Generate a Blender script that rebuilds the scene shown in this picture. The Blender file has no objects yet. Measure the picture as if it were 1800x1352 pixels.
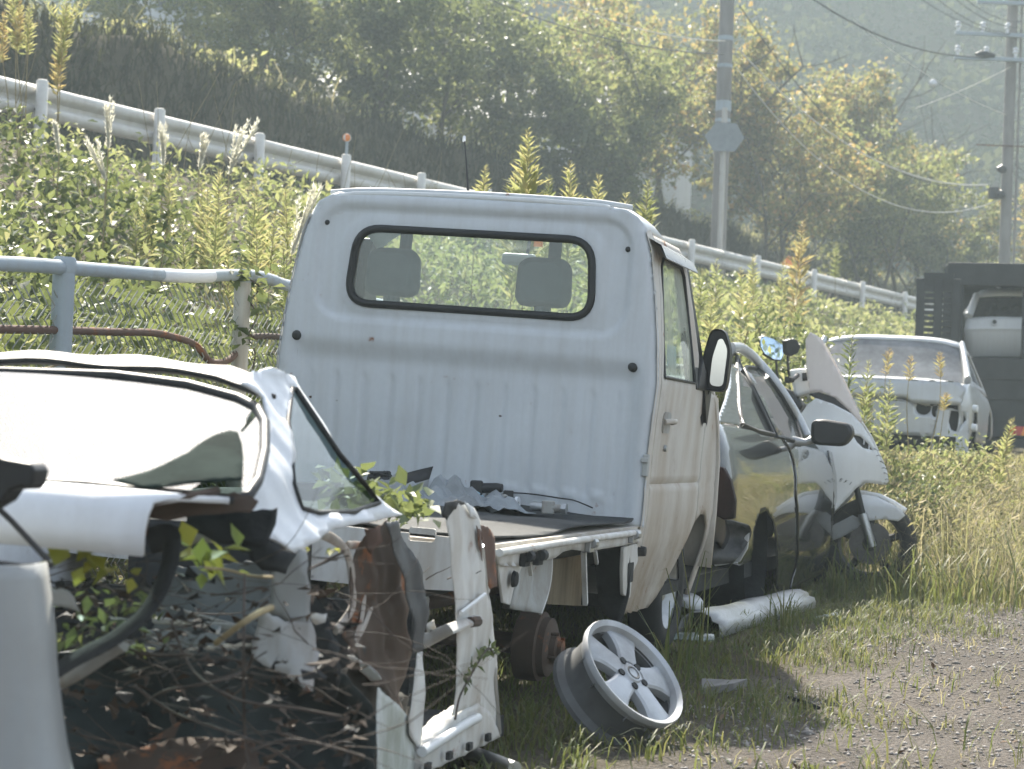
import bpy, bmesh, math, random
import numpy as np
from mathutils import Vector as V, Matrix
from mathutils.geometry import delaunay_2d_cdt

random.seed(7)
rng = np.random.default_rng(11)
SC = bpy.context.scene
COL = SC.collection
rad = math.radians

# ------------------------------------------------------------------ camera
EYE = V((0, 0, .88))
FP = 3500.0
PITCH, ROLL = math.atan(104 / FP), math.atan(.04)
FW = V((0, math.cos(PITCH), math.sin(PITCH)))
U0 = V((0, -math.sin(PITCH), math.cos(PITCH)))
R0 = V((1, 0, 0))
RT = R0 * math.cos(ROLL) + U0 * math.sin(ROLL)
UP = -R0 * math.sin(ROLL) + U0 * math.cos(ROLL)
cam = bpy.data.cameras.new('camera')
cam.sensor_width = 36
cam.lens = 36 * FP / 1800
cam.clip_end = 2000
camo = bpy.data.objects.new('camera', cam)
COL.objects.link(camo)
camo.matrix_world = Matrix(((RT.x, UP.x, -FW.x, EYE.x), (RT.y, UP.y, -FW.y, EYE.y), (RT.z, UP.z, -FW.z, EYE.z), (0, 0, 0, 1)))
cam.dof.use_dof = True
cam.dof.focus_distance = 8.0
cam.dof.aperture_fstop = 6.3
SC.camera = camo

# ------------------------------------------------------------------ sky, sun, exposure
SUN_EL, SUN_AZ = 45.0, -13.0          # azimuth from +Y towards +X
wd = bpy.data.worlds.new('World')
SC.world = wd
wd.use_nodes = True
wn = wd.node_tree
sky = wn.nodes.new('ShaderNodeTexSky')
sky.sky_type = 'NISHITA'
sky.sun_disc = False
sky.sun_elevation = rad(SUN_EL)
sky.sun_rotation = rad(SUN_AZ)
sky.air_density = 1.0
sky.dust_density = 2.0
bgd = wn.nodes['Background']
bgd.inputs['Strength'].default_value = .12
hs = wn.nodes.new('ShaderNodeHueSaturation')          # a hazy, paler sky
hs.inputs['Saturation'].default_value = .58
wn.links.new(sky.outputs[0], hs.inputs['Color'])
wn.links.new(hs.outputs[0], bgd.inputs[0])
sl = bpy.data.lights.new('sun', 'SUN')
sl.energy = 5.0
sl.angle = rad(1.2)
sl.color = (1, .93, .81)
so = bpy.data.objects.new('sun', sl)
COL.objects.link(so)
SDIR = V((math.sin(rad(SUN_AZ)) * math.cos(rad(SUN_EL)), math.cos(rad(SUN_AZ)) * math.cos(rad(SUN_EL)), math.sin(rad(SUN_EL))))
so.rotation_euler = SDIR.to_track_quat('Z', 'Y').to_euler()
so.location = (-10, 10, 20)
vs = SC.view_settings
vs.view_transform = 'Standard'
vs.look = 'None'
vs.gamma = 1
vs.exposure = 1.36
vs.use_curve_mapping = False
SC.render.engine = 'CYCLES'
cy = SC.cycles
cy.use_denoising = True
cy.max_bounces = 6
cy.adaptive_threshold = .03
cy.diffuse_bounces = 2
cy.glossy_bounces = 3
cy.transmission_bounces = 6
cy.transparent_max_bounces = 8
cy.volume_bounces = 0
cy.sample_clamp_indirect = 6
cy.caustics_reflective = False
cy.caustics_refractive = False


# ------------------------------------------------------------------ measuring
def ray(px, py):
    return FW + RT * ((px - 900) / FP) + UP * ((676 - py) / FP)


def at(px, py, d):
    return EYE + ray(px, py) * d


class Fr:
    """a thing's own axes: x to its right, y ahead, z up"""
    def __init__(s, origin, yaw, roll=0, pitch=0):
        s.M = Matrix.Translation(origin) @ Matrix.Rotation(rad(-yaw), 4, 'Z') @ Matrix.Rotation(rad(pitch), 4, 'X') @ Matrix.Rotation(rad(roll), 4, 'Y')
        s.I = s.M.inverted()
        s.o = s.I @ EYE
        s.r = s.I.to_3x3()

    def hit(s, px, py, **k):
        a, val = list(k.items())[0]
        i = 'xyz'.index(a)
        d = s.r @ ray(px, py)
        return s.o + d * ((val - s.o[i]) / d[i])

    def pts(s, pp, **k):
        return [s.hit(a, b, **k) for a, b in pp]

    def loc(s, w):
        return s.I @ w


# ------------------------------------------------------------------ objects
def tag(o, label=None, cat=None, group=None, kind=None):
    if label: o['label'] = label
    if cat: o['category'] = cat
    if group: o['group'] = group
    if kind: o['kind'] = kind
    return o


def empty(name, M, label, cat, group=None):
    o = bpy.data.objects.new(name, None)
    COL.objects.link(o)
    o.matrix_world = M if isinstance(M, Matrix) else Matrix.Translation(M)
    o.empty_display_size = .2
    return tag(o, label, cat, group)


def link(name, me, m, parent=None, smooth=None, solid=0, off=-1, bev=0):
    if m: me.materials.append(m)
    o = bpy.data.objects.new(name, me)
    COL.objects.link(o)
    if parent is not None: o.parent = parent
    if smooth is not None:
        me.shade_smooth()
        if smooth < 179: me.set_sharp_from_angle(angle=rad(smooth))
    if solid:
        md = o.modifiers.new('solid', 'SOLIDIFY'); md.thickness = solid; md.offset = off
    if bev:
        md = o.modifiers.new('bevel', 'BEVEL'); md.width = bev; md.segments = 2; md.limit_method = 'ANGLE'; md.angle_limit = rad(40)
        md.harden_normals = False
    return o


def copy_tree(o, parent=None):
    c = o.copy()
    COL.objects.link(c)
    c.parent = parent
    for ch in list(o.children): copy_tree(ch, c)
    return c


class MB:
    def __init__(s): s.v, s.f = [], []

    def add(s, vv, ff):
        b = len(s.v)
        s.v += [tuple(p) for p in vv]
        s.f += [tuple(i + b for i in q) for q in ff]
        return s

    def box(s, c, size, R=None):
        x, y, z = [h / 2 for h in size]
        p = [V((a * x, b * y, d * z)) for d in (-1, 1) for b in (-1, 1) for a in (-1, 1)]
        if R: p = [R @ q for q in p]
        c = V(c)
        return s.add([q + c for q in p], [(0, 2, 3, 1), (4, 5, 7, 6), (0, 1, 5, 4), (2, 6, 7, 3), (0, 4, 6, 2), (1, 3, 7, 5)])

    def span(s, a, b):
        a, b = V(a), V(b)
        return s.box((a + b) / 2, [abs(q) for q in (b - a)])

    def tube(s, path, r, n=8, cap=True, sq=None):
        path = [V(p) for p in path]
        k = len(path)
        rr = r if hasattr(r, '__len__') else [r] * k
        b = len(s.v)
        prev = None
        for i, p in enumerate(path):
            t = (path[min(i + 1, k - 1)] - path[max(i - 1, 0)])
            t = t.normalized() if t.length > 1e-9 else V((0, 0, 1))
            if prev is None:
                u = t.cross(V((0, 0, 1)) if abs(t.z) < .95 else V((1, 0, 0))).normalized()
            else:
                u = (prev - t * prev.dot(t)).normalized()
            prev = u
            w = t.cross(u)
            for j in range(n):
                a = 2 * math.pi * (j + .5) / n
                s.v.append(tuple(p + (u * math.cos(a) * (sq or 1) + w * math.sin(a)) * rr[i]))
        for i in range(k - 1):
            for j in range(n):
                j2 = (j + 1) % n
                s.f.append((b + i * n + j, b + i * n + j2, b + (i + 1) * n + j2, b + (i + 1) * n + j))
        if cap:
            s.f.append(tuple(b + j for j in range(n))[::-1])
            s.f.append(tuple(b + (k - 1) * n + j for j in range(n)))
        return s

    def lathe(s, prof, c, axis, n=32, close=False):
        """prof: (radius, along axis)"""
        axis = V(axis).normalized()
        u = axis.cross(V((0, 0, 1)) if abs(axis.z) < .9 else V((1, 0, 0))).normalized()
        w = axis.cross(u)
        c = V(c)
        b = len(s.v)
        for r, h in prof:
            for j in range(n):
                a = 2 * math.pi * j / n
                s.v.append(tuple(c + axis * h + (u * math.cos(a) + w * math.sin(a)) * r))
        k = len(prof)
        for i in range(k if close else k - 1):
            for j in range(n):
                j2 = (j + 1) % n
                i2 = (i + 1) % k
                s.f.append((b + i * n + j, b + i * n + j2, b + i2 * n + j2, b + i2 * n + j))
        return s

    def plate(s, pts, ext):
        """polygon with thickness vector ext"""
        pts = [V(p) for p in pts]
        ext = V(ext)
        k = len(pts)
        f = [tuple(range(k)), tuple(range(2 * k - 1, k - 1, -1))]
        f += [(i, i + k, (i + 1) % k + k, (i + 1) % k) for i in range(k)]
        return s.add(pts + [p + ext for p in pts], f)

    def loft(s, rows, closed=False):
        n = len(rows[0])
        f = []
        for i in range(len(rows) - 1):
            for j in range(n if closed else n - 1):
                j2 = (j + 1) % n
                f.append((i * n + j, i * n + j2, (i + 1) * n + j2, (i + 1) * n + j))
        return s.add([p for r in rows for p in r], f)

    def patch(s, outline, fn, res, holes=()):
        """fill a 2-D outline (with holes) with a grid and map it through fn(u, v) -> 3-D"""
        loops = [resamp(outline, res)] + [resamp(h, res * .8) for h in holes]
        vs2, ed = [], []
        for lp in loops:
            b = len(vs2)
            vs2 += lp
            ed += [(b + i, b + (i + 1) % len(lp)) for i in range(len(lp))]
        arr = np.array(outline, float)
        lo, hi = arr.min(0), arr.max(0)
        nx, ny = max(2, int((hi[0] - lo[0]) / res) + 1), max(2, int((hi[1] - lo[1]) / res) + 1)
        gx, gy = np.meshgrid(np.linspace(lo[0], hi[0], nx), np.linspace(lo[1], hi[1], ny))
        g = np.stack([gx.ravel(), gy.ravel()], 1)
        ok = inpoly(g, loops)
        g = g[ok]
        bp = np.array(vs2)
        if len(g):
            dmin = np.full(len(g), 9e9)
            for q in bp: dmin = np.minimum(dmin, ((g - q) ** 2).sum(1))
            g = g[dmin > (res * .5) ** 2]
        allv = [V((float(a), float(b))) for a, b in list(vs2) + list(g)]
        ov, oe, of = delaunay_2d_cdt(allv, ed, [], 0, 1e-7)[:3]
        oa = np.array([(p.x, p.y) for p in ov])
        cen = np.array([oa[list(f)].mean(0) for f in of])
        keep = inpoly(cen, loops)
        fl = [tuple(f) for f, k in zip(of, keep) if k]
        return s.add([fn(p.x, p.y) for p in ov], fl)

    def build(s, name, m, parent=None, smooth=None, solid=0, off=-1, bev=0):
        me = bpy.data.meshes.new(name)
        me.from_pydata(s.v, [], s.f)
        me.update()
        return link(name, me, m, parent, smooth, solid, off, bev)


def resamp(lp, res):
    out = []
    n = len(lp)
    for i in range(n):
        a, b = lp[i], lp[(i + 1) % n]
        d = math.hypot(b[0] - a[0], b[1] - a[1])
        k = max(1, int(round(d / res)))
        for j in range(k):
            out.append((a[0] + (b[0] - a[0]) * j / k, a[1] + (b[1] - a[1]) * j / k))
    return out


def inpoly(p, loops):
    r = np.zeros(len(p), bool)
    for lp in loops:
        q = np.array(lp, float)
        x1, y1 = q[:, 0], q[:, 1]
        x2, y2 = np.roll(x1, -1), np.roll(y1, -1)
        for a, b, c, d in zip(x1, y1, x2, y2):
            if b == d: continue
            m = ((b > p[:, 1]) != (d > p[:, 1]))
            r ^= m & (p[:, 0] < (c - a) * (p[:, 1] - b) / (d - b) + a)
    return r


def roundpoly(pts, r, n=6):
    out = []
    k = len(pts)
    for i in range(k):
        p0, p, p1 = V(pts[i - 1]), V(pts[i]), V(pts[(i + 1) % k])
        a, b = p0 - p, p1 - p
        rr = min(r, a.length * .48, b.length * .48)
        A, B = p + a.normalized() * rr, p + b.normalized() * rr
        for j in range(n + 1):
            t = j / n
            out.append(A * (1 - t) ** 2 + p * 2 * t * (1 - t) + B * t * t)
    return out


def smooth_path(pts, k=6, closed=False):
    pts = [V(p) for p in pts]
    n = len(pts)
    out = []
    for i in range(n if closed else n - 1):
        if closed:
            a, b, c, d = pts[i - 1], pts[i], pts[(i + 1) % n], pts[(i + 2) % n]
        else:
            a, b, c, d = pts[max(i - 1, 0)], pts[i], pts[i + 1], pts[min(i + 2, n - 1)]
        for j in range(k):
            t = j / k
            out.append(.5 * ((2 * b) + (c - a) * t + (2 * a - 5 * b + 4 * c - d) * t * t + (3 * b - a - 3 * c + d) * t ** 3))
    if not closed: out.append(pts[-1])
    return out


def sstep(a, b, x):
    t = min(1, max(0, (x - a) / (b - a)))
    return t * t * (3 - 2 * t)


def trimesh(name, verts, faces, m, parent=None, smooth=False):
    """fast numpy mesh; faces (M,3) or (M,4)"""
    me = bpy.data.meshes.new(name)
    verts = np.asarray(verts, np.float32); faces = np.asarray(faces, np.int32)
    k = faces.shape[1]
    me.vertices.add(len(verts)); me.vertices.foreach_set('co', verts.ravel())
    me.loops.add(faces.size); me.loops.foreach_set('vertex_index', faces.ravel())
    me.polygons.add(len(faces)); me.polygons.foreach_set('loop_start', np.arange(0, faces.size, k, dtype=np.int32))
    me.update(calc_edges=True)
    o = link(name, me, m, parent)
    if smooth: me.shade_smooth()
    return o


def unit(a): return a / np.maximum(np.linalg.norm(a, axis=1, keepdims=True), 1e-9)


def leaf_geo(pos, size, up=.4, width=.5, direc=None, fold=.15, droop=0.):
    """one folded, pointed leaf (4 tris) per position"""
    n = len(pos)
    a = rng.normal(size=(n, 3)) if direc is None else direc + rng.normal(size=(n, 3)) * .25
    a = unit(a)
    nr = unit(rng.normal(size=(n, 3)) + np.array([0, 0, up * 3]))
    b = unit(np.cross(a, nr))
    c = np.cross(b, a)
    L = size[:, None]
    W = L * width * .5
    base = pos
    m1 = pos + a * L * .42 + b * W + c * L * fold
    m2 = pos + a * L * .42 - b * W + c * L * fold
    md = pos + a * L * .45
    tip = pos + a * L - np.array([0, 0, 1]) * L * droop
    vv = np.stack([base, m1, tip, m2, md], 1).reshape(-1, 3)
    i = np.arange(n)[:, None] * 5
    ff = np.concatenate([i + np.array([[0, 1, 4]]), i + np.array([[1, 2, 4]]), i + np.array([[2, 3, 4]]), i + np.array([[3, 0, 4]])], 1).reshape(-1, 3)
    return vv, ff


def quad_leaf(pos, size, up=.3, width=.6, direc=None):
    """cheap leaf: two triangles folded on the midrib"""
    n = len(pos)
    a = unit(rng.normal(size=(n, 3)) if direc is None else direc + rng.normal(size=(n, 3)) * .3)
    nr = unit(rng.normal(size=(n, 3)) + np.array([0, 0, up * 3]))
    b = unit(np.cross(a, nr))
    c = np.cross(b, a)
    L = size[:, None]
    m1 = pos + a * L * .45 + b * L * width * .5 + c * L * .12
    m2 = pos + a * L * .45 - b * L * width * .5 + c * L * .12
    vv = np.stack([pos, m1, pos + a * L, m2], 1).reshape(-1, 3)
    i = np.arange(n)[:, None] * 4
    ff = np.concatenate([i + np.array([[0, 1, 2]]), i + np.array([[0, 2, 3]])], 1).reshape(-1, 3)
    return vv, ff


def blades(pos, h, w, lean, droop=.3, adir=None):
    """grass blades: a strip of two quads and a tip, bending over"""
    n = len(pos)
    th = rng.uniform(0, 2 * math.pi, n) if adir is None else adir
    d = np.stack([np.cos(th), np.sin(th), np.zeros(n)], 1)
    s = np.stack([-np.sin(th), np.cos(th), np.zeros(n)], 1)
    z = np.array([0, 0, 1.])
    H = h[:, None]; L = lean[:, None]; W = w[:, None]
    p0 = pos
    p1 = pos + z * H * .5 + d * H * L * .3
    p2 = pos + z * H * (1 - droop * .35) + d * H * L
    tip = p2 + (z * (.18 - droop * .5) + d * (.15 + L)) * H * .35
    vv = np.stack([p0 - s * W, p0 + s * W, p1 - s * W * .9, p1 + s * W * .9, p2 - s * W * .5, p2 + s * W * .5, tip], 1).reshape(-1, 3)
    i = np.arange(n)[:, None] * 7
    ff = np.concatenate([i + np.array([[0, 1, 3]]), i + np.array([[0, 3, 2]]), i + np.array([[2, 3, 5]]), i + np.array([[2, 5, 4]]), i + np.array([[4, 5, 6]])], 1).reshape(-1, 3)
    return vv, ff


def join(parts):
    vs_, fs_ = [], []
    b = 0
    for v_, f_ in parts:
        vs_.append(np.asarray(v_)); fs_.append(np.asarray(f_) + b); b += len(v_)
    return np.concatenate(vs_), np.concatenate(fs_)


# ------------------------------------------------------------------ materials
def nt(name):
    m = bpy.data.materials.new(name)
    m.use_nodes = True
    t = m.node_tree
    return m, t, t.nodes['Principled BSDF']


def N(t, typ, **k):
    n = t.nodes.new('ShaderNode' + typ)
    for a, b in k.items():
        if a in n.inputs and not hasattr(n, a): n.inputs[a].default_value = b
        else: setattr(n, a, b)
    return n


def noise(t, scale, detail=6, rough=.6, stretch=None, coord='Object'):
    tc = N(t, 'TexCoord')
    n = N(t, 'TexNoise')
    n.inputs['Scale'].default_value = scale
    n.inputs['Detail'].default_value = detail
    n.inputs['Roughness'].default_value = rough
    if stretch:
        mp = N(t, 'Mapping')
        mp.inputs['Scale'].default_value = stretch
        t.links.new(tc.outputs[coord], mp.inputs['Vector'])
        t.links.new(mp.outputs[0], n.inputs['Vector'])
    else:
        t.links.new(tc.outputs[coord], n.inputs['Vector'])
    return n.outputs['Fac']


def ramp(t, fac, stops):
    r = N(t, 'ValToRGB')
    e = r.color_ramp.elements
    while len(e) < len(stops): e.new(.5)
    for i, (p, c) in enumerate(stops):
        e[i].position = p
        e[i].color = (*c, 1) if hasattr(c, '__len__') else (c, c, c, 1)
    t.links.new(fac, r.inputs[0])
    return r.outputs[0]


def mix(t, fac, a, b):
    m = N(t, 'Mix', data_type='RGBA')
    for s, v in ((0, fac), (6, a), (7, b)):
        if hasattr(v, 'is_linked'): t.links.new(v, m.inputs[s])
        elif s == 0: m.inputs[0].default_value = v
        else: m.inputs[s].default_value = (*v, 1)
    return m.outputs[2]


def bumpn(t, b, h, strength, dist=.01):
    n = N(t, 'Bump')
    n.inputs['Strength'].default_value = strength
    n.inputs['Distance'].default_value = dist
    t.links.new(h, n.inputs['Height'])
    t.links.new(n.outputs[0], b.inputs['Normal'])


def simple(name, col, rough=.6, metal=0., var=.25, scale=8, bump=0, stretch=None, coat=0, spec=.5):
    m, t, b = nt(name)
    f = noise(t, scale, stretch=stretch)
    lo = tuple(c * (1 - var) for c in col); hi = tuple(min(1, c * (1 + var)) for c in col)
    t.links.new(ramp(t, f, [(.3, lo), (.7, hi)]), b.inputs['Base Color'])
    b.inputs['Roughness'].default_value = rough
    b.inputs['Metallic'].default_value = metal
    b.inputs['Coat Weight'].default_value = coat
    b.inputs['Specular IOR Level'].default_value = spec
    if bump: bumpn(t, b, noise(t, scale * 6), bump)
    return m


def paint(name, col, rough=.35, dirt=.35, dcol=(.28, .22, .15), rust=0., streak=(14, 14, 1.2), coat=.2, metal=0., specks=0., scale=1., splash=None):
    """weathered car paint: grime in streaks, rust in flecks, fine dust"""
    m, t, b = nt(name)
    s1 = noise(t, 1.6 * scale, 5, .6, streak)
    s2 = noise(t, 3.5 * scale, 8, .65)
    s3 = noise(t, 60, 3, .5)
    c = mix(t, ramp(t, s3, [(.35, 0), (.75, .12)]), col, tuple(q * .72 for q in col))
    if dirt:
        d1 = ramp(t, s1, [(.42, 0), (.8, min(1, dirt * 1.6))])
        c = mix(t, d1, c, dcol)
        d2 = ramp(t, s2, [(.5, 0), (.8, dirt)])
        c = mix(t, d2, c, tuple(q * .8 for q in dcol))
    if splash:      # mud thrown up along the lower panels, patchy
        tc = N(t, 'TexCoord'); sp = N(t, 'SeparateXYZ'); t.links.new(tc.outputs['Object'], sp.inputs[0])
        mr = N(t, 'MapRange'); mr.inputs[1].default_value = splash[1]; mr.inputs[2].default_value = splash[0]; t.links.new(sp.outputs[2], mr.inputs[0])
        ml = N(t, 'Math', operation='MULTIPLY'); t.links.new(mr.outputs[0], ml.inputs[0]); t.links.new(ramp(t, noise(t, 5, 8, .7, (1, 1, .5)), [(.35, .15), (.65, 1)]), ml.inputs[1])
        c = mix(t, ml.outputs[0], c, (.3, .22, .14))
    if rust:
        r1 = noise(t, 7 * scale, 9, .7)
        rm = ramp(t, r1, [(.66 - rust * .22, 0), (.72 - rust * .2, 1)])
        c = mix(t, rm, c, mix(t, noise(t, 40), (.12, .045, .02), (.34, .14, .06)))
    t.links.new(c, b.inputs['Base Color'])
    t.links.new(ramp(t, s2, [(.3, rough), (.75, min(1, rough + .35))]), b.inputs['Roughness'])
    b.inputs['Coat Weight'].default_value = coat
    b.inputs['Coat Roughness'].default_value = .12
    b.inputs['Metallic'].default_value = metal
    bumpn(t, b, noise(t, 2.2, 3), .12, .02)
    return m


def glass(name, tint=(.8, .9, .88), dust=.15, rough=.03, dcol=(.55, .56, .52), ior=1.6):
    m, t, b = nt(name)
    out = t.nodes['Material Output']
    tr = N(t, 'BsdfTransparent'); tr.inputs[0].default_value = (*tint, 1)
    gl = N(t, 'BsdfGlossy'); gl.inputs['Roughness'].default_value = rough; gl.inputs[0].default_value = (1, 1, 1, 1)
    fr = N(t, 'Fresnel'); ge = N(t, 'NewGeometry'); mr = N(t, 'MapRange'); mr.inputs[3].default_value = ior; mr.inputs[4].default_value = 1 / ior
    t.links.new(ge.outputs['Backfacing'], mr.inputs[0]); t.links.new(mr.outputs[0], fr.inputs[0])
    mx = N(t, 'MixShader'); t.links.new(fr.outputs[0], mx.inputs[0]); t.links.new(tr.outputs[0], mx.inputs[1]); t.links.new(gl.outputs[0], mx.inputs[2])
    df = N(t, 'BsdfDiffuse'); df.inputs[0].default_value = (*dcol, 1)
    m2 = N(t, 'MixShader')
    t.links.new(ramp(t, noise(t, 3, 8, .7, (1, 1, .6)), [(.35, dust * .5), (.8, dust * 1.8)]), m2.inputs[0])
    t.links.new(mx.outputs[0], m2.inputs[1]); t.links.new(df.outputs[0], m2.inputs[2])
    t.links.new(m2.outputs[0], out.inputs[0])
    return m


def leafm(name, cols, trans=.45, rough=.5, spec=.3):
    m, t, b = nt(name)
    out = t.nodes['Material Output']
    g = N(t, 'NewGeometry')
    n = len(cols)
    c = ramp(t, g.outputs['Random Per Island'], [((i + .5) / n, q) for i, q in enumerate(cols)])
    c2 = mix(t, ramp(t, noise(t, .8, 3), [(.35, 0), (.7, .45)]), c, cols[-1])
    t.links.new(c2, b.inputs['Base Color'])
    b.inputs['Roughness'].default_value = rough
    b.inputs['Specular IOR Level'].default_value = spec
    tl = N(t, 'BsdfTranslucent')
    t.links.new(mix(t, .35, c2, (.4, .42, .14)), tl.inputs[0])
    mx = N(t, 'MixShader'); mx.inputs[0].default_value = trans
    t.links.new(b.outputs[0], mx.inputs[1]); t.links.new(tl.outputs[0], mx.inputs[2])
    t.links.new(mx.outputs[0], out.inputs[0])
    return m


M = {}
M['white'] = paint('white_paint', (.72, .74, .74), .38, .10, (.42, .4, .36), .0, coat=.3)
M['white_rear'] = paint('cab_paint', (.6, .635, .655), .45, .17, (.38, .37, .34), .04, (14, 14, .9), coat=.1)
M['white_dirty'] = paint('dirty_white_paint', (.6, .58, .53), .55, .42, (.34, .25, .16), .12, (3.2, 3.2, .6), coat=.0, splash=(.18, .95))
M['white_rust'] = paint('rusty_white_paint', (.66, .66, .63), .5, .45, (.33, .27, .2), .16, (8, 8, 1.5), coat=.05)
M['wreck_white'] = paint('wreck_white', (.74, .77, .8), .4, .12, (.42, .4, .37), .02, coat=.25)
M['grey_panel'] = paint('grey_panel', (.33, .345, .345), .5, .2, (.36, .33, .28), .0)
M['primer'] = paint('inner_metal', (.42, .43, .41), .6, .5, (.22, .17, .12), .2, coat=0)
M['rust'] = paint('rusted_steel', (.085, .06, .045), .8, .4, (.06, .045, .035), .35, coat=0)
M['dark'] = simple('dark_grime', (.022, .024, .024), .8, var=.5, bump=.3)
M['black'] = simple('black_plastic', (.016, .017, .018), .45, var=.3, bump=.05)
M['rubber'] = simple('rubber', (.02, .021, .021), .75, var=.4, bump=.2)
M['seal'] = simple('window_seal', (.013, .015, .015), .5, var=.2)
M['mat'] = simple('bed_mat', (.035, .038, .038), .85, var=.4, scale=5, bump=.5)
M['seat'] = simple('seat_cloth', (.06, .085, .1), .8, var=.2, bump=.1)
M['steel'] = simple('steel', (.42, .43, .43), .42, .8, var=.2, scale=14)
M['alloy'] = paint('alloy', (.5, .52, .54), .42, .45, (.17, .16, .14), 0, (3, 3, 3), coat=.15, metal=.55)
M['alloy_in'] = paint('alloy_barrel', (.15, .155, .155), .6, .4, (.07, .065, .06), 0, (5, 5, 5), coat=0, metal=.5)
M['gun'] = simple('graphite_paint', (.06, .062, .064), .16, .6, var=.3, scale=1.5, coat=.8, bump=.0)
M['silver'] = paint('silver_paint', (.5, .52, .53), .3, .16, (.36, .33, .28), 0, coat=.5, metal=.35)
M['chrome'] = simple('mirror_glass', (.8, .82, .84), .03, 1., var=.02)
M['glass'] = glass('window_glass', (.9, .95, .94), .05)
M['glass_door'] = glass('dusty_door_glass', (.75, .85, .78), .4, .05, (.62, .66, .55))
M['glass_sky'] = glass('backlight_glass', (.3, .4, .4), .01, .03, (.5, .56, .6), ior=1.46)
M['glass_dark'] = glass('tinted_glass', (.18, .2, .19), .1, .04)
M['glass_hatch'] = glass('hatch_glass', (.05, .06, .07), .08, .05, ior=1.5)
M['glass_shut'] = glass('sedan_glass', (.12, .14, .15), .35, .08, (.4, .42, .43))
M['red'] = simple('red_lens', (.45, .03, .02), .2, var=.2, coat=.5)
M['amber'] = simple('amber_lens', (.75, .22, .03), .3, var=.15, coat=.3)
M['truck_black'] = simple('truck_black', (.02, .023, .023), .55, var=.5, scale=3, bump=.1)
M['galv'] = paint('grey_fence_paint', (.36, .42, .46), .55, .25, (.3, .28, .25), .0, coat=0)
M['galv_old'] = paint('worn_fence_post', (.5, .5, .47), .65, .45, (.34, .27, .2), .12, coat=0)
M['rail_white'] = paint('guard_rail_paint', (.66, .65, .61), .55, .3, (.42, .36, .3), .03, (4, 4, 6), coat=0)
M['rustpipe'] = paint('rusty_pipe', (.13, .08, .06), .85, .3, (.1, .06, .045), .5, coat=0)
M['concrete'] = simple('concrete', (.23, .22, .205), .9, var=.25, scale=3, bump=.2, stretch=(1, 1, .3))
M['kerb'] = simple('dark_kerb', (.045, .05, .05), .9, var=.4, scale=4)
M['wire'] = simple('cable', (.05, .055, .055), .6, var=.2)
M['wire_b'] = simple('bright_cable', (.6, .58, .52), .5, var=.2)
M['chain'] = simple('chain_link', (.32, .33, .31), .7, .0, var=.3, spec=.1)
M['bark'] = simple('bark', (.09, .075, .06), .9, var=.45, scale=6, bump=.6, stretch=(3, 3, .6))
M['twig'] = simple('dry_twig', (.075, .06, .048), .85, var=.45, scale=20)
M['stalk'] = simple('dry_stalk', (.3, .24, .13), .8, var=.3, scale=20)
M['house'] = simple('house_wall', (.72, .74, .76), .8, var=.06, scale=2)
M['roof'] = simple('house_roof', (.16, .17, .19), .7, var=.2, scale=4)
M['leaf_vine'] = leafm('vine_leaf', [(.022, .055, .024), (.042, .085, .034), (.085, .135, .05), (.17, .21, .085)], .42, .45, .45)
M['leaf_pale'] = leafm('pale_leaf', [(.12, .17, .06), (.19, .24, .09), (.28, .31, .14), (.36, .34, .19)], .55, .55)
M['leaf_gold'] = leafm('goldenrod_leaf', [(.26, .3, .12), (.36, .37, .17), (.46, .43, .22), (.42, .36, .19)], .6, .6)
M['leaf_goldo'] = leafm('goldenrod_orange_leaf', [(.34, .31, .15), (.42, .33, .16), (.44, .28, .14)], .55, .6)
M['leaf_dark'] = leafm('dark_tree_leaf', [(.022, .045, .026), (.036, .065, .03), (.06, .09, .038), (.14, .17, .065)], .48, .5)  # last tone is brighter, painting highlights into the dark crowns
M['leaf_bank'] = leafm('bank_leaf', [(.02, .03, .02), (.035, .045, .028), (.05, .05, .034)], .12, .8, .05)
M['leaf_mid'] = leafm('tree_leaf', [(.045, .08, .034), (.09, .125, .05), (.16, .19, .075), (.26, .25, .1)], .58, .5)
M['leaf_aut'] = leafm('autumn_leaf', [(.09, .11, .045), (.18, .18, .07), (.34, .26, .1), (.5, .24, .09), (.2, .19, .07)], .6, .5)
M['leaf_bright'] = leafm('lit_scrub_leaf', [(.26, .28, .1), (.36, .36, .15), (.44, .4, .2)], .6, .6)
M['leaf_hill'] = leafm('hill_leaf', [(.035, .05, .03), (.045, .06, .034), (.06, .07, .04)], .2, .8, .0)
M['plume'] = leafm('silver_plume', [(.9, .88, .86), (.92, .9, .87), (.86, .8, .76)], .68, .7)
M['grass'] = leafm('grass_green', [(.045, .085, .02), (.07, .11, .028), (.11, .14, .04), (.16, .15, .06)], .4, .55)
M['grass_dry'] = leafm('grass_dry', [(.3, .26, .14), (.42, .36, .22), (.5, .41, .28), (.42, .32, .23), (.19, .2, .09)], .45, .65)
M['leaf_yel'] = leafm('yellow_leaf', [(.35, .36, .05), (.5, .42, .06), (.25, .32, .06)], .5, .5)

# ------------------------------------------------------------------ the lie of the land
GX, GY, GS, GC = -5.18, 20.6, .451, .8925       # guard rail line: a point and its direction


def tq(X, Y):
    return (X - GX) * GS + (Y - GY) * GC, (X - GX) * GC - (Y - GY) * GS


def xy(t, q):
    return GX + GS * t + GC * q, GY + GC * t - GS * q


def ss(a, b, x):
    k = np.clip((x - a) / (b - a), 0, 1)
    return k * k * (3 - 2 * k)


def wob(X, Y, s, seed=0.):
    return (np.sin(X * s + seed) * np.cos(Y * s * 1.13 + seed * 2) + np.sin(X * s * 2.3 + Y * s * 1.7 + seed * 3) * .5 + np.sin(Y * s * 3.1 - X * s * 2.2 + seed) * .3) / 1.8


def zroad(t):
    return 3.62 + .0187 * np.clip(t, -40, 200)


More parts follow.
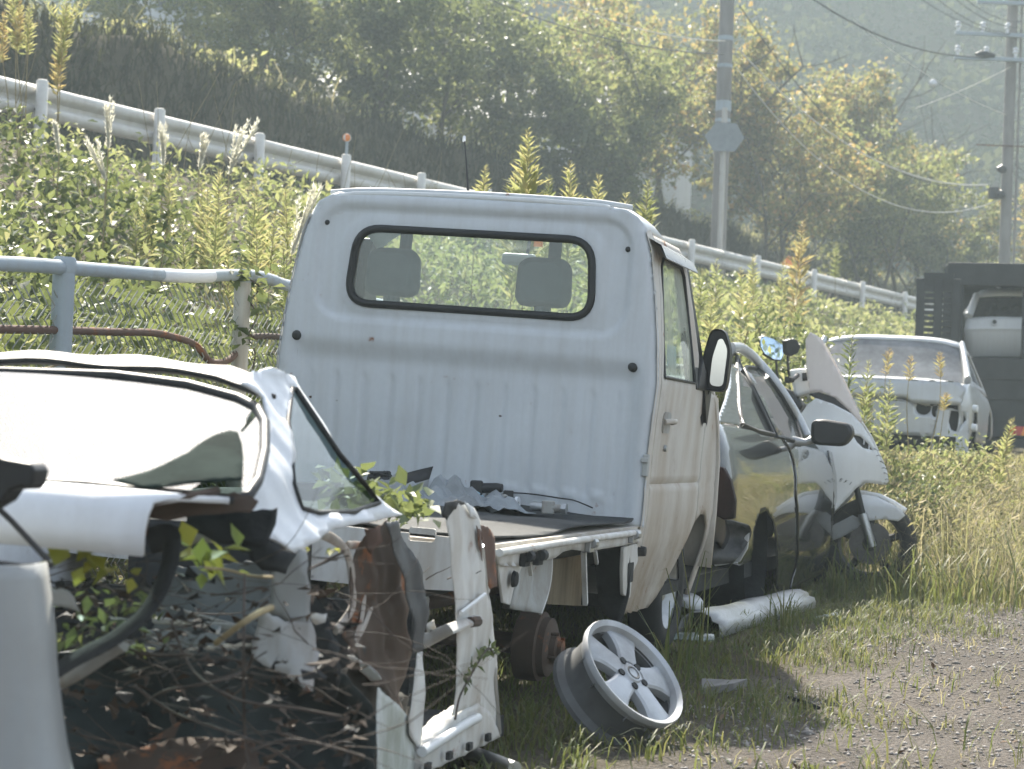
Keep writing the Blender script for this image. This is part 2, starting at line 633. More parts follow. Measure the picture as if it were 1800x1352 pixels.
def terr(X, Y):
    X = np.asarray(X, float); Y = np.asarray(Y, float)
    t, q = tq(X, Y)
    b = ss(12.6, 20, Y) * .92 + np.clip(Y - 20, 0, 60) * .012
    b = b + wob(X, Y, .9, 1) * .03 + wob(X, Y, 3.1, 4) * .012
    q0 = 8.3 - 2.3 * ss(-3, 5, t)
    zr = zroad(t)
    f = np.clip((q0 - q) / (q0 - .9), 0, 1)
    z = b + (zr - b) * f
    bank = np.clip((-6.3 - q) / 1.7, 0, 1)
    z = np.where(q < -6.3, zr + (4.05 - .0187 * np.clip(t, -40, 200)) * bank + np.clip(-8 - q, 0, 60) * .03 + wob(X, Y, .6, 2) * .25 * bank, z)
    hill = np.clip(Y - 92 - .05 * X, 0, 160)
    z = z + ss(0, 12, hill) * hill * .62 + ss(0, 30, hill) * (wob(X, Y, .09, 5) * 5 + wob(X, Y, .25, 7) * 1.6)
    return z


def tz(X, Y): return float(terr(X, Y))


def axis_pts(segs):
    out = []
    for a, b, n in segs: out += list(np.linspace(a, b, n, endpoint=False))
    return np.array(out + [segs[-1][1]])


gx = axis_pts([(-120, -20, 26), (-20, -6, 28), (-6, 8, 90), (8, 20, 30), (20, 160, 40)])
gy = axis_pts([(-20, 2, 14), (2, 22, 130), (22, 60, 90), (60, 120, 30), (120, 160, 14)])
AX, AY = np.meshgrid(gx, gy)
AZ = terr(AX, AY)
nxx = len(gx)
idx = np.arange(len(gx) * len(gy)).reshape(len(gy), len(gx))
quads = np.stack([idx[:-1, :-1], idx[:-1, 1:], idx[1:, 1:], idx[1:, :-1]], -1).reshape(-1, 4)


def ground_mat():
    m, t, b = nt('ground')
    fine = noise(t, 38, 8, .75, coord='Object')
    mid = noise(t, 1.1, 6, .6)
    vor = N(t, 'TexVoronoi'); vor.inputs['Scale'].default_value = 55
    tc = N(t, 'TexCoord'); t.links.new(tc.outputs['Object'], vor.inputs['Vector'])
    stone = mix(t, fine, (.11, .098, .085), (.29, .255, .225))
    stone = mix(t, ramp(t, vor.outputs['Distance'], [(.25, 0), (.7, .7)]), stone, (.1, .09, .08))
    soil = mix(t, fine, (.06, .055, .035), (.15, .13, .085))
    # gravel lies to the right of the wrecks, soil under the weeds
    sp = N(t, 'SeparateXYZ'); t.links.new(tc.outputs['Object'], sp.inputs[0])
    l1 = N(t, 'Math', operation='MULTIPLY_ADD'); t.links.new(sp.outputs[1], l1.inputs[0]); l1.inputs[1].default_value = -.36; l1.inputs[2].default_value = 1.28
    l2 = N(t, 'Math', operation='ADD'); t.links.new(sp.outputs[0], l2.inputs[0]); t.links.new(l1.outputs[0], l2.inputs[1])
    l3 = N(t, 'Math', operation='MULTIPLY_ADD'); t.links.new(mid, l3.inputs[0]); l3.inputs[1].default_value = 2.2; t.links.new(l2.outputs[0], l3.inputs[2])
    g1 = ramp(t, l3.outputs[0], [(.35, 0), (1.0, 1)])
    far = N(t, 'MapRange'); far.inputs[1].default_value = 13; far.inputs[2].default_value = 17; t.links.new(sp.outputs[1], far.inputs[0])
    inv = N(t, 'Math', operation='SUBTRACT'); inv.inputs[0].default_value = 1; t.links.new(far.outputs[0], inv.inputs[1])
    g2 = N(t, 'Math', operation='MULTIPLY'); t.links.new(g1, g2.inputs[0]); t.links.new(inv.outputs[0], g2.inputs[1])
    stone = mix(t, ramp(t, noise(t, .7, 4, .6), [(.4, .55), (.62, 0)]), stone, (.075, .066, .056))
    t.links.new(mix(t, g2.outputs[0], soil, stone), b.inputs['Base Color'])
    b.inputs['Roughness'].default_value = .95
    b.inputs['Specular IOR Level'].default_value = .15
    hm = N(t, 'Math', operation='MULTIPLY_ADD'); t.links.new(vor.outputs['Distance'], hm.inputs[0]); hm.inputs[1].default_value = -1.2; t.links.new(fine, hm.inputs[2])
    bumpn(t, b, hm.outputs[0], .9, .02)
    return m


gnd = trimesh('ground', np.stack([AX.ravel(), AY.ravel(), AZ.ravel()], 1), quads, ground_mat(), smooth=True)
tag(gnd, kind='structure')

# road on the embankment; dark edge beam paints the shadow of its concrete edge
tt = np.linspace(-40, 120, 161)
rows = []
for q in (.55, -2.5, -6.2):
    X, Y = xy(tt, q)
    rows.append(np.stack([X, Y, zroad(tt) + .03 + (.05 if q == -2.5 else 0)], 1))
rv = np.concatenate(rows); n_ = len(tt)
rf = np.array([(k * n_ + i, k * n_ + i + 1, (k + 1) * n_ + i + 1, (k + 1) * n_ + i) for k in range(2) for i in range(n_ - 1)])
tag(trimesh('road', rv, rf, simple('asphalt', (.055, .055, .055), .9, var=.3, scale=6, bump=.3)), kind='structure')
mb = MB()
rws = []
for t_ in np.linspace(-30, 60, 60):
    r = []
    for q, dz in ((.95, -.55), (.95, -.02), (.56, .02), (.56, -.55)):
        X, Y = xy(t_, q)
        r.append(V((X, Y, zroad(t_) + dz)))
    rws.append(r)
mb.loft(rws, True)
tag(mb.build('kerb', M['kerb']), kind='structure')

# ------------------------------------------------------------------ guard rail
gr = empty('guard_rail', V((*xy(0, .0), float(zroad(0)))), 'long white corrugated steel guard rail along the road above the cars', 'guard rail')
gr_o = gr.location.copy()


def G(t, q, dz): return V((*xy(t, q), float(zroad(t)) + dz)) - gr_o


prof = [(.0, .80), (.05, .795), (.095, .75), (.095, .70), (.075, .675), (.0, .65), (.0, .60), (.075, .575), (.095, .55), (.095, .5), (.05, .455), (.0, .45)]
TS = [-12 + 4 * i for i in range(17)]
for a, b_ in zip(TS[:-1], TS[1:]):
    rws = [[G(a + (b_ - a + .16) * k / 6, q + .03 + (.004 if k == 6 else 0), z) for q, z in prof] for k in range(7)]
    mb = MB(); mb.loft(rws)
    mb.build('beam', M['rail_white'], gr, smooth=50, solid=.006)
    mb = MB()
    for dz in (.72, .525):
        for dt in (-.06, .06):
            mb.lathe([(.0, .012), (.014, .012), (.018, .0)], G(b_ + .08 + dt, .12, dz), G(0, 1, 0) - G(0, 0, 0), 8)
    mb.build('bolt', M['kerb'], gr)
posts = [2 * i for i in range(-5, 6)] + [11 + i * 3.6 for i in range(1, 11)]
pm = None
for t_ in posts:
    if pm is None:
        mb = MB()
        mb.lathe([(0, .85), (.045, .85), (.062, .835), (.062, -.7)], (0, 0, 0), (0, 0, 1), 14)
        pm = mb.build('post', M['rail_white'], gr, smooth=60)
        o = pm
    else:
        o = bpy.data.objects.new('post', pm.data); COL.objects.link(o); o.parent = gr
    # posts stand on the near side of the beam, as the photograph shows
    o.location = G(t_ + .02, .21, -.02)

# round amber delineator on the fourth post
p = V((*xy(6.02, .21), float(zroad(6)) + .8))
dl = empty('delineator', p, 'round orange road delineator on a short stalk above the guard rail', 'delineator')
MB().tube([(0, 0, -.02), (0, 0, .22)], .02).build('stalk', M['galv'], dl)
mb = MB(); mb.lathe([(0, -.02), (.05, -.02), (.056, 0), (.05, .02), (0, .02)], (0, 0, .25), (.45, -.9, 0), 20); mb.build('housing', M['rail_white'], dl, smooth=40)
mb = MB(); mb.lathe([(0, .034), (.03, .032), (.05, .024), (.05, .0)], (-.006, -.002, .25), (-.15, -.98, 0), 20); mb.build('reflector', M['amber'], dl, smooth=60)

# ------------------------------------------------------------------ poles, sign and cables
def upole(name, top, base, d, r0, r1, label):
    B = at(*base, d); T = B + V((0, 0, 13))
    e = empty(name, V((B.x, B.y, tz(B.x, B.y) - .3)), label, 'utility pole', 'utility poles')
    h = 13
    MB().tube([(0, 0, 0), (0, 0, h)], [r0, r1], 20).build('shaft', M['concrete'], e, smooth=60)
    return e, V((B.x, B.y, tz(B.x, B.y) - .3))


pole1, PB1 = upole('utility_pole', None, (1262, 445), 41.5, .165, .14, 'grey concrete utility pole behind the sign at the guard rail')
pole2, PB2 = upole('utility_pole', None, (1766, 445), 47, .14, .12, 'grey concrete utility pole with crossarms behind the black truck')


def zpx(B, py, px):      # height above the base at which the pole passes a row of the photograph
    d = (B - EYE).dot(FW)
    return at(px, py, d).z - B.z


for py, h_ in ((70, .1), (118, .08), (195, .22), (215, .08)):
    z = zpx(PB1, py, 1278)
    MB().lathe([(.14, 0), (.165, .01), (.165, h_), (.14, h_ + .01)], (0, 0, z), (0, 0, 1), 20).build('band', M['galv'], pole1, smooth=40)
# crossarms and insulators on the right pole
for k, (py, l, dx) in enumerate(((62, 1.9, -.45), (105, 2.2, -.3), (5, 1.8, 0.))):
    z = zpx(PB2, py, 1780)
    MB().box((dx, -.24, z), (l, .09, .09)).build('crossarm', M['galv'], pole2, bev=.008)
    for j in range(4):
        x = dx - l / 2 + .08 + j * (l - .16) / 3
        mb = MB(); mb.lathe([(0, .24), (.04, .24), (.075, .2), (.04, .17), (.08, .12), (.04, .09), (.03, .0)], (x, -.24, z + .046), (0, 0, 1), 12)
        mb.build('insulator', M['house'], pole2, smooth=40)
for k, py in enumerate((100, 300, 345)):
    z = zpx(PB2, py, 1775)
    mb = MB(); mb.tube([(-.9 if k == 0 else -.3, -.25, z), (-.75 if k == 0 else -.2, -.25, z + .02), (-.45 if k == 0 else -.1, -.25, z)], [.06, .11, .06], 10)
    mb.build('cable_joint', M['black'], pole2, smooth=40)
MB().tube([(.2, -.08, 0), (.2, -.08, 12.6)], .03, 8).build('conduit', M['concrete'], pole2, smooth=60)
MB().box((0, -.2, zpx(PB2, 257, 1770)), (1.6, .03, .03)).build('step_bar', M['rustpipe'], pole2)
mb = MB(); mb.box((-.34, -.12, zpx(PB2, 340, 1765)), (.22, .22, .28)); mb.build('junction_box', M['black'], pole2, bev=.02)

# road sign seen from behind
sb = at(1264, 470, 40.2)
sg = empty('road_sign', V((sb.x, sb.y, tz(sb.x, sb.y) - .1)), 'grey back of a six-sided road sign on a thin steel post', 'road sign')
SB = V((sb.x, sb.y, tz(sb.x, sb.y) - .1))
zc = zpx(SB, 242, 1277)
MB().tube([(0, 0, 0), (0, 0, zc + .62)], .055, 14).build('post', M['galv_old'], sg, smooth=60)
mb = MB()
hx = [(.40, 0), (.24, .30), (-.18, .30), (-.40, .02), (-.22, -.28), (.22, -.28)]
hx = roundpoly([V((a, -.1, b + zc)) for a, b in hx], .03, 3)
mb.plate(hx, (0, .006, 0)); mb.build('plate', simple('sign_back', (.22, .24, .25), .5, .3, var=.12), sg)
for dz in (-.22, .24):
    MB().box((0, -.02, zc + dz), (.34, .14, .035)).build('clamp', M['kerb'], sg)


def cable(pa, pb, sag, r, m, label, n=24):
    r *= .55
    a, b = V(pa), V(pb)
    pts = []
    for i in range(n + 1):
        t = i / n
        p = a.lerp(b, t); p.z -= sag * 4 * t * (1 - t)
        pts.append(p)
    mb = MB(); mb.tube(pts, r, 6)
    tag(mb.build('power_cable', m, None, smooth=80), label, 'cable', 'cables strung between the poles')


cable(at(840, -10, 36), at(1272, 95, 41.3), .25, .022, M['wire'], 'upper dark cable crossing the trees to the signposted pole')
cable(at(960, -10, 36), at(1275, 72, 41.3), .2, .018, M['wire_b'], 'pale thin cable above the dark one left of the signposted pole')
cable(at(1420, -8, 43), at(1728, 100, 46.8), .35, .035, M['wire'], 'thick dark bundled cable ending at the lower crossarm')
cable(at(1300, 10, 41.3), at(1690, 330, 47), .9, .022, M['wire'], 'dark cable sagging over the tree crowns between both poles')
cable(at(1297, 85, 41.3), at(1735, 325, 47), .8, .03, M['wire_b'], 'bright spiral-wrapped cable sagging between both poles')
cable(at(1294, 118, 41.3), at(1755, 352, 47), 1.3, .02, M['wire_b'], 'lowest pale cable sagging between both poles')
cable(at(1500, 35, 44), at(1768, 202, 47), .2, .014, M['wire_b'], 'thin stay wire with a white marker on the hillside')
cable(at(1610, 190, 46), at(1776, 118, 47), .05, .012, M['wire_b'], 'thin stay wire rising to the right pole')
for k, (a, b_) in enumerate((((1610, -8), (1772, 62)), ((1640, -8), (1776, 60)), ((1672, -8), (1792, 50)), ((1690, -8), (1796, 38)))):
    cable(at(*a, 42), at(*b_, 46.8), .15, .018, M['wire'], ['leftmost', 'second from left', 'third from left', 'rightmost'][k] + ' of four parallel dark cables at the top right corner')
for k, (a, b_) in enumerate((((1768, 345), (1830, 352)), ((1780, 300), (1840, 320)), ((1785, 290), (1850, 305)))):
    cable(at(*a, 46.8), at(*b_, 60), .2, .02, M['wire'], ['lower', 'middle', 'upper'][k] + ' dark cable leaving the right pole past the frame edge')
o = MB().lathe([(0, -.09), (.07, -.07), (.09, 0), (.07, .07), (0, .09)], at(1640, 146, 45.6), (1, 0, -.5), 12).build('cable_marker', M['house'], None, smooth=80)
tag(o, 'small white ball marker on the thin stay wire', 'marker')

# small orange sign behind the guard rail
p = at(1392, 462, 43.5)
e = empty('warning_sign', V((p.x, p.y, tz(p.x, p.y))), 'small orange triangular sign leaning behind the guard rail', 'sign')
zz = p.z - tz(p.x, p.y)
MB().tube([(0, 0, 0), (0, 0, zz)], .025).build('post', M['galv'], e)
mb = MB(); mb.plate(roundpoly([V((-.3, -.03, zz - .12)), V((.3, -.03, zz - .2)), V((-.08, -.03, zz + .16))], .04, 3), (0, .004, 0)); mb.build('plate', M['amber'], e)

# ------------------------------------------------------------------ house glimpsed through the trees
def house(px, py, d, w, dep, h, yaw, label):
    B = at(px, py, d)
    z0 = tz(B.x, B.y)
    hh = h
    e = empty('house', Matrix.Translation((B.x, B.y, z0 - .3)) @ Matrix.Rotation(rad(-yaw), 4, 'Z'), label, 'house')
    nb = 10
    for i in range(nb):
        MB().box((-w / 2 + w * (i + .5) / nb, -dep / 2, hh / 2), (w / nb - .015, .06, hh)).build('panel', M['house'], e, bev=.005)
    MB().box((0, 0, hh / 2), (w - .1, dep - .1, hh - .02)).build('wall', M['house'], e)
    mb = MB(); rw = []
    for s in (-1, 1):
        x = s * (w / 2 + .5)
        rw.append([V((x, -dep / 2 - .5, hh - .05)), V((x, 0, hh + dep * .28)), V((x, dep / 2 + .5, hh - .05)), V((x, dep / 2 + .5, hh + .1)), V((x, 0, hh + dep * .28 + .16)), V((x, -dep / 2 - .5, hh + .1))])
    mb.loft(rw, True); mb.add(rw[0], [(0, 1, 4, 5), (1, 2, 3, 4)]); mb.add(rw[1], [(0, 5, 4, 1), (1, 4, 3, 2)])
    mb.build('roof', M['roof'], e)
    for i in (-1, 1):
        f = MB().box((i * w * .24, -dep / 2 - .05, hh * .55), (1.5, .08, 1.1)).build('window', M['galv'], e)
        MB().box((i * w * .24, -dep / 2 - .095, hh * .55), (1.36, .012, .96)).build('pane', M['glass_dark'], f)
    return e


house(318, 60, 52, 4.5, 5, 7.5, 12, 'white panelled house on the bank behind thin trees, upper left')
house(1030, 240, 66, 6, 5, 3.6, 22, 'pale house glimpsed between the tree trunks in the middle')
house(610, 120, 66, 6, 5, 3.6, 24, 'pale house behind the dark trees above the truck cab')

# ------------------------------------------------------------------ trees
def limb(mb, p, d, L, r, depth, tips, bend=.35):
    pts, rr = [p], [r]
    q = p.copy(); dd = d.copy()
    n = 5
    for i in range(n):
        dd = (dd + V((random.gauss(0, bend * .35), random.gauss(0, bend * .35), .06))).normalized()
        q = q + dd * L / n
        pts.append(q.copy()); rr.append(r * (1 - .55 * (i + 1) / n))
        if depth > 0 and i >= 1:
            for _ in range(1 if i < 4 else 2):
                a = random.uniform(0, 6.28)
                s = dd.cross(V((math.cos(a), math.sin(a), .2))).normalized()
                limb(mb, q, (dd * .55 + s * .8 + V((0, 0, .15))).normalized(), L * random.uniform(.45, .7), r * .42, depth - 1, tips, bend)
        if depth <= 1 and i >= 2: tips.append(q.copy())
    mb.tube(pts, rr, 7 if r > .05 else 4, cap=False)


def tree(px, d, top_py, width, leafmat, label, nleaf=7000, lean=0, leaf=.16, sparse=1., stems=1, low=.35, dy=0.):
    B = at(px, 480, d); bx, by = B.x, B.y
    z0 = tz(bx, by) - .15
    H = at(px, top_py, d).z - z0
    e = empty('tree', V((bx, by, z0)), label, 'tree', 'trees on the bank beyond the road')
    mb = MB(); tips = []
    for s in range(stems):
        dd = V((lean + random.uniform(-.25, .25) * (stems > 1), random.uniform(-.15, .15), 1)).normalized()
        limb(mb, V((random.uniform(-.3, .3) * (stems > 1), 0, 0)), dd, H * .62, .035 * H * .62 / stems ** .5 * .85, 2, tips)
    mb.build('trunk', M['bark'], e, smooth=80)
    tp = np.array([tuple(p) for p in tips])
    tp[:, :2] *= width / max(.5, np.percentile(np.abs(tp[:, :2]), 92))
    tp[:, 2] = low * H + (tp[:, 2] - tp[:, 2].min()) / max(.1, np.ptp(tp[:, 2])) * H * (1 - low) * .95
    # extra clumps round an uneven crown
    m = int(30 * sparse) + 10
    u = unit(rng.normal(size=(m, 3))) * rng.uniform(.55, 1.0, (m, 1))
    ex = np.stack([u[:, 0] * width * 1.05, u[:, 1] * width * 1.05, H * (low + 1) / 2 + u[:, 2] * H * (1 - low) * .5], 1)
    cl = np.concatenate([tp, ex])
    k = rng.integers(0, len(cl), nleaf)
    rad_ = rng.uniform(.25, .75, len(cl))[k]
    pos = cl[k] + rng.normal(size=(nleaf, 3)) * (rad_ * width * .22)[:, None] * np.array([1, 1, .6])
    pos = pos[(pos[:, 2] > .2 * low * H)]
    v_, f_ = quad_leaf(pos, rng.uniform(.6, 1.3, len(pos)) * leaf, .5, .62)
    trimesh('crown', v_, f_, leafmat, e)
    return e


TREES = [
    (300, 47, -60, 1.9, 'leaf_mid', 'thin light green tree in front of the white panelled house', 6000, .02, .15, 1, 2, .3),
    (425, 45, -90, 1.5, 'leaf_mid', 'slim straight tree right of the white panelled house', 5000, .0, .15, 1, 1, .25),
    (520, 50, -140, 2.4, 'leaf_mid', 'tall green tree above the left end of the dark bank', 9000, .05, .17, 1, 2, .2),
    (655, 47, -120, 2.3, 'leaf_dark', 'tall dark evergreen tree above the cab, left of centre', 10000, 0, .17, 1, 1, .12),
    (760, 50, -90, 2.3, 'leaf_dark', 'dark evergreen tree straight behind the cab aerial', 10000, .03, .17, 1, 2, .1),
    (880, 53, 20, 2.0, 'leaf_mid', 'rounded green tree with sunlit patches behind the goldenrod', 8000, 0, .17, 1, 1, .2),
    (975, 49, 110, 1.5, 'leaf_dark', 'low dark drooping tree behind the tall goldenrod', 8000, .08, .17, 1, 2, .02),
    (1070, 52, 60, 1.7, 'leaf_mid', 'two-stemmed tree with dark trunks right of the drooping tree', 7000, .05, .16, 1, 2, .35),
    (930, 70, -60, 3.2, 'leaf_aut', 'large yellowing tree at the back, top centre', 9000, 0, .2, 1, 1, .3),
    (1150, 62, -20, 2.6, 'leaf_aut', 'tall tree with orange flecked leaves left of the signposted pole', 9000, 0, .19, 1, 2, .25),
    (1240, 58, 60, 1.9, 'leaf_aut', 'orange tinged tree directly behind the signposted pole', 7000, 0, .18, 1, 1, .25),
    (1365, 57, 150, 2.1, 'leaf_aut', 'spreading many-stemmed tree just right of the signposted pole', 8500, -.1, .17, 1, 3, .4),
    (1440, 64, 100, 2.1, 'leaf_aut', 'highest yellow green crown right of the signposted pole', 9000, 0, .19, 1, 2, .35),
    (1530, 60, 200, 2.1, 'leaf_mid', 'broad green tree in the middle of the right hand group', 9000, .05, .17, 1, 3, .3),
    (1600, 66, 235, 1.9, 'leaf_aut', 'orange edged tree sloping down towards the right pole', 8000, .1, .18, 1, 2, .35),
    (1670, 63, 335, 1.5, 'leaf_mid', 'low dark green tree left of the right pole', 6500, 0, .17, 1, 2, .15),
    (1775, 64, 320, 1.6, 'leaf_aut', 'low yellow tree behind the right pole', 6500, 0, .17, 1, 1, .2),
]
for a in TREES:
    tree(a[0], a[1], a[2], a[3], M[a[4]], a[5], a[6], a[7], a[8], a[9], a[10], a[11])


# scrub on the bank: sunlight coloured in pale on top, shade dark on its face
def scatter_tq(n, t0, t1, q0, q1):
    t = rng.uniform(t0, t1, n); q = rng.uniform(q0, q1, n)
    X, Y = xy(t, q)
    return X, Y, terr(X, Y), t, q


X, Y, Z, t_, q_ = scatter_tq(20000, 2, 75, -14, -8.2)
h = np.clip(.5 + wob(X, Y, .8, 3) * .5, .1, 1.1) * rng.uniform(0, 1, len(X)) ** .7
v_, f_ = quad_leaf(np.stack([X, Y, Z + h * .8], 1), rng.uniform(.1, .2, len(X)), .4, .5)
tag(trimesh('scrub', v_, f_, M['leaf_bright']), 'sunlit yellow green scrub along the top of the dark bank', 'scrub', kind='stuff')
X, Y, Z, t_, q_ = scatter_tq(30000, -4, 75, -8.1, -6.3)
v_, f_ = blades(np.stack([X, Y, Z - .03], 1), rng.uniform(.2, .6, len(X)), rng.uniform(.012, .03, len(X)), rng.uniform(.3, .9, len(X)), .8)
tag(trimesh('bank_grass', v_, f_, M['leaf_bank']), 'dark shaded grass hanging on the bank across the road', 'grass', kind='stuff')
X, Y, Z, t_, q_ = scatter_tq(9000, -4, 80, -22, -8)
v_, f_ = blades(np.stack([X, Y, Z - .03], 1), rng.uniform(.3, .9, len(X)), rng.uniform(.01, .025, len(X)), rng.uniform(.1, .5, len(X)), .5)
tag(trimesh('meadow_grass', v_, f_, M['grass_dry']), 'dry grass under the trees on top of the bank', 'grass', kind='stuff')

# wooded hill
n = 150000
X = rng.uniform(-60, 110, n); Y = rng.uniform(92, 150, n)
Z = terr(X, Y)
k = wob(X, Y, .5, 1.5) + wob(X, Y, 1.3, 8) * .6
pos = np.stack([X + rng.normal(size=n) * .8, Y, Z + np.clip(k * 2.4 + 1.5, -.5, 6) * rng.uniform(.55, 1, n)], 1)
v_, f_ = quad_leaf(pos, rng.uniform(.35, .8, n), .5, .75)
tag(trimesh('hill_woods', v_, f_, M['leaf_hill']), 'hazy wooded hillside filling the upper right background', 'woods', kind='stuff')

# ------------------------------------------------------------------ white kei truck
_T0 = Fr(at(1128, 925, 7.7), 16.7, 2.6)
T = Fr(_T0.M @ V((0, 0, -.58)), 16.7, 2.6)
tk = empty('pickup_truck', T.M, 'small white cab-over pickup truck missing its rear wheel and bed sides', 'truck')
CX = -.785


def lerp_tab(tab, z):
    if z <= tab[0][0]: return tab[0][1]
    for (a, b), (c, d) in zip(tab[:-1], tab[1:]):
        if z <= c: return b + (d - b) * (z - a) / (c - a)
    return tab[-1][1]


STAB = [(.2, -.085), (.35, -.05), (.5, -.012), (.62, .0), (.85, .0), (1.0, .006), (1.13, .014), (1.3, .0), (1.47, -.022), (1.65, -.052), (1.75, -.09)]


def ST(z): return lerp_tab(STAB, z)


def hitS(fr, px, py, S, n=6):
    x = 0
    for _ in range(n):
        p = fr.hit(px, py, x=x)
        x = S(p.z)
    return p


# back wall of the cab
edge = [(1.826, -1.38), ]
right = [(-.16, 1.80), (-.115, 1.775), (-.085, 1.735), (-.06, 1.65), (-.028, 1.50), (.0, 1.3), (.014, 1.13), (.006, 1.0), (-.004, .85), (-.002, .7), (.0, .575)]
left = [(2 * CX - a, b) for a, b in right][::-1]
outl = right + left + [(-1.36, 1.822), (-1.1, 1.83), (CX, 1.833), (-.45, 1.826), (-.25, 1.815)]
win = [(p.x, p.y) for p in roundpoly([V((-1.275, 1.675)), V((-.292, 1.675)), V((-.27, 1.368)), V((-1.30, 1.368))], .1, 7)]


def sdbox(x, z, x0, x1, z0, z1, r):
    dx = max(abs(x - (x0 + x1) / 2) - (x1 - x0) / 2 + r, 0); dz = max(abs(z - (z0 + z1) / 2) - (z1 - z0) / 2 + r, 0)
    inn = min(max(abs(x - (x0 + x1) / 2) - (x1 - x0) / 2 + r, abs(z - (z0 + z1) / 2) - (z1 - z0) / 2 + r), 0)
    return math.hypot(dx, dz) + inn - r


def rear_y(x, z):
    y = 0.
    s = sdbox(x, z, -1.44, -.13, 1.305, 1.76, .12)
    y += .016 * sstep(.012, -.012, s)                       # sunken field round the window
    s2 = sdbox(x, z, -1.33, -.24, 1.335, 1.715, .12)
    y -= .008 * sstep(.03, -.01, s2)
    # swage under the window, then the ribbed lower wall set back
    y += .03 * sstep(1.23, 1.13, z) * sstep(.03, .1, -x) * sstep(.03, .1, x - 2 * CX)
    m = sstep(1.1, 1.06, z) * sstep(.655, .69, z)
    k = (x - CX) / .1195
    f = abs(k - math.floor(k) - .5) * .1195                  # distance from a rib groove
    if abs(x - CX) < .66: y += m * .0075 * sstep(.016, .004, f)
    # dents at the foot of each flute
    if abs(x - CX) < .62:
        g = abs(k - round(k)) * .1195
        y -= .006 * sstep(.035, .02, g) * sstep(.02, .008, abs(z - .675))
    # rounded outer edges
    hw = (.80 + ST(z)) - abs(x - CX)
    y += .045 * sstep(.06, -.01, hw) ** 2
    y += .05 * sstep(1.79, 1.835, z) ** 2
    y += .002 * math.sin(x * 7 + z * 3) + .0015 * math.sin(z * 11 - x * 5)
    return y


mb = MB()
mb.patch(outl, lambda x, z: (x, rear_y(x, z), z), .0125, [win])
cab = mb.build('cab_back', M['white_rear'], tk, smooth=60, solid=.004, off=1)
wl = [V((x, .004, z)) for x, z in win]
mb = MB(); mb.tube(wl + wl[:2], .0165, 8, cap=False); mb.build('window_seal', M['seal'], tk, smooth=80)
mb = MB(); mb.plate([V((x, .006, z)) for x, z in win], (0, .004, 0)); mb.build('rear_window', M['glass'], tk)
# gutter lip along the roof edge
mb = MB(); mb.tube([V((x, .035 + .0 * x, 1.838 - .012 * ((x - CX) / .6) ** 2 - .02 * max(0, abs(x - CX) - .52) * 4)) for x in np.linspace(-1.42, -.15, 30)], .011, 8); mb.build('roof_gutter', M['white_rear'], tk, smooth=80)
# grommets
for px, py, r in ((573, 390, .011), (1103, 438, .011), (522, 589, .02), (1112, 645, .02)):
    p = T.hit(px, py, y=0)
    mb = MB(); mb.lathe([(0, -.012), (r * .5, -.012), (r, -.004), (r * 1.05, .006)], (p.x, rear_y(p.x, p.z) - .003, p.z), (0, 1, 0), 16); mb.build('grommet', M['seal'], tk, smooth=60)
# rust pits and chips
for px, py, w in ((862, 392, .018), (705, 578, .007), (743, 577, .009), (846, 588, .004), (893, 595, .006), (838, 612, .004), (739, 641, .011), (882, 633, .013), (590, 704, .009), (874, 731, .012), (920, 735, .012), (546, 697, .02), (1024, 639, .006), (928, 640, .008)):
    p = T.hit(px, py, y=0)
    mb = MB(); n_ = 9
    mb.plate([V((p.x + math.cos(a) * w * random.uniform(.6, 1.3), rear_y(p.x, p.z) - .0025, p.z + math.sin(a) * w * .3 * random.uniform(.5, 1.4))) for a in np.linspace(0, 6.28, n_, endpoint=False)], (0, .0015, 0))
    mb.build('rust_chip', M['rust'] if w > .008 else M['rustpipe'], tk)

# rust runs below fixings and weld seams down both edges
for px, py, L in ((522, 604, .06), (1112, 660, .05), (743, 582, .03), (862, 397, .03), (846, 592, .04), (893, 600, .03), (988, 592, .05), (1024, 602, .04)):
    p = T.hit(px, py, y=0)
    mb = MB(); mb.plate([V((p.x + a, rear_y(p.x, p.z - b) - .0022, p.z - b)) for a, b in ((-.0022, 0), (.0022, 0), (.0012, L * .6), (0, L), (-.0014, L * .5))], (0, .001, 0))
    mb.build('rust_run', M['rustpipe'] if L > .045 else simple('grime_run', (.3, .3, .28), .8, var=.3), tk)
for s in (-1, 1):
    mb = MB(); mb.tube([V((CX + s * (.735 + .9 * ST(z) * 1.0), rear_y(CX + s * (.735 + .9 * ST(z)), z) - .001, z)) for z in np.linspace(.62, 1.72, 30)], .0022, 5); mb.build('weld_seam', M['grey_panel'], tk, smooth=80)

# roof, windscreen and nose: cross-sections along y
def roof_row(y, ztop, half, dep=.09, flat=.02):
    r = []
    for i in range(25):
        u = -1 + 2 * i / 24
        x = CX + half * math.copysign(abs(u) ** .8, u)
        r.append(V((x, y, ztop - flat * u * u - dep * max(0, abs(u) - .72) ** 2 / .28 ** 2)))
    return r


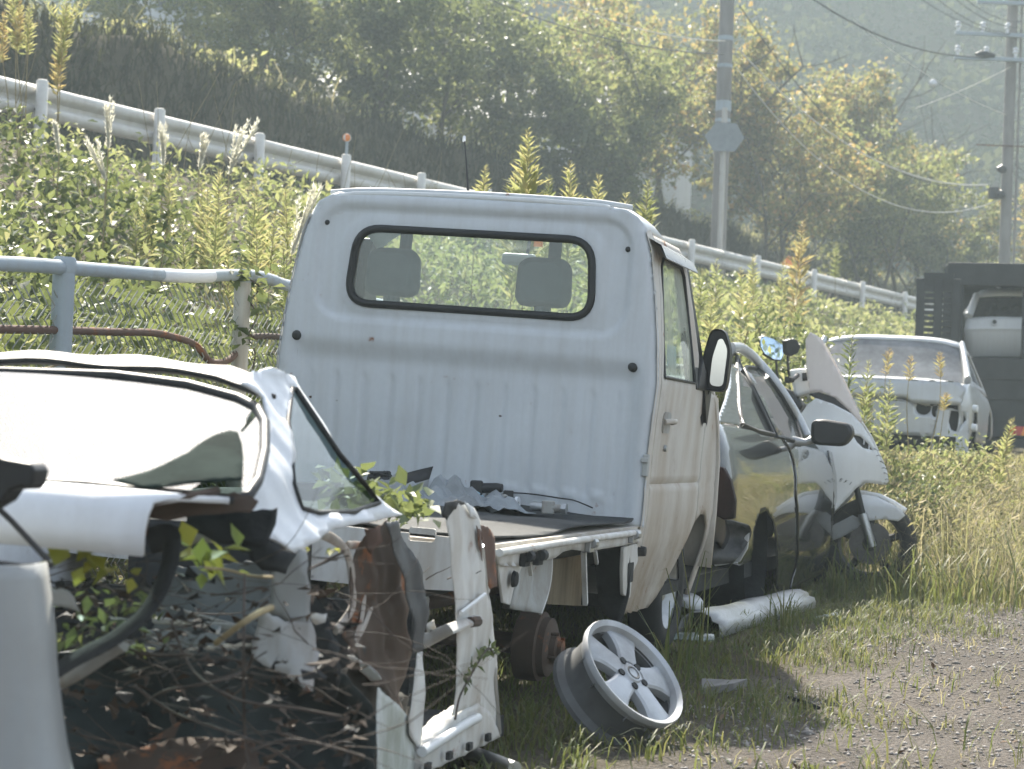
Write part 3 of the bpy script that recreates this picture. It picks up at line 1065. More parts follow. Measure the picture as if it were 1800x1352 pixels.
mb = MB()
mb.loft([roof_row(-.0, 1.828, .67, .06), roof_row(.05, 1.842, .68), roof_row(.2, 1.85, .69), roof_row(.4, 1.845, .69), roof_row(.56, 1.825, .685), roof_row(.66, 1.785, .675), roof_row(.7, 1.755, .67)])
mb.build('roof', M['white'], tk, smooth=60, solid=.02)
ws = []
for k in range(7):
    f = k / 6
    ws.append([V((CX + (.66 + .1 * f) * (-1 + i / 6), .7 + .55 * f + .05 * (1 - (i / 6 - 1) ** 2), 1.75 - .6 * f)) for i in range(13)])
mb = MB(); mb.loft(ws); mb.build('windscreen', glass('dusty_windscreen', (.93, .96, .94), .05, .03, (.7, .7, .62)), tk, smooth=80)
mb = MB()
ns = []
for y, z in ((1.22, 1.16), (1.3, 1.1), (1.42, .98), (1.5, .84), (1.52, .6), (1.5, .35)):
    ns.append([V((CX + .8 * (-1 + i / 8), y - .06 * abs(-1 + i / 8) ** 3, z)) for i in range(17)])
mb.loft(ns); mb.build('nose', M['white_dirty'], tk, smooth=70, solid=.02)

# sides: door with window opening, pillar, front wing
DW = [(.13, 1.165), (.16, 1.60), (.2, 1.635), (.56, 1.635), (.60, 1.60), (.735, 1.165)]


def flank(side):
    return (lambda y, z: V((ST(z) - .012 * groove(y, z), y, z))) if side > 0 else (lambda y, z: V((2 * CX - ST(z) + .012 * groove(y, z), y, z)))


def groove(y, z):
    g = sstep(.014, .0, abs(z - .74))
    if .25 < y < .95: g = max(g, .6 * sstep(.01, 0, abs(z - .55)))
    if .3 < y < .85: g = max(g, .5 * sstep(.01, 0, abs(z - .31)))
    return g


for side in (1, -1):
    fn = flank(side)
    s_ = -1 if side > 0 else 1
    mb = MB(); mb.patch([(.0, .22), (.075, .22), (.075, 1.14), (.11, 1.66), (.11, 1.74), (.0, 1.72)], fn, .03); mb.build('door_pillar', M['white_dirty'] if side > 0 else M['white'], tk, smooth=60)
    dout = [(.085, .225), (.60, .215), (.70, .25), (.80, .31), (.90, .40), (.98, .5), (1.06, .565), (1.06, 1.0), (1.0, 1.13), (.88, 1.15), (.66, 1.69), (.62, 1.72), (.12, 1.72), (.085, 1.15)]
    mb = MB(); mb.patch(dout, fn, .018, [DW])
    dr = mb.build('door', M['white_dirty'], tk, smooth=50, solid=.02, off=s_ * 1 if False else -1)
    mb = MB(); mb.patch(DW, lambda y, z: V((fn(y, z).x - side * .006, y, z)), .05); mb.build('window_pane', M['glass_door'], dr)
    mb = MB(); mb.tube([fn(y, z) for y, z in DW + DW[:1]], .008, 6, cap=False); mb.build('window_seal', M['seal'], dr, smooth=80)
    fout = [(1.07, .57), (1.16, .6), (1.28, .595), (1.37, .54), (1.41, .42), (1.40, .22), (1.46, .22), (1.5, .45), (1.5, .84), (1.42, .98), (1.28, 1.12), (1.07, 1.14)]
    mb = MB(); mb.patch(fout, fn, .025); mb.build('front_wing', M['white_dirty'], tk, smooth=50, solid=.012)
    # windscreen pillar
    mb = MB(); mb.plate([fn(.64, 1.69) + V((side * .006, 0, 0)), fn(.72, 1.69) + V((side * .006, 0, 0)), fn(1.02, 1.14) + V((side * .006, 0, 0)), fn(.76, 1.14) + V((side * .006, 0, 0))], (-side * .05, 0, 0)); mb.build('front_pillar', M['black'], tk, bev=.006)
fn = flank(1)
# door handle, lock, hinge, rain visor
mb = MB(); mb.patch([(p.x, p.y) for p in roundpoly([V((.19, .945)), V((.33, .945)), V((.33, 1.03)), V((.19, 1.03))], .03, 4)], lambda y, z: (ST(z) + .004, y, z), .02); mb.build('handle_recess', M['primer'], dr, solid=.004)
mb = MB(); mb.tube([(ST(1) + .008, .2, .99), (ST(1) + .03, .23, .995), (ST(1) + .03, .3, .995), (ST(1) + .008, .325, .99)], .011, 8); mb.build('handle', M['white_dirty'], dr, smooth=60)
MB().lathe([(0, .01), (.012, .01), (.014, 0)], (ST(.88) + .002, .28, .885), (1, 0, 0), 12).build('lock', M['steel'], dr)
p = T.hit(1133, 818, y=.01)
mb = MB(); mb.box((p.x + .006, .006, p.z), (.022, .03, .085)); mb.box((p.x + .004, -.012, p.z + .02), (.03, .02, .02)); mb.build('latch', M['primer'], tk, bev=.004)
vz = []
for k in range(7):
    y = .02 + .105 * k
    vz.append([V((ST(1.70) - .012, y, 1.705)), V((ST(1.68) + .045, y, 1.675 - .01 * k / 6)), V((ST(1.66) + .06, y + .01, 1.625)), V((ST(1.66) + .056, y + .01, 1.622)), V((ST(1.68) + .038, y, 1.668 - .01 * k / 6)), V((ST(1.70) - .016, y, 1.698))])
mb = MB(); mb.loft(vz, True); mb.build('rain_visor', paint('visor', (.5, .52, .53), .2, .2, (.3, .28, .25), 0, coat=.6), tk, smooth=50)
# door mirror on its arm
mp = T.hit(1261, 634, y=.98)
mir = MB()
hs = []
for k, (dy, sc) in enumerate(((-.035, .93), (-.045, 1.0), (0, 1.02), (.05, .9), (.09, .55), (.1, .1))):
    ring = roundpoly([V((-.062 * sc - .012, 0, -.13 * sc)), V((.056 * sc, 0, -.135 * sc)), V((.062 * sc, 0, .05 * sc)), V((.03 * sc, 0, .135 * sc)), V((-.03 * sc, 0, .135 * sc)), V((-.056 * sc, 0, .02 * sc))], .035, 4)
    hs.append([mp + V((q.x, dy, q.z)) for q in ring])
mir.loft(hs, True); mir.add(hs[0], [tuple(range(len(hs[0])))])
mo = mir.build('door_mirror', M['black'], tk, smooth=50)
ring = roundpoly([V((-.03, 0, -.105)), V((.03, 0, -.108)), V((.038, 0, .06)), V((.012, 0, .105)), V((-.006, 0, .1)), V((-.026, 0, .02))], .025, 4)
Rz = Matrix.Rotation(rad(16), 3, 'Z')
mb = MB(); mb.plate([mp + V((.012, -.047, -.008)) + Rz @ q * .98 for q in ring], (0, .003, 0)); mb.build('mirror_glass', M['chrome'], mo)
mb = MB(); mb.tube([mp + V((-.03, .02, -.1)), mp + V((-.1, .02, -.15)), V((ST(1.13), .95, 1.15))], [.03, .028, .03], 8); mb.build('mirror_arm', M['black'], mo, smooth=60)
mb = MB(); mb.plate([V((.02, .78, 1.14)), V((.03, 1.02, 1.14)), V((.03, .98, 1.0)), V((.02, .84, 1.28))], (-.02, 0, 0)); mb.build('mirror_foot', M['black'], mo, bev=.006)
# sticker inside the door glass
mb = MB(); p = [(.24, 1.215), (.42, 1.215), (.42, 1.30), (.24, 1.30)]; mb.plate([V((ST(z) - .012, y, z)) for y, z in p], (-.001, 0, 0)); mb.build('sticker', simple('sticker', (.55, .68, .78), .6, var=.05), dr)

# inside of the cab
for k, (px, x_) in enumerate(((692, None), (957, None))):
    c = T.hit(px, 480 if k == 0 else 498, y=.3)
    hs = []
    for dy, sc in ((-.055, .75), (-.04, .95), (0, 1), (.04, .93), (.055, .7)):
        ring = roundpoly([V((-.118 * sc, 0, -.10 * sc)), V((.118 * sc, 0, -.10 * sc)), V((.112 * sc, 0, .075 * sc)), V((.075 * sc, 0, .105 * sc)), V((-.075 * sc, 0, .105 * sc)), V((-.112 * sc, 0, .075 * sc))], .05, 4)
        hs.append([c + V((q.x, dy, q.z)) for q in ring])
    mb = MB(); mb.loft(hs, True); mb.add(hs[0], [tuple(range(len(hs[0])))]); mb.add(hs[-1], [tuple(range(len(hs[0])))[::-1]])
    mb.build('headrest', M['seat'], tk, smooth=60)
    mb = MB(); mb.tube([c + V((0, 0, -.09)), c + V((0, .01, -.2))], .035, 8); mb.build('headrest_post', M['seat'], tk, smooth=60)
    mb = MB(); mb.tube([c + V((.0, .1, -.02)), c + V((.0, .12, .14)), c + V((.0, .12, .32))], .028, 6, sq=.5); mb.build('belt', M['seat'], tk, smooth=60)
    mb = MB(); mb.box((c.x, .36, c.z - .42), (.42, .14, .5)); mb.box((c.x, .6, c.z - .62), (.44, .45, .14)); mb.build('seat', M['seat'], tk, bev=.04)
mb = MB(); mb.span((-1.5, .95, .98), (-.07, 1.28, 1.16)); mb.build('dashboard', M['seat'], tk, bev=.04)
p = T.hit(912, 456, y=.78)
mb = MB(); mb.box((p.x, .78, p.z), (.155, .03, .052)); rv_ = mb.build('rear_view_mirror', M['white'], tk, bev=.014)
MB().tube([p + V((.03, .02, .02)), p + V((.04, .04, .2))], .008).build('stem', M['black'], rv_)
MB().box(p + V((.065, .06, .1)), (.04, .006, .07)).build('tag', M['amber'], rv_)
mb = MB(); cs = [V((CX + .6, .95, 1.2)), ]
mb.lathe([(.17, .0), (.185, .012), (.17, .024), (.155, .012)], (-.38, .85, 1.12), (0, -.5, .9), 24, True); mb.build('steering_wheel', M['black'], tk, smooth=60)
mb = MB(); mb.span((-1.5, .02, .25), (-.08, 1.45, .3)); mb.build('cab_floor', M['dark'], tk)
p = T.hit(824, 338, y=.3)
mb = MB(); q = T.hit(816, 243, y=.34); mb.tube([p + V((0, 0, -.02)), p.lerp(q, .5), q], [.006, .0035, .0025], 6); an = mb.build('aerial', M['black'], tk)
MB().lathe([(0, .012), (.006, .008), (.007, -.012), (.004, -.016)], q, (0, 0, 1), 10).build('aerial_tip', M['house'], an, smooth=60)

# load bed
mb = MB(); mb.span((-1.545, -1.93, .545), (-.012, -.012, .578)); mb.build('bed_floor', M['white_dirty'], tk)
def matz(x, y): return .594 + .012 * max(0, math.sin(x * 3 + y * 5)) + .008 * math.sin(9 * x - 4 * y)
mb = MB(); mb.patch([(-1.5, -1.86), (-.035, -1.88), (-.028, -.03), (-.3, -.02), (-.8, -.03), (-1.5, -.02)], lambda x, y: (x, y, matz(x, y) + .02 * sstep(.12, 0, -y)), .05); mb.build('bed_mat', M['mat'], tk, smooth=60, solid=.006)
mt = [(875, 967), (930, 958), (1000, 948), (1060, 940), (1123, 931)]
mo_ = [(1123, 954), (1097, 959), (1048, 967), (1028, 969), (1006, 966), (990, 970), (976, 981), (941, 988), (905, 995), (878, 994)]
rail = [(p.y, p.z) for p in T.pts(mt + mo_, x=.012)]
mb = MB(); mb.patch(rail, lambda y, z: (.012 + .012 * sstep(.57, .585, z), y, z), .02); mb.build('bed_rail', M['white_rust'], tk, smooth=50, solid=.012)
ra, rb = T.hit(878, 972, x=.03), T.hit(1122, 936, x=.03)
mb = MB(); mb.tube([ra, ra.lerp(rb, .5) + V((0, 0, .003)), rb], .012, 10); mb.build('rail_lip', M['white_rust'], tk, smooth=60)
for px, py in ((1118, 940), (1043, 955), (930, 978), (953, 976)):
    p = T.hit(px, py, x=.035)
    mb = MB(); mb.tube([p + V((0, -.02, 0)), p + V((0, .02, 0))], .018, 10); mb.box(p + V((-.012, 0, -.012)), (.02, .055, .04)); mb.build('rail_hinge', M['steel'] if px > 1000 else M['dark'], tk, bev=.003)
for px, py0, py1 in ((1026, 970, 1062), (1046, 968, 990), (930, 985, 1010)):
    a, b_ = T.hit(px, py0, x=.0), T.hit(px + 3, py1, x=-.01)
    mb = MB(); mb.tube([a, b_], .0085 if py1 < 1050 else .012, 4); mb.build('strut', M['white_rust'], tk)
pl_ = T.pts([(873, 966), (925, 985), (912, 1010), (905, 1030), (897, 1064), (885, 1060)], x=0.)
mb = MB(); mb.plate(pl_, (-.01, 0, 0)); mb.build('rear_bracket', M['white_rust'], tk, bev=.003)
p = T.hit(902, 1018, x=.012)
mb = MB(); mb.lathe([(0, .015), (.022, .012), (.026, 0)], p, (1, 0, 0), 14); mb.build('rubber_stop', M['rubber'], tk, smooth=50)
# rear mudguard: a folded, curved sheet
rws = []
for k in range(9):
    f = k / 8
    a, b_ = T.hit(925 + (905 - 925) * f, 990 + 80 * f, x=-.0), T.hit(977 - 20 * f + 6 * math.sin(f * 3), 980 + 100 * f, x=-.0)
    rws.append([a.lerp(b_, j / 8) + V((-.02 - .045 * math.sin(j / 8 * math.pi) + .02 * math.sin(j * 1.6), 0, 0)) for j in range(9)])
mb = MB(); mb.loft(rws); mb.build('mudguard', M['primer'], tk, smooth=60, solid=.006)
mb = MB(); mb.tube([rws[i][8] for i in range(9)], .006, 6); mb.build('mudguard_edge', M['white_rust'], tk)
# inner wheel house, flap and slotted bracket by the cab
q = T.pts([(968, 985), (1030, 975), (1030, 1066), (962, 1062)], x=-.22)
mb = MB(); mb.plate(q, (-.01, 0, 0)); mb.build('inner_panel', paint('tan_inner', (.3, .25, .17), .7, .5, (.12, .09, .06), .1, coat=0), tk)
q = [(p.x, p.z) for p in T.pts([(1034, 972), (1097, 960), (1097, 1046), (1088, 1094), (1072, 1092), (1052, 1080), (1040, 1060), (1034, 1020)], y=-.28)]
mb = MB(); mb.patch(q, lambda x, z: V((x, -.28 + .12 * math.cos((z - .4) * 6) - .3 * (x + .1), z)), .03); mb.build('wheel_house', M['dark'], tk, smooth=60, solid=.008)
q = roundpoly(T.pts([(1097, 962), (1120, 955), (1122, 985), (1112, 1010), (1108, 1052), (1096, 1046), (1095, 1000)], x=.008), .012, 3)
mb = MB(); mb.plate(q, (-.014, 0, 0)); sb_ = mb.build('slotted_bracket', M['white_rust'], tk, bev=.003)
q = roundpoly(T.pts([(1104, 990), (1114, 988), (1112, 1022), (1103, 1026)], x=.0095), .008, 3)
mb = MB(); mb.plate(q, (.0015, 0, 0)); mb.build('slot', M['dark'], sb_)
p = T.hit(1127, 969, x=.01)
mb = MB(); mb.lathe([(0, .02), (.018, .018), (.022, -.01)], p, (1, 0, 0), 14); mb.build('rubber_stop', M['rubber'], tk, smooth=50)
# rear cross member with its openings
y0 = -1.94
hh = [(p.x, p.z) for p in roundpoly(T.pts([(722, 926), (768, 930), (766, 953), (720, 950)], y=y0), .008, 3)]
oo = [(-1.54, .59), (-.0, .59), (-.0, .44), (-.35, .42), (-1.54, .42)]
mb = MB(); mb.patch(oo, lambda x, z: (x, y0, z), .05, [hh]); mb.build('tail_panel', M['white_rust'], tk, solid=.012, off=1)
# running gear
for x in (-.38, -1.15):
    mb = MB(); mb.span((x - .03, -1.9, .36), (x + .03, 1.3, .46)); mb.build('chassis_rail', M['dark'], tk, bev=.008)
dc = T.hit(965, 1138, x=-.07)
MB().tube([(dc.x - .1, dc.y, dc.z), (-1.4, dc.y, dc.z)], .035, 10).build('axle', M['rust'], tk)
mb = MB(); mb.lathe([(0, -.09), (.075, -.085), (.1, -.04), (.1, .04), (.075, .085), (0, .09)], (-.75, dc.y, dc.z), (1, 0, 0), 16); mb.build('differential', M['dark'], tk, smooth=60)
mb = MB(); mb.lathe([(0, .05), (.028, .05), (.03, .035), (.045, .03), (.05, .012), (.085, .012), (.1, .004), (.103, -.02), (.118, -.024), (.12, -.05), (.118, -.1), (.09, -.11), (0, -.11)], dc, (1, 0, 0), 36)
dm = mb.build('brake_drum', M['rust'], tk, smooth=35)
for k in range(4):
    a = k * math.pi / 2 + .5
    p = dc + V((.012, math.cos(a) * .057, math.sin(a) * .057))
    MB().tube([p, p + V((.028, 0, 0))], .006, 8).build('wheel_stud', M['rust'], dm)
for yy, xx in ((dc.y, -1.42), (1.02, -.14), (1.02, -1.42)):
    mb = MB(); mb.lathe([(.17, -.06), (.2, -.07), (.25, -.07), (.272, -.05), (.276, 0), (.272, .05), (.25, .07), (.2, .07), (.17, .06)], (xx, yy, .265), (1, 0, 0), 32); wh = mb.build('wheel', M['rubber'], tk, smooth=50)
    mb = MB(); mb.lathe([(0, .03), (.05, .032), (.06, .01), (.13, -.01), (.17, .05), (.18, .055), (.17, -.06)], (xx, yy, .265), (1, 0, 0), 28); mb.build('rim', M['steel'], wh, smooth=40)
mb = MB(); mb.span((-1.4, -1.15, .22), (-1.15, -.3, .42)); mb.build('fuel_tank', M['dark'], tk, bev=.03)
mb = MB(); mb.tube([(-.5, -1.9, .3), (-.5, -.6, .3), (-.55, .4, .3)], .03, 10); mb.build('exhaust', M['rust'], tk, smooth=60)
mb = MB(); mb.tube([(-.55, -1.6, .3), (-.55, -1.1, .3)], .085, 14); mb.build('silencer', M['steel'], tk, smooth=40)

# ------------------------------------------------------------------ junk on the bed
def hung(px, py, y): return T.M @ T.hit(px, py, y=y)


def bedpt(px, py, z=.6):
    p = T.hit(px, py, y=-.16)
    return T.M @ V((p.x, p.y, max(p.z, .625)))


o = empty('plastic_cowl', T.M @ Matrix.Translation(T.hit(712, 874, y=-.1)), 'curved black and white plastic cowl standing against the cab wall', 'cowl')
rw = []
for k in range(9):
    f = k / 8
    rw.append([V((-.115 + .26 * f, -.06 - .1 * math.sin(f * 2.6), .02 + .115 * f ** .8)), V((-.09 + .235 * f, -.1 - .09 * math.sin(f * 2.6), .0 + .085 * f ** 1.2)), V((-.03 + .17 * f, -.1 - .05 * f, -.005 + .03 * f))])
mb = MB(); mb.loft([[r[0], r[1]] for r in rw]); mb.build('black_rim', M['black'], o, smooth=60, solid=.006)
mb = MB(); mb.loft([[r[1], r[2]] for r in rw]); mb.build('white_shell', M['grey_panel'], o, smooth=60, solid=.004)


def rod(name, a, b_, r, m, label, cat, n=10):
    A, B = V(a), V(b_)
    e = empty(name, A.lerp(B, .5), label, cat)
    d = (B - A) / 2
    MB().tube([-d, -d * .6, d * .6, d], [r * .8, r, r, r * .8], n).build('body', m, e, smooth=60)
    return e, d


e, d_ = rod('plastic_duct', bedpt(835, 858, .64), bedpt(883, 858, .64), .02, M['black'], 'short black plastic duct lying by the cab wall', 'duct')
MB().box(-d_ * .9, (.05, .05, .06)).build('socket', M['black'], e, bev=.008)
e, d_ = rod('oil_filter', bedpt(862, 890, .61), bedpt(905, 898, .61), .03, M['black'], 'black cylinder with a pale end lying on the bed', 'cylinder')
MB().lathe([(.012, 0), (.03, 0), (.03, .012), (.012, .012)], d_, d_, 14, True).build('end_ring', M['house'], e)
MB().box(d_ * .4 + V((0, 0, .035)), (.04, .03, .03)).build('lug', M['black'], e, bev=.004)
e, d_ = rod('metal_fitting', bedpt(932, 901, .61), bedpt(964, 905, .61), .018, M['steel'], 'short bright metal fitting on the edge of the bed mat', 'fitting')
MB().box(d_ * .9, (.05, .04, .05)).build('block', M['primer'], e, bev=.005)
e, d_ = rod('metal_fitting', bedpt(968, 908, .605), bedpt(986, 910, .605), .016, M['primer'], 'small dull bolt beside the bright metal fitting', 'bolt')
MB().lathe([(0, .02), (.022, .02), (.022, 0), (0, 0)], d_, d_, 6).build('head', M['steel'], e)
# crumpled sheeting heap
mb = MB()
HP = T.hit(765, 882, y=-.3)
def heap(u, v):
    p = HP
    h_ = max(0, 1 - (u * u + v * v)) ** .7
    return V((p.x + u * .36, p.y + v * .26, .6 + h_ * (.06 + .03 * math.sin(u * 9 + v * 4) + .03 * math.sin(v * 11 - u * 6) + .02 * math.sin(u * 23 + v * 17))))
mb.patch([(math.cos(a) * (1 + .15 * math.sin(3 * a)), math.sin(a)) for a in np.linspace(0, 6.28, 40, endpoint=False)], heap, .07)
o = mb.build('plastic_sheet', paint('crumpled_sheet', (.3, .33, .35), .45, .5, (.12, .12, .11), 0, (3, 3, 3), coat=.1))
o.matrix_world = T.M
tag(o, 'crumpled grey plastic sheeting heaped on the truck bed', 'sheeting')
for k, (px, py) in enumerate(((660, 830), (678, 822), (835, 850), (868, 880))):
    o = MB()
    p = V((0, 0, 0))
    for j in range(6):
        o.tube([V((random.gauss(0, .03), random.gauss(0, .03), random.uniform(-.02, .03))) for _ in range(3)], random.uniform(.006, .016), 6)
    o = o.build('scrap', [M['dark'], M['black'], simple('blue_scrap', (.3, .5, .6), .4, var=.2), M['primer']][k], None, smooth=40)
    o.location = bedpt(px, py + 22, .63)
    tag(o, ['tangle of dark scrap at the left end of the bed', 'black scrap knot beside the plastic cowl', 'small light blue scrap near the black duct', 'dull scrap beside the black cylinder'][k], 'scrap')
pts = [T.hit(a, b_, y=-.02) for a, b_ in ((885, 866), (930, 868), (985, 876), (1010, 880), (1042, 893))]
o = MB().tube(smooth_path([T.M @ p for p in pts], 5), .003, 5).build('loose_wire', M['dark'])
tag(o, 'thin loose wire hanging along the foot of the cab wall', 'wire')

# ------------------------------------------------------------------ alloy wheel leaning by the brake drum
wc = at(1113, 1183, 5.95)
_v = ray(1113, 1183).normalized(); _r = (RT - _v * RT.dot(_v)).normalized(); _u = (UP - _v * UP.dot(_v)).normalized()
wn_ = (-_v * .49 + (_r * .75 + _u * .66) * .87).normalized()
wx = wn_.cross(V((0, 0, 1))).normalized(); wy = wn_.cross(wx)
MW = Matrix(((wx.x, wy.x, wn_.x, wc.x), (wx.y, wy.y, wn_.y, wc.y), (wx.z, wy.z, wn_.z, wc.z), (0, 0, 0, 1)))
aw = empty('alloy_wheel', MW, 'bare five-spoke silver alloy wheel leaning in the grass by the truck', 'wheel')
R_ = .19
mb = MB(); mb.lathe([(R_ * .86, -.02), (R_ * .90, .004), (R_ * .985, .012), (R_, .006), (R_ * 1.0, -.008), (R_ * .95, -.014), (R_ * .93, -.03), (R_ * .9, -.035)], (0, 0, 0), (0, 0, 1), 64)
mb.build('rim_lip', M['alloy'], aw, smooth=35)
mb = MB(); mb.lathe([(R_ * .93, -.02), (R_ * .9, -.05), (R_ * .885, -.08), (R_ * .9, -.115), (R_ * .96, -.128), (R_ * .99, -.132), (R_ * 1.0, -.147), (R_ * .96, -.15), (R_ * .86, -.13), (R_ * .83, -.09), (R_ * .86, -.03)], (0, 0, 0), (0, 0, 1), 64)
mb.build('barrel', M['alloy_in'], aw, smooth=35)
mb = MB(); mb.lathe([(0, .002), (.03, .002), (.034, -.004), (.06, -.008), (.068, -.02), (.068, -.05), (.0, -.05)], (0, 0, 0), (0, 0, 1), 40); hb = mb.build('hub', M['alloy'], aw, smooth=30)
MB().lathe([(.016, .0025), (.02, .0045), (.024, .0025)], (0, 0, 0), (0, 0, 1), 30).build('cap_ring', M['alloy_in'], hb)
SPA = [math.atan2(0, 1) + .42 + k * 2 * math.pi / 5 for k in range(5)]
for a in SPA:
    ca, sa = math.cos(a), math.sin(a)
    rot = lambda u, v, h: V((u * ca - v * sa, u * sa + v * ca, h))
    rws = []
    for f in np.linspace(0, 1, 9):
        u = .045 + (.168 - .045) * f
        w0 = .035 + .009 * f + .026 * f ** 3 + .004 * (1 - f) ** 3
        h0 = -.006 + .004 * math.sin(f * 3.14) - .008 * f
        rws.append([rot(u, -w0, h0 - .03), rot(u, -w0 * .96, h0 - .006), rot(u, -w0 * .78, h0), rot(u, 0, h0 + .003), rot(u, w0 * .78, h0), rot(u, w0 * .96, h0 - .006), rot(u, w0, h0 - .03)])
    mb = MB(); mb.loft(rws); mb.build('spoke', M['alloy'], aw, smooth=30)
    a2 = a + math.pi / 5
    mb = MB(); mb.lathe([(0, .0005), (.0115, .0005), (.0125, -.004)], (math.cos(a2) * .048, math.sin(a2) * .048, -.0015), (0, 0, 1), 16); mb.build('bolt_hole', M['dark'], aw)

# ------------------------------------------------------------------ gutted white saloon, lower left
_W0 = Fr(at(879, 1292, 5.46), 15.5)
W = Fr(_W0.M @ V((0, 0, -.08)), 15.5)
wk = empty('wrecked_car', W.M, 'gutted white car wreck without wheels, overgrown, at the lower left', 'wrecked car')
WCX = -.78


def SW(z): return lerp_tab([(.0, -.02), (.2, .0), (.6, .01), (.7, .0), (.8, -.04), (.9, -.1), (1.0, -.17)], z)


def wf(pp): return [hitS(W, a, b, SW) for a, b in pp]


def crump(y, z, a=.006): return a * (math.sin(y * 31 + z * 17) * .5 + math.sin(z * 43 - y * 11) * .4 + math.sin(y * 67 + z * 51) * .25)


# rear quarter: pillar, torn skirt and window opening
qo = wf([(424, 673), (444, 655), (476, 646), (520, 662), (527, 676), (560, 728), (604, 800), (640, 848), (684, 890), (704, 904), (648, 916), (580, 928), (548, 944), (502, 972), (464, 936), (428, 898), (444, 868), (464, 820), (474, 740), (460, 697)])
qh = wf([(516, 684), (511, 740), (517, 852), (533, 893), (560, 902), (624, 900), (670, 884), (630, 838), (596, 797), (552, 730), (524, 684)])


def qfn(y, z): return V((SW(z) + crump(y, z) - .25 * sstep(-1.62, -1.95, y) ** 2 + .02 * sstep(.72, .66, z), y, z))


mb = MB(); mb.patch([(p.y, p.z) for p in qo], qfn, .014, [[(p.y, p.z) for p in qh]]); mb.build('quarter_panel', M['wreck_white'], wk, smooth=60, solid=.006)
mb = MB(); mb.patch([(p.y, p.z) for p in qh], lambda y, z: V((SW(z) - .008, y, z)), .05); mb.build('quarter_window', M['glass_sky'], wk)
mb = MB(); mb.tube([qfn(p.y, p.z) for p in qh] + [qfn(qh[0].y, qh[0].z)], .0065, 6, cap=False); mb.build('window_seal', M['seal'], wk, smooth=70)
# back window on its slope
g0, gn = V((0, -2.02, .77)), V((0, -math.sin(rad(18.5)), math.cos(rad(18.5))))


def hitp(fr, px, py, p0, n):
    d = fr.r @ ray(px, py)
    return fr.o + d * ((p0 - fr.o).dot(n) / d.dot(n))


gr_ = [hitp(W, a, b, g0, gn) for a, b in ((200, 668), (330, 677), (418, 692), (452, 704), (466, 726), (466, 770), (455, 815), (438, 840), (412, 849), (300, 851), (150, 849))]
gl_ = [V((2 * WCX - p.x, p.y, p.z)) for p in gr_][::-1]
gout = [(p.x, p.y) for p in gr_ + gl_]


def gfn(x, y):
    z = g0.z - (y - g0.y) * gn.y / gn.z
    return V((x, y, z + .045 * (1 - ((x - WCX) / .8) ** 2) - .03))


mb = MB(); mb.patch(gout, gfn, .04); mb.build('back_window', M['glass_sky'], wk, smooth=80)
mb = MB(); mb.tube([gfn(*p) for p in gout] + [gfn(*gout[0])], .011, 6, cap=False); mb.build('window_seal', M['seal'], wk, smooth=70)
top = max(p[1] for p in gout)
# roof remnant
rws = []
for k in range(4):
    y = top + .02 + .07 * k
    rws.append([V((WCX + u * (.64 - .03 * k), y + .03 * (1 - u * u), gfn(WCX + u * .7, top).z + .016 + .012 * k - .05 * max(0, abs(u) - .8) * 3 + .004 * math.sin(u * 13 + k))) for u in np.linspace(-1, 1, 29)])
mb = MB(); mb.loft(rws); mb.build('roof', paint('dusty_roof', (.5, .48, .46), .6, .4, (.33, .27, .22), .08, coat=0), wk, smooth=60, solid=.005)
mb = MB(); mb.tube([V((p.x, p.y - .014, p.z + .006)) for p in rws[0]], .007, 6); mb.build('roof_trim', M['seal'], wk, smooth=60)
# left side of the shell, seen only from the other side
mb = MB(); mb.patch([(-2.05, .5), (-2.0, .74), (-1.6, .96), (-1.2, .98), (-1.0, .72), (.6, .7), (.6, .12), (-1.1, .12), (-1.15, .4), (-1.4, .5), (-1.75, .4), (-1.8, .25), (-2.1, .3)], lambda y, z: V((2 * WCX - SW(z) + crump(y, z), y, z)), .05); mb.build('left_side', M['wreck_white'], wk, smooth=60, solid=.006)
# boot lid: deck and upright face, its right end torn back
lid = []
YL = -2.2
e0 = W.hit(248, 886, y=YL); e1 = W.hit(236, 975, y=YL)
for k, (yo, zo) in enumerate(((.26, .012), (.17, .02), (.06, .022), (.015, .012), (0, -.012), (-.006, -.045), (.0, e1.z - e0.z))):
    row = []
    xr = {0: W.hit(400, 858, y=YL + .26).x, 1: W.hit(386, 864, y=YL + .17).x, 2: W.hit(300, 874, y=YL + .06).x}.get(k, e0.x + (e1.x - e0.x) * max(0, (k - 3) / 3))
    for i in range(15):
        x = xr + (2 * WCX - 2 * xr) * i / 14
        u = (x - WCX) / .8
        row.append(V((x, YL + yo + .06 * u * u - .02, e0.z + zo + .012 - .02 * u * u)))
    lid.append(row)
mb = MB(); mb.loft(lid); mb.build('boot_lid', M['wreck_white'], wk, smooth=55, solid=.012)
mb = MB(); mb.tube([W.hit(382, 862, y=YL + .2), W.hit(330, 872, y=YL + .12), W.hit(262, 886, y=YL + .05), W.hit(250, 940, y=YL + .04)], .008, 5); mb.build('lid_seam', M['rust'], wk)


def jag(pts, a=.004):
    out = resamp(pts, .014)
    return [(p[0] + a * math.sin(i * 2.7 + p[1] * 90) * random.uniform(.2, 1), p[1] + a * math.cos(i * 1.9 + p[0] * 70) * random.uniform(.2, 1)) for i, p in enumerate(out)]


def pln(name, pp, plane, ext, m, bev=.003, parent=None, jag=0):
    pts = W.pts(pp, **plane)
    mb = MB(); mb.plate(pts, ext); return mb.build(name, m, parent or wk, bev=bev)


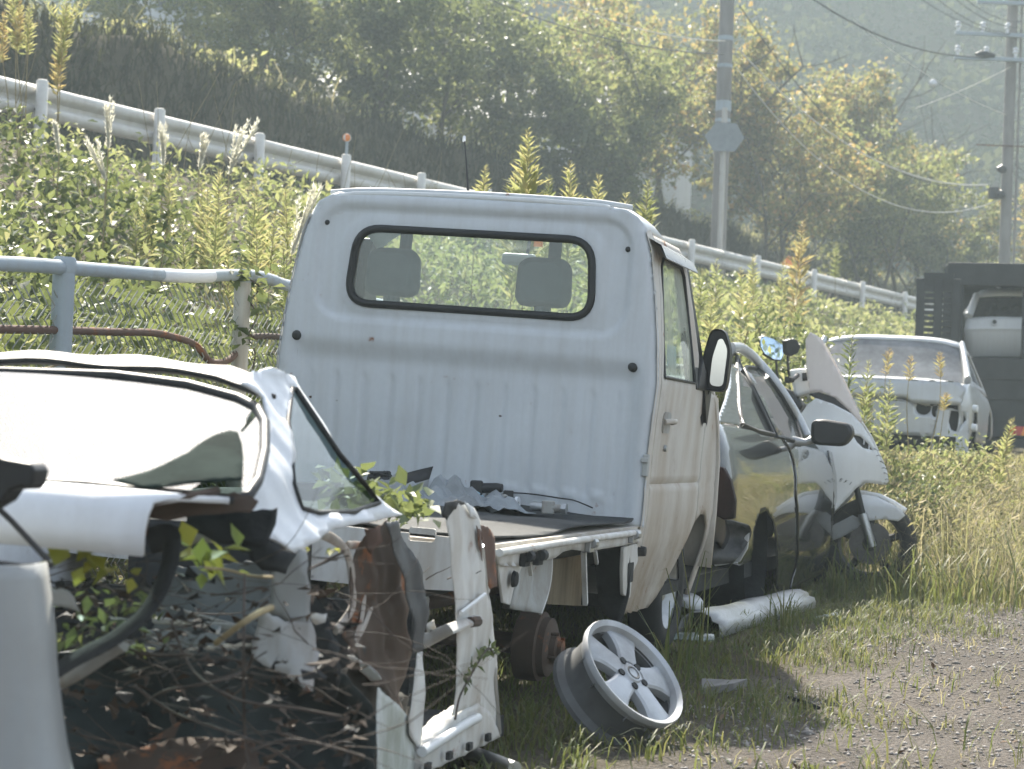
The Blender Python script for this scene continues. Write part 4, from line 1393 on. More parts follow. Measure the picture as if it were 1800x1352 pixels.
def bent(name, pp, y0, m, amp=.03, dep=.0, solid=.0015, res=.014, ph=0):
    """torn sheet roughly facing the camera, buckled in depth"""
    pts = W.pts(pp, y=y0)
    mb = MB()
    mb.patch(jag([(p.x, p.z) for p in pts]), lambda x, z: V((x, y0 + amp * math.sin(x * 14 + z * 9 + ph) + amp * .5 * math.sin(z * 27 + ph) + amp * .3 * abs(math.sin(x * 38 + z * 23 + ph)) + dep * (x - pts[0].x), z)), res)
    return mb.build(name, m, wk, smooth=50, solid=solid)


def flankp(name, pp, m, amp=.006, xo=0., solid=.002, res=.014, mid=0.):
    pts = [p for p in W.pts(pp, x=xo)]
    mb = MB(); mb.patch(jag([(p.y, p.z) for p in pts], .0025), lambda y, z: V((xo + crump(y, z, amp) + mid * math.sin((z - .1) * 5), y, z)), res)
    return mb.build(name, m, wk, smooth=50, solid=solid)


# under the lid
bent('tail_frame', [(250, 884), (400, 866), (440, 880), (430, 905), (380, 900), (300, 915), (250, 905)], -2.0, M['rust'], .02)
bent('inner_shelf', [(330, 905), (480, 895), (470, 960), (400, 955), (335, 930)], -1.8, M['dark'], .02)
bent('light_crossbar', [(302, 950), (315, 935), (400, 930), (395, 952), (330, 958)], -1.75, M['primer'], .01)
bent('trim_flap', [(408, 905), (440, 895), (480, 950), (520, 975), (505, 1010), (470, 1000), (430, 960)], -1.72, M['dark'], .03)
mb = MB(); mb.tube(smooth_path([W.hit(a, b, y=c) for a, b, c in ((262, 952, -2.0), (300, 945, -2.0), (296, 1000, -2.03), (262, 1070, -2.07), (205, 1120, -2.1), (130, 1160, -2.12), (70, 1200, -2.15))], 5), .024, 10, sq=.3); mb.build('rubber_channel', M['dark'], wk, smooth=60)
mb = MB(); mb.tube(smooth_path([W.hit(a, b, y=-2.04) for a, b in ((78, 1205), (130, 1180), (190, 1140), (215, 1128))], 4), .02, 8); mb.build('grey_pipe', M['primer'], wk, smooth=60)
# rear seat area
bent('seat_back', [(285, 1000), (470, 985), (470, 1115), (380, 1130), (270, 1105)], -1.15, simple('wreck_interior', (.17, .19, .2), .6, var=.3), .012)
mb = MB(); mb.tube([W.hit(270, 1090, y=-1.2), W.hit(420, 1103, y=-1.2)], .008, 6); mb.build('rod', M['primer'], wk)
mb = MB(); mb.tube([W.hit(300, 1068, y=-1.21), W.hit(410, 1098, y=-1.19)], .004, 6); mb.build('rod', M['primer'], wk)
bent('seat_hinge', [(370, 1098), (388, 1100), (386, 1140), (372, 1138)], -1.24, M['steel'], .0)
bent('lower_shelf', [(255, 1105), (400, 1115), (395, 1145), (330, 1150), (250, 1130)], -1.3, simple('wreck_interior_pale', (.3, .32, .32), .6, var=.3), .01)
bent('box_lining', [(65, 1030), (115, 1040), (135, 1075), (100, 1070), (70, 1060)], -2.05, M['grey_panel'], .01)
# torn inner wing
bent('inner_wing', [(484, 990), (520, 968), (538, 965), (545, 1020), (545, 1096), (505, 1092), (474, 1078)], -1.62, paint('wreck_inner_grey', (.4, .42, .42), .55, .3, (.22, .19, .15), .06, coat=0), .012)
bent('torn_panel', [(462, 1070), (500, 1092), (545, 1096), (550, 1130), (556, 1150), (553, 1212), (508, 1187), (443, 1152), (450, 1110)], -1.66, paint('torn_grey', (.5, .51, .5), .55, .45, (.27, .18, .12), .1, coat=0), .02, ph=1)
bent('torn_tip', [(545, 1078), (576, 1080), (570, 1096), (553, 1100)], -1.6, M['white_rust'], .01)
bent('hanging_liner', [(500, 1120), (546, 1135), (552, 1100), (575, 1085), (602, 1140), (608, 1200), (590, 1230), (560, 1215), (556, 1150)], -1.5, M['dark'], .02)
for pp, r in (([(566, 938), (596, 955), (614, 985), (620, 1060), (604, 1092), (590, 1108)], .013), ([(610, 958), (640, 962), (641, 1000), (638, 1070), (630, 1105), (615, 1145)], .009), ([(655, 1060), (640, 1100), (620, 1140), (622, 1170)], .009)):
    mb = MB(); mb.tube(smooth_path([W.hit(a, b, x=-.1) for a, b in pp], 4), r, 6, sq=.6); mb.build('door_frame_rib', paint('rib', (.45, .42, .38), .6, .5, (.2, .13, .09), .2, coat=0), wk, smooth=50)
# wheel-arch liner with its rusty inside
flankp('arch_liner', [(652, 935), (690, 915), (705, 935), (735, 1000), (748, 1080), (744, 1145), (735, 1185), (722, 1262), (695, 1218), (660, 1170), (632, 1122), (640, 1060), (642, 1000)], M['rust'], .012, -.06, mid=-.04)
flankp('arch_edge', [(672, 918), (700, 915), (716, 950), (740, 1005), (750, 1080), (746, 1145), (731, 1148), (728, 1090), (712, 1020), (690, 960)], simple('arch_edge', (.07, .075, .078), .6, var=.4), .008, -.03)
bent('crushed_edge', [(612, 1150), (640, 1165), (668, 1182), (672, 1192), (650, 1198), (622, 1175)], -1.1, M['white_rust'], .02, res=.008)
bent('arch_rust', [(642, 930), (668, 925), (672, 950), (655, 975), (643, 960)], -1.15, M['rustpipe'], .01)
# outer sill, lower wing and door opening
flankp('lower_wing', [(668, 1208), (690, 1232), (722, 1264), (740, 1300), (742, 1352), (735, 1400), (664, 1400), (660, 1300)], paint('mossy_white', (.6, .62, .6), .55, .5, (.25, .27, .17), .05, coat=0), .006, .0)
flankp('wing_strip', [(734, 1148), (742, 1146), (746, 1200), (744, 1290), (736, 1318), (722, 1290), (719, 1262), (728, 1215)], M['white_rust'], .004, .008)
flankp('door_post', [(783, 905), (797, 886), (815, 882), (832, 893), (840, 915), (847, 990), (858, 1080), (868, 1180), (876, 1292), (858, 1262), (842, 1240), (800, 1252), (790, 1258), (795, 1230), (799, 1190), (797, 1080), (790, 990)], M['white_rust'], .004, .0, mid=.01)
mb = MB(); mb.tube(smooth_path([W.hit(a, b, x=.004) for a, b in ((846, 960), (856, 1060), (866, 1160), (872, 1230), (877, 1290))], 4), .012, 8, sq=.6); mb.build('door_seal', M['steel'], wk, smooth=60)
flankp('door_sill', [(737, 1322), (760, 1300), (798, 1262), (842, 1238), (862, 1252), (876, 1282), (880, 1296), (820, 1325), (756, 1356), (740, 1370)], M['white_rust'], .003, .012, solid=.05)
mb = MB(); mb.tube(smooth_path([W.hit(a, b, x=.02) for a, b in ((742, 1322), (780, 1298), (820, 1272), (840, 1262))], 4), .013, 8); mb.build('sill_lip', M['white'], wk, smooth=60)
for a, b in ((752, 1348), (790, 1328), (825, 1312), (858, 1296)):
    p = W.hit(a, b, x=.03); MB().box(p, (.012, .03, .02)).build('sill_clip', M['dark'], wk, bev=.002)
flankp('post_cap', [(780, 905), (783, 884), (806, 878), (822, 884), (812, 890), (797, 895), (788, 915)], M['dark'], .008, .004)
flankp('post_tear', [(818, 882), (834, 893), (838, 912), (828, 908)], M['white'], .002, .01)
flankp('rust_plate', [(846, 922), (858, 928), (870, 945), (872, 1030), (860, 1036), (852, 1000)], M['rustpipe'], .006, -.03)
flankp('rust_streak', [(838, 925), (846, 935), (848, 985), (842, 960)], M['rustpipe'], .001, .013, solid=.002)
mb = MB(); mb.tube([W.hit(744, 1128, x=-.08), W.hit(790, 1106, x=.01), W.hit(838, 1088, x=.03)], .02, 8, sq=.5); mb.build('brace', M['white_rust'], wk, smooth=50)
mb = MB(); mb.tube([W.hit(826, 1094, x=.03), W.hit(840, 1092, x=.035)], .014, 8); mb.build('brace_end', M['rust'], wk)
mb = MB(); mb.tube([W.hit(810, 1078, x=.02), W.hit(852, 1045, x=.02)], .006, 6); mb.build('rod', M['white'], wk)
flankp('latch_plate', [(749, 1098), (764, 1090), (768, 1106), (752, 1112)], M['primer'], .002, -.05)
# floor, tunnel, and dark plates that put the hollow shell's shade into colour
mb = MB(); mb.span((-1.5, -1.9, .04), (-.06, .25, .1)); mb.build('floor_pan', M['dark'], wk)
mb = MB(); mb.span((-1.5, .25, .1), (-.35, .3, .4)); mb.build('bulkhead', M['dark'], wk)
bent('shade_backing', [(90, 1150), (470, 1130), (620, 1180), (660, 1240), (665, 1380), (110, 1380)], -1.35, simple('hollow_shade', (.04, .05, .05), .9, var=.6, scale=4), .05, res=.04)
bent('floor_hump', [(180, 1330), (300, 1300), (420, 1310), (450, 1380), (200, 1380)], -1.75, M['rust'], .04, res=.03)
flankp('inner_sill', [(640, 1160), (735, 1250), (742, 1380), (560, 1380), (560, 1220)], simple('hollow_shade_brown', (.05, .048, .042), .9, var=.6, scale=5), .02, -.14, res=.04)
mb = MB(); mb.span((-.95, -.9, .1), (-.45, -.4, .32)); mb.box((-.7, -.35, .4), (.5, .14, .5)); mb.build('front_seat', simple('seat_fabric', (.035, .038, .04), .9, var=.4), wk, bev=.04)
# gas strut and black catch at the lid
mb = MB(); mb.tube([W.hit(-30, 868, y=-2.32), W.hit(20, 915, y=-2.3), W.hit(86, 986, y=-2.28)], .0055, 8); mb.build('gas_strut', M['black'], wk, smooth=60)
mb = MB(); mb.tube([W.hit(-20, 988, y=-2.28), W.hit(40, 995, y=-2.28), W.hit(92, 994, y=-2.28)], .005, 8); mb.build('stay_bar', M['black'], wk, smooth=60)
q = W.pts([(-30, 790), (5, 806), (52, 814), (61, 826), (56, 850), (46, 862), (38, 856), (16, 862), (4, 880), (-30, 900)], y=-2.42)
mb = MB(); mb.plate(q, (0, .05, 0)); o = mb.build('wiper_housing', M['black'], wk, bev=.008)

# dark sheet on the back window, painting in a dark zone of its reflection
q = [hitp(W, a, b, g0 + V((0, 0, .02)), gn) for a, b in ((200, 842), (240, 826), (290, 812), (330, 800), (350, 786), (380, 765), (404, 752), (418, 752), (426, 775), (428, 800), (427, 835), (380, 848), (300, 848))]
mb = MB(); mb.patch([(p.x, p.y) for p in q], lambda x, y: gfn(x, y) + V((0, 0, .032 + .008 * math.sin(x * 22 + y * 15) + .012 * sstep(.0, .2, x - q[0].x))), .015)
o = mb.build('reflection_patch', simple('reflection_dark_green', (.022, .034, .03), .9, var=.35, scale=10, bump=.2, spec=.03), None, smooth=70, solid=.003)
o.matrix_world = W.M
tag(o, 'dark green sheet painting a dark reflection on the back window of the wreck', 'cloth')

# pale bumper skin standing in the corner
rw = []
for k in range(15):
    f = k / 14
    px = [52, 58, 63, 66, 69, 73, 78, 84, 92, 101, 112][min(10, int(f * 10))] + (f * 10 - int(f * 10)) * 6
    py = 995 + 420 * f
    a = at(px, py, 3.15)
    rw.append([a + V((-.0, .12, 0)), a + V((-.004, .05, 0)), a + V((-.02, .01, 0)), a + V((-.05, -.01, 0)), a + V((-.15, -.03, -.001)), a + V((-.35, -.045, -.002)), a + V((-.6, -.05, -.003))])
o = MB(); o.loft(rw); o = o.build('bumper_skin', M['grey_panel'], None, smooth=50, solid=.006)
tag(o, 'pale grey bumper skin standing upright in the lower left corner', 'bumper')


# ------------------------------------------------------------------ twigs, runners and leaves in the wreck
def twig(mb, p, d, L, r, n=7, wav=.5):
    pts = [p]
    for i in range(n):
        d = (d + V((random.gauss(0, wav), random.gauss(0, wav), random.gauss(0, wav))) * .35).normalized()
        p = p + d * (L / n)
        pts.append(p)
    mb.tube(pts, [r * (1 - .6 * i / n) for i in range(n + 1)], 5)
    return pts


mb = MB()
zones = [((90, 1230), (640, 1130), -2.0, 30), ((60, 1010), (310, 1110), -1.95, 30), ((300, 960), (480, 1100), -1.75, 18), ((130, 1290), (620, 1340), -2.05, 20), ((560, 960), (620, 1130), -1.45, 8)]
for (a, b), (c, d), yy, n in zones:
    for _ in range(n):
        px, py = random.uniform(a, c), random.uniform(min(b, d), max(b, d))
        p = W.hit(px, py, y=yy + random.uniform(-.1, .35))
        twig(mb, p, V((random.choice((-1, 1)), random.uniform(-.3, .3), random.uniform(-.5, .5))).normalized(), random.uniform(.1, .4), random.uniform(.0007, .0017))
o = mb.build('dry_branches', M['twig'], None, smooth=60); o.matrix_world = W.M
tag(o, 'tangle of thin dry runners inside the wrecked car', 'branches', kind='stuff')
# crumpled scraps, dead leaves and clods that fill the boot
mbs = [MB(), MB(), MB()]
for _ in range(420):
    px, py = random.uniform(70, 640), random.uniform(1010, 1360)
    p = W.hit(px, py, y=random.uniform(-1.95, -1.4))
    s_ = random.uniform(.006, .02)
    n_ = random.choice((3, 4, 5))
    mbs[random.choice((0, 0, 0, 1, 1, 1, 2))].add([p] + [p + V((random.gauss(0, s_), random.gauss(0, s_), random.gauss(0, s_ * .6))) for _ in range(n_)], [(0, i, i + 1) for i in range(1, n_)])
for mb_, nm, mt, lb in zip(mbs, ('dead_leaves', 'torn_trim', 'sheet_scraps'), (simple('dead_leaf', (.075, .055, .04), .9, var=.5), M['dark'], M['rust']), ('brown dead leaves heaped inside the wreck', 'torn black trim scattered inside the wreck', 'rusty sheet metal scraps inside the wreck')):
    o = mb_.build(nm, mt); o.matrix_world = W.M
    tag(o, lb, 'debris', kind='stuff')
# a few main runners that can be picked out
runs = [[(235, 1205), (300, 1250), (380, 1280), (440, 1300), (500, 1330), (540, 1360)], [(250, 1240), (290, 1215), (370, 1200), (430, 1180), (445, 1150)], [(380, 1130), (420, 1100), (450, 1080), (478, 1068)], [(430, 1010), (428, 1150), (430, 1280), (438, 1360)], [(440, 1320), (520, 1300), (640, 1330)], [(480, 1015), (440, 1012), (400, 1002), (360, 998)], [(545, 1000), (575, 985), (604, 970)], [(300, 1090), (340, 1180), (420, 1230), (520, 1245), (600, 1260)], [(200, 1130), (260, 1150), (340, 1150)]]
for k, r in enumerate(runs):
    m_ = MB(); m_.tube(smooth_path([W.hit(a, b, y=-2.02 + .05 * math.sin(i * 2 + k)) for i, (a, b) in enumerate(r)], 5), .0028 if k != 2 else .006, 6)
    o = m_.build('dry_runner', M['twig'] if k not in (2, 5) else M['stalk'], None, smooth=60); o.matrix_world = W.M
    tag(o, ['long brown runner sloping down across the wreck opening', 'forked brown runner rising from the left inside the wreck', 'short pale stick below the torn panel', 'thin upright runner hanging in the middle of the wreck opening', 'low brown runner near the bottom of the wreck', 'reddish runner under the yellow leaves', 'short pinkish twig left of the arch liner', 'runner crossing the dark hollow of the wreck', 'short runner beside the rubber channel'][k], 'runner', 'runners in the wreck')
pos, siz = [], []
for (a, b, s, yy) in ((333, 965, .06, -1.95), (372, 972, .05, -1.95), (395, 968, .055, -1.95), (352, 985, .06, -1.96), (340, 998, .04, -1.96), (550, 962, .05, -1.4), (412, 1005, .035, -1.9), (575, 965, .03, -1.4), (140, 995, .05, -2.1), (180, 1000, .05, -2.1), (95, 992, .05, -2.1), (230, 1010, .04, -2.1)):
    p = W.hit(a, b, y=yy)
    for _ in range(3):
        pos.append(tuple(p + V((random.gauss(0, .012), random.gauss(0, .02), random.gauss(0, .006))))); siz.append(s * random.uniform(.7, 1.2))
v_, f_ = leaf_geo(np.array(pos), np.array(siz), 1.2, .75)
o = trimesh('yellow_leaves', v_, f_, M['leaf_yel']); o.matrix_world = W.M
tag(o, 'yellow leaves caught under the boot lid of the wreck', 'leaves', kind='stuff')
# green vine spilling between the wreck and the truck bed
pos, siz = [], []
for _ in range(170):
    f = random.random()
    p = W.M @ W.hit(575 + 170 * f + random.gauss(0, 12), 850 + 45 * f + random.gauss(0, 14), y=-.35 + random.uniform(-.2, .2))
    pos.append(tuple(p)); siz.append(random.uniform(.03, .065))
v_, f_ = leaf_geo(np.array(pos), np.array(siz), 1.0, .7)
o = empty('vine', V(pos[0]), 'leafy green vine growing between the wreck and the truck bed', 'vine')
v_ = v_ - np.array(pos[0])
trimesh('foliage', v_, f_, M['leaf_vine'], o)
m_ = MB()
for k in range(6):
    twig(m_, V((random.uniform(-.05, .3), random.uniform(-.05, .05), -.2)), V((.3, 0, .2)), .08, .002)
m_.build('stems', M['twig'], o)
pos, siz = [], []
for _ in range(70):
    p = W.M @ W.hit(random.uniform(70, 290), random.uniform(1040, 1150), y=random.uniform(-2.05, -1.6))
    pos.append(tuple(p)); siz.append(random.uniform(.02, .042))
v_, f_ = leaf_geo(np.array(pos), np.array(siz), .6, .6)
tag(trimesh('wreck_leaves', v_, f_, M['leaf_vine']), 'dark green leaves growing up inside the wreck', 'leaves', kind='stuff')
# slender vine on the door post
m_ = MB(); vp = smooth_path([W.M @ W.hit(a, b, x=.03) for a, b in ((800, 1265), (808, 1225), (826, 1190), (840, 1165), (858, 1140), (868, 1150))], 5)
e = empty('vine', vp[0], 'slender vine climbing the white door post of the wreck', 'vine')
m_.tube([p - vp[0] for p in vp], .003, 5).build('stem', M['twig'], e)
pos = np.array([tuple(p - vp[0]) for p in vp[8:]] * 2)
v_, f_ = leaf_geo(pos, rng.uniform(.02, .04, len(pos)), .3, .4); trimesh('foliage', v_, f_, M['leaf_vine'], e)

# ------------------------------------------------------------------ graphite coupe ahead of the truck
_k = at(1335, 1060, 10.5)
K = Fr(V((_k.x, _k.y, .0)), 16.9)
kc = empty('coupe', K.M, 'dark grey coupe with tinted windows parked ahead of the truck', 'car')
KCX = -.84


def SK(z): return lerp_tab([(.15, -.05), (.3, -.02), (.55, .0), (.75, -.005), (.9, -.035), (.98, -.07), (1.1, -.14), (1.25, -.22), (1.36, -.30), (1.42, -.40)], z)


def kf(pp): return [(p.y, p.z) for p in (hitS(K, a, b, SK, 10) for a, b in pp)]


def kx(y, z): return SK(z) - .45 * sstep(-.65, -1.35, y) ** 2 + .02 * math.exp(-((z - .42) / .1) ** 2) * math.exp(-((y - .05) / .5) ** 2)


def kfn(y, z): return V((kx(y, z), y, z))


def kmir(y, z): return V((2 * KCX - kx(y, z), y, z))


rq = kf([(1301, 747), (1340, 757), (1372, 768), (1385, 790), (1393, 815), (1396, 870), (1396, 1000), (1386, 1038), (1368, 1035), (1364, 960), (1358, 915), (1347, 897), (1333, 905), (1322, 935), (1318, 985), (1300, 995), (1285, 990), (1262, 880), (1250, 830), (1240, 745), (1270, 742)])
dp = kf([(1377, 770), (1410, 783), (1430, 788), (1448, 795), (1462, 822), (1466, 850), (1462, 900), (1456, 980), (1446, 1008), (1400, 1030), (1390, 1036), (1400, 1000), (1400, 870), (1397, 815), (1389, 790)])
for fn, sd in ((kfn, 1), (kmir, -1)):
    mb = MB(); mb.patch(rq, fn, .03); mb.build('rear_wing', M['gun'], kc, smooth=60, solid=.01)
    mb = MB(); mb.patch(dp, fn, .03); do = mb.build('door', M['gun'], kc, smooth=60, solid=.01)
    gq = kf([(1295, 626), (1300, 640), (1330, 700), (1360, 764), (1330, 757), (1305, 746), (1300, 715), (1297, 670)])
    gd = kf([(1312, 645), (1331, 647), (1351, 664), (1374, 696), (1399, 739), (1411, 778), (1365, 767), (1338, 708), (1308, 650)])
    for g, nm in ((gq, 'quarter_window'), (gd, 'door_window')):
        mb = MB(); mb.patch(g, lambda y, z: fn(y, z) - V((sd * .012, 0, 0)), .06); w_ = mb.build(nm, M['glass_dark'], kc)
        mb = MB(); mb.tube([fn(y, z) for y, z in g + g[:1]], .012, 6, cap=False); mb.build('seal', M['seal'], w_, smooth=60)
    cpl = kf([(1272, 620), (1286, 611), (1295, 622), (1296, 660), (1299, 715), (1305, 748), (1280, 745), (1262, 740), (1276, 700)])
    mb = MB(); mb.patch([tuple(p) for p in [(q.x, q.y) for q in smooth_path([V(c) for c in cpl], 3, True)]], fn, .02); mb.build('roof_pillar', M['gun'], kc, smooth=60, solid=.015)
    arc = [V(fn(*q)) for q in kf([(1286, 612), (1304, 613), (1328, 631), (1358, 664), (1384, 701), (1404, 735), (1420, 768)])]
    mb = MB(); mb.tube(smooth_path(arc, 4), .035, 8, sq=.7); mb.build('roof_rail', M['silver'] if sd > 0 else M['gun'], kc, smooth=60)  # silver on the camera side paints the lit arc of the roof edge
    fw = [(dp[5][0] + .03, .3), (dp[5][0] + .08, .55), (dp[5][0] + .3, .68), (dp[5][0] + .62, .68), (dp[5][0] + .85, .5), (dp[5][0] + .95, .3), (dp[5][0] + 1.2, .35), (dp[5][0] + 1.2, .6), (dp[5][0] + .9, .78), (dp[5][0] + .2, .9), (dp[5][0] - .05, .92)]
    mb = MB(); mb.patch(fw, lambda y, z: fn(y, z) - V((sd * .12 * sstep(dp[5][0] + .3, dp[5][0] + 1.2, y), 0, 0)), .05); mb.build('front_wing', M['gun'], kc, smooth=60, solid=.01)
    # dark rear arch with a bare hub
    ya = sum(q[0] for q in kf([(1345, 960)])); 
    for yy in (ya, dp[5][0] + .45):
        mb = MB(); mb.lathe([(0, .02), (.06, .02), (.08, 0), (.12, -.02), (.13, -.08), (0, -.1)], (-.16 if sd > 0 else 2 * KCX + .16, yy, .3), (sd, 0, 0), 24); mb.build('brake_hub', M['rust'], kc, smooth=40)
        mb = MB(); mb.lathe([(.36, .12), (.36, -.14), (.0, -.14)], (-.18 if sd > 0 else 2 * KCX + .18, yy, .33), (sd, 0, 0), 28); mb.build('wheel_well', M['dark'], kc, smooth=40)
y_f = dp[5][0]
# top surfaces along the car
prof = [(-1.3, .55, .5), (-1.28, .8, .56), (-1.2, .95, .6), (-.85, 1.0, .66)]
def row(y, z, h, cr=.03): return [V((KCX + h * u, y, z - cr * u * u)) for u in np.linspace(-1, 1, 15)]
mb = MB(); mb.loft([row(a, b, c) for a, b, c in prof]); mb.build('boot_lid', M['gun'], kc, smooth=60, solid=.012)
ry = kf([(1286, 612)])[0][0]; rz = 1.40
mb = MB(); mb.loft([row(ry - .05, rz - .03, .46), row(ry + .15, rz, .48), row(ry + .5, rz + .01, .5), row(ry + .9, rz - .02, .5), row(ry + 1.1, rz - .07, .5)]); mb.build('roof', M['gun'], kc, smooth=60, solid=.02)
mb = MB(); mb.loft([row(-.83, 1.0, .6), row(-.4, 1.2, .54), row(ry - .05, rz - .035, .46)]); mb.build('rear_screen', M['glass_dark'], kc, smooth=60)
mb = MB(); mb.loft([row(ry + 1.1, rz - .075, .5), row(y_f + .1, .95, .72)]); mb.build('windscreen', M['glass_dark'], kc, smooth=60)
mb = MB(); mb.loft([row(y_f + .1, .94, .76), row(y_f + .6, .84, .74), row(y_f + 1.15, .66, .68), row(y_f + 1.25, .4, .64)]); mb.build('bonnet', M['gun'], kc, smooth=60, solid=.012)
mb = MB(); mb.loft([row(-1.34, .62, .55), row(-1.42, .5, .55), row(-1.4, .3, .55), row(-1.3, .25, .5)]); mb.build('rear_bumper', M['gun'], kc, smooth=60, solid=.012)
mb = MB(); mb.span((2 * KCX + .12, -1.2, .2), (-.14, y_f + 1.1, .28)); mb.build('floor_pan', M['dark'], kc)
mb = MB(); mb.span((2 * KCX + .3, -.8, .3), (-.4, y_f + .2, .85)); mb.build('cabin', M['dark'], kc, bev=.08)
# tail lamp socket and torn bumper end behind the truck cab
def kpl(name, pp, x, m, ext=(-.03, 0, 0), bev=.006): 
    mb = MB(); mb.plate(K.pts(pp, x=x), ext); return mb.build(name, m, kc, bev=bev)
q = K.pts([(1252, 818), (1272, 822), (1284, 845), (1292, 880), (1290, 912), (1272, 914), (1254, 905)], y=-1.0)
mb = MB(); mb.plate(q, (0, .06, 0)); tl_ = mb.build('tail_lamp', simple('dark_red_lens', (.016, .007, .006), .6, var=.6, coat=.0, spec=.2), kc, bev=.008)
q = K.pts([(1254, 824), (1262, 826), (1262, 842), (1253, 842)], y=-1.02)
mb = MB(); mb.plate(q, (0, .02, 0)); mb.build('indicator', M['amber'], tl_, bev=.004)
q = K.pts([(1254, 918), (1288, 916), (1314, 925), (1316, 945), (1302, 975), (1290, 990), (1256, 992)], y=-.85)
mb = MB(); mb.patch([(p.x, p.z) for p in q], lambda x, z: V((x, -.85 + .03 * math.sin(z * 30) + .05 * math.sin(x * 9), z)), .02); mb.build('bumper_mount', simple('bumper_core', (.06, .062, .06), .5, .3, var=.8, scale=10), kc, smooth=50, solid=.01)
q = K.pts([(1286, 985), (1300, 950), (1318, 935), (1314, 965), (1300, 988), (1256, 996), (1254, 990)], y=-.8)
mb = MB(); mb.plate(q, (0, .02, 0)); mb.build('bumper_edge', M['silver'], kc, bev=.005)
mk = K.pts([(1400, 985), (1412, 985), (1412, 1003), (1400, 1003)], x=.012)
# door mirror
mc = K.hit(1463, 762, x=.16)
hs = []
for dy, sc in ((-.06, .8), (-.05, .96), (0, 1.02), (.06, .85), (.09, .5)):
    ring = roundpoly([V((-.125 * sc, 0, -.07 * sc)), V((.085 * sc, 0, -.075 * sc)), V((.135 * sc, 0, .0)), V((.115 * sc, 0, .06 * sc)), V((-.06 * sc, 0, .085 * sc)), V((-.125 * sc, 0, .07 * sc))], .05, 4)
    hs.append([mc + V((p.x, dy, p.z)) for p in ring])
mb = MB(); mb.loft(hs, True); mb.add(hs[0], [tuple(range(len(hs[0])))]); mm = mb.build('door_mirror', M['black'], kc, smooth=50)
mb = MB(); mb.tube([mc + V((-.09, .02, -.03)), mc + V((-.16, .02, -.06)), mc + V((-.24, .0, -.05))], [.03, .022, .03], 8); mb.build('mirror_stalk', M['silver'], mm, smooth=50)

# silver sill trim lying on the ground
a, b = at(1228, 1102, 9.3), at(1402, 1056, 11.2)
a.z, b.z = .06, .07
d_ = (b - a).normalized(); s_ = d_.cross(V((0, 0, 1)))
o = MB(); rws = []
for k in range(13):
    p = a.lerp(b, k / 12)
    w = .1 + .002 * math.sin(k)
    rws.append([p + s_ * (w * u_) + V((0, 0, -.03 + w * v_ * (1 - .15 * k / 12) + .004 * math.sin(k * 1.3))) for u_, v_ in ((1, -.15), (1.0, .25), (.93, .5), (.62, .58), (.55, .8), (.1, .98), (-.4, .92), (-.8, .6), (-.95, .2), (-.96, -.15))])
o.loft(rws); o = o.build('sill_trim', paint('dirty_silver', (.42, .43, .43), .4, .5, (.2, .18, .14), .03, (3, 3, 3), coat=.2, metal=.3), None, smooth=60, solid=.006)
tag(o, 'long silver car sill trim lying in the grass below the coupe', 'sill trim')
o = MB(); o.lathe([(0, .03), (.05, .028), (.07, .01), (.07, -.01), (0, -.02)], (0, 0, 0), (.2, -.3, 1), 16); o = o.build('hub_cover', M['silver'], None, smooth=50)
o.location = at(1212, 1058, 9.4); tag(o, 'small grey round cover beside the silver sill trim', 'cover')
o = MB(); rws = []
for k in range(5):
    rws.append([V((-.1 + .05 * k, .07 * math.cos(t_) * (1 - .12 * abs(k - 2)), .03 * math.sin(t_) + .01)) for t_ in np.linspace(0, 3.14, 7)])
o.loft(rws); o = o.build('lamp_lens', glass('clear_lens', (.8, .9, .9), .2), None, smooth=60, solid=.004); p = at(1215, 1112, 8.9); o.location = (p.x, p.y, .03)
tag(o, 'clear plastic lens lying by the near end of the sill trim', 'lens')

# ------------------------------------------------------------------ white maxi scooter
_b = at(1530, 957, 13.5)
B = Fr(V((_b.x, _b.y, 0)), 104)         # rides to the right, slightly towards the camera
bk = empty('scooter', B.M, 'white touring scooter with a big screen, front end in the weeds', 'scooter')
gz = .0


def bf(pp, x): return B.pts(pp, x=x)


wcn = B.hit(1530, 955, x=0)
mb = MB(); mb.lathe([(.215, -.03), (.235, -.045), (.275, -.052), (.303, -.035), (.312, 0), (.303, .035), (.275, .052), (.235, .045), (.215, .03)], wcn, (1, 0, 0), 44); wt = mb.build('front_tyre', M['rubber'], bk, smooth=50)
mb = MB(); mb.lathe([(.225, -.03), (.2, -.02), (.195, 0), (.2, .02), (.225, .03)], wcn, (1, 0, 0), 44); rm = mb.build('rim', simple('dark_rim', (.09, .09, .085), .5, .4, var=.3), wt, smooth=50)
for k in range(5):
    a = k * 2 * math.pi / 5 + .3
    MB().tube([wcn + V((0, math.cos(a) * .04, math.sin(a) * .04)), wcn + V((0, math.cos(a) * .2, math.sin(a) * .2))], [.034, .024], 6).build('spoke', M['dark'], rm)
for s in (-1, 1):
    mb = MB(); mb.lathe([(.05, .06), (.14, .06), (.14, .064), (.05, .064)], wcn, (s, 0, 0), 36, True); mb.build('brake_disc', simple('worn_disc', (.12, .115, .11), .45, .7, var=.3), wt)
mb = MB(); mb.lathe([(0, .08), (.05, .075), (.055, -.075), (0, -.08)], wcn, (1, 0, 0), 20); mb.build('hub', M['dark'], wt, smooth=50)
for s in (-1, 1):
    f1 = wcn + V((.1 * s, 0, 0)); f2 = B.hit(1508, 868, x=.1 * s)
    mb = MB(); mb.tube([f1 + V((0, .02, -.02)), f1.lerp(f2, .6)], .03, 10); mb.build('fork_slider', M['steel'], bk, smooth=50)
    mb = MB(); mb.tube([f1.lerp(f2, .5), f2 + (f2 - f1) * .5], .021, 10); mb.build('fork_tube', M['dark'], bk, smooth=50)
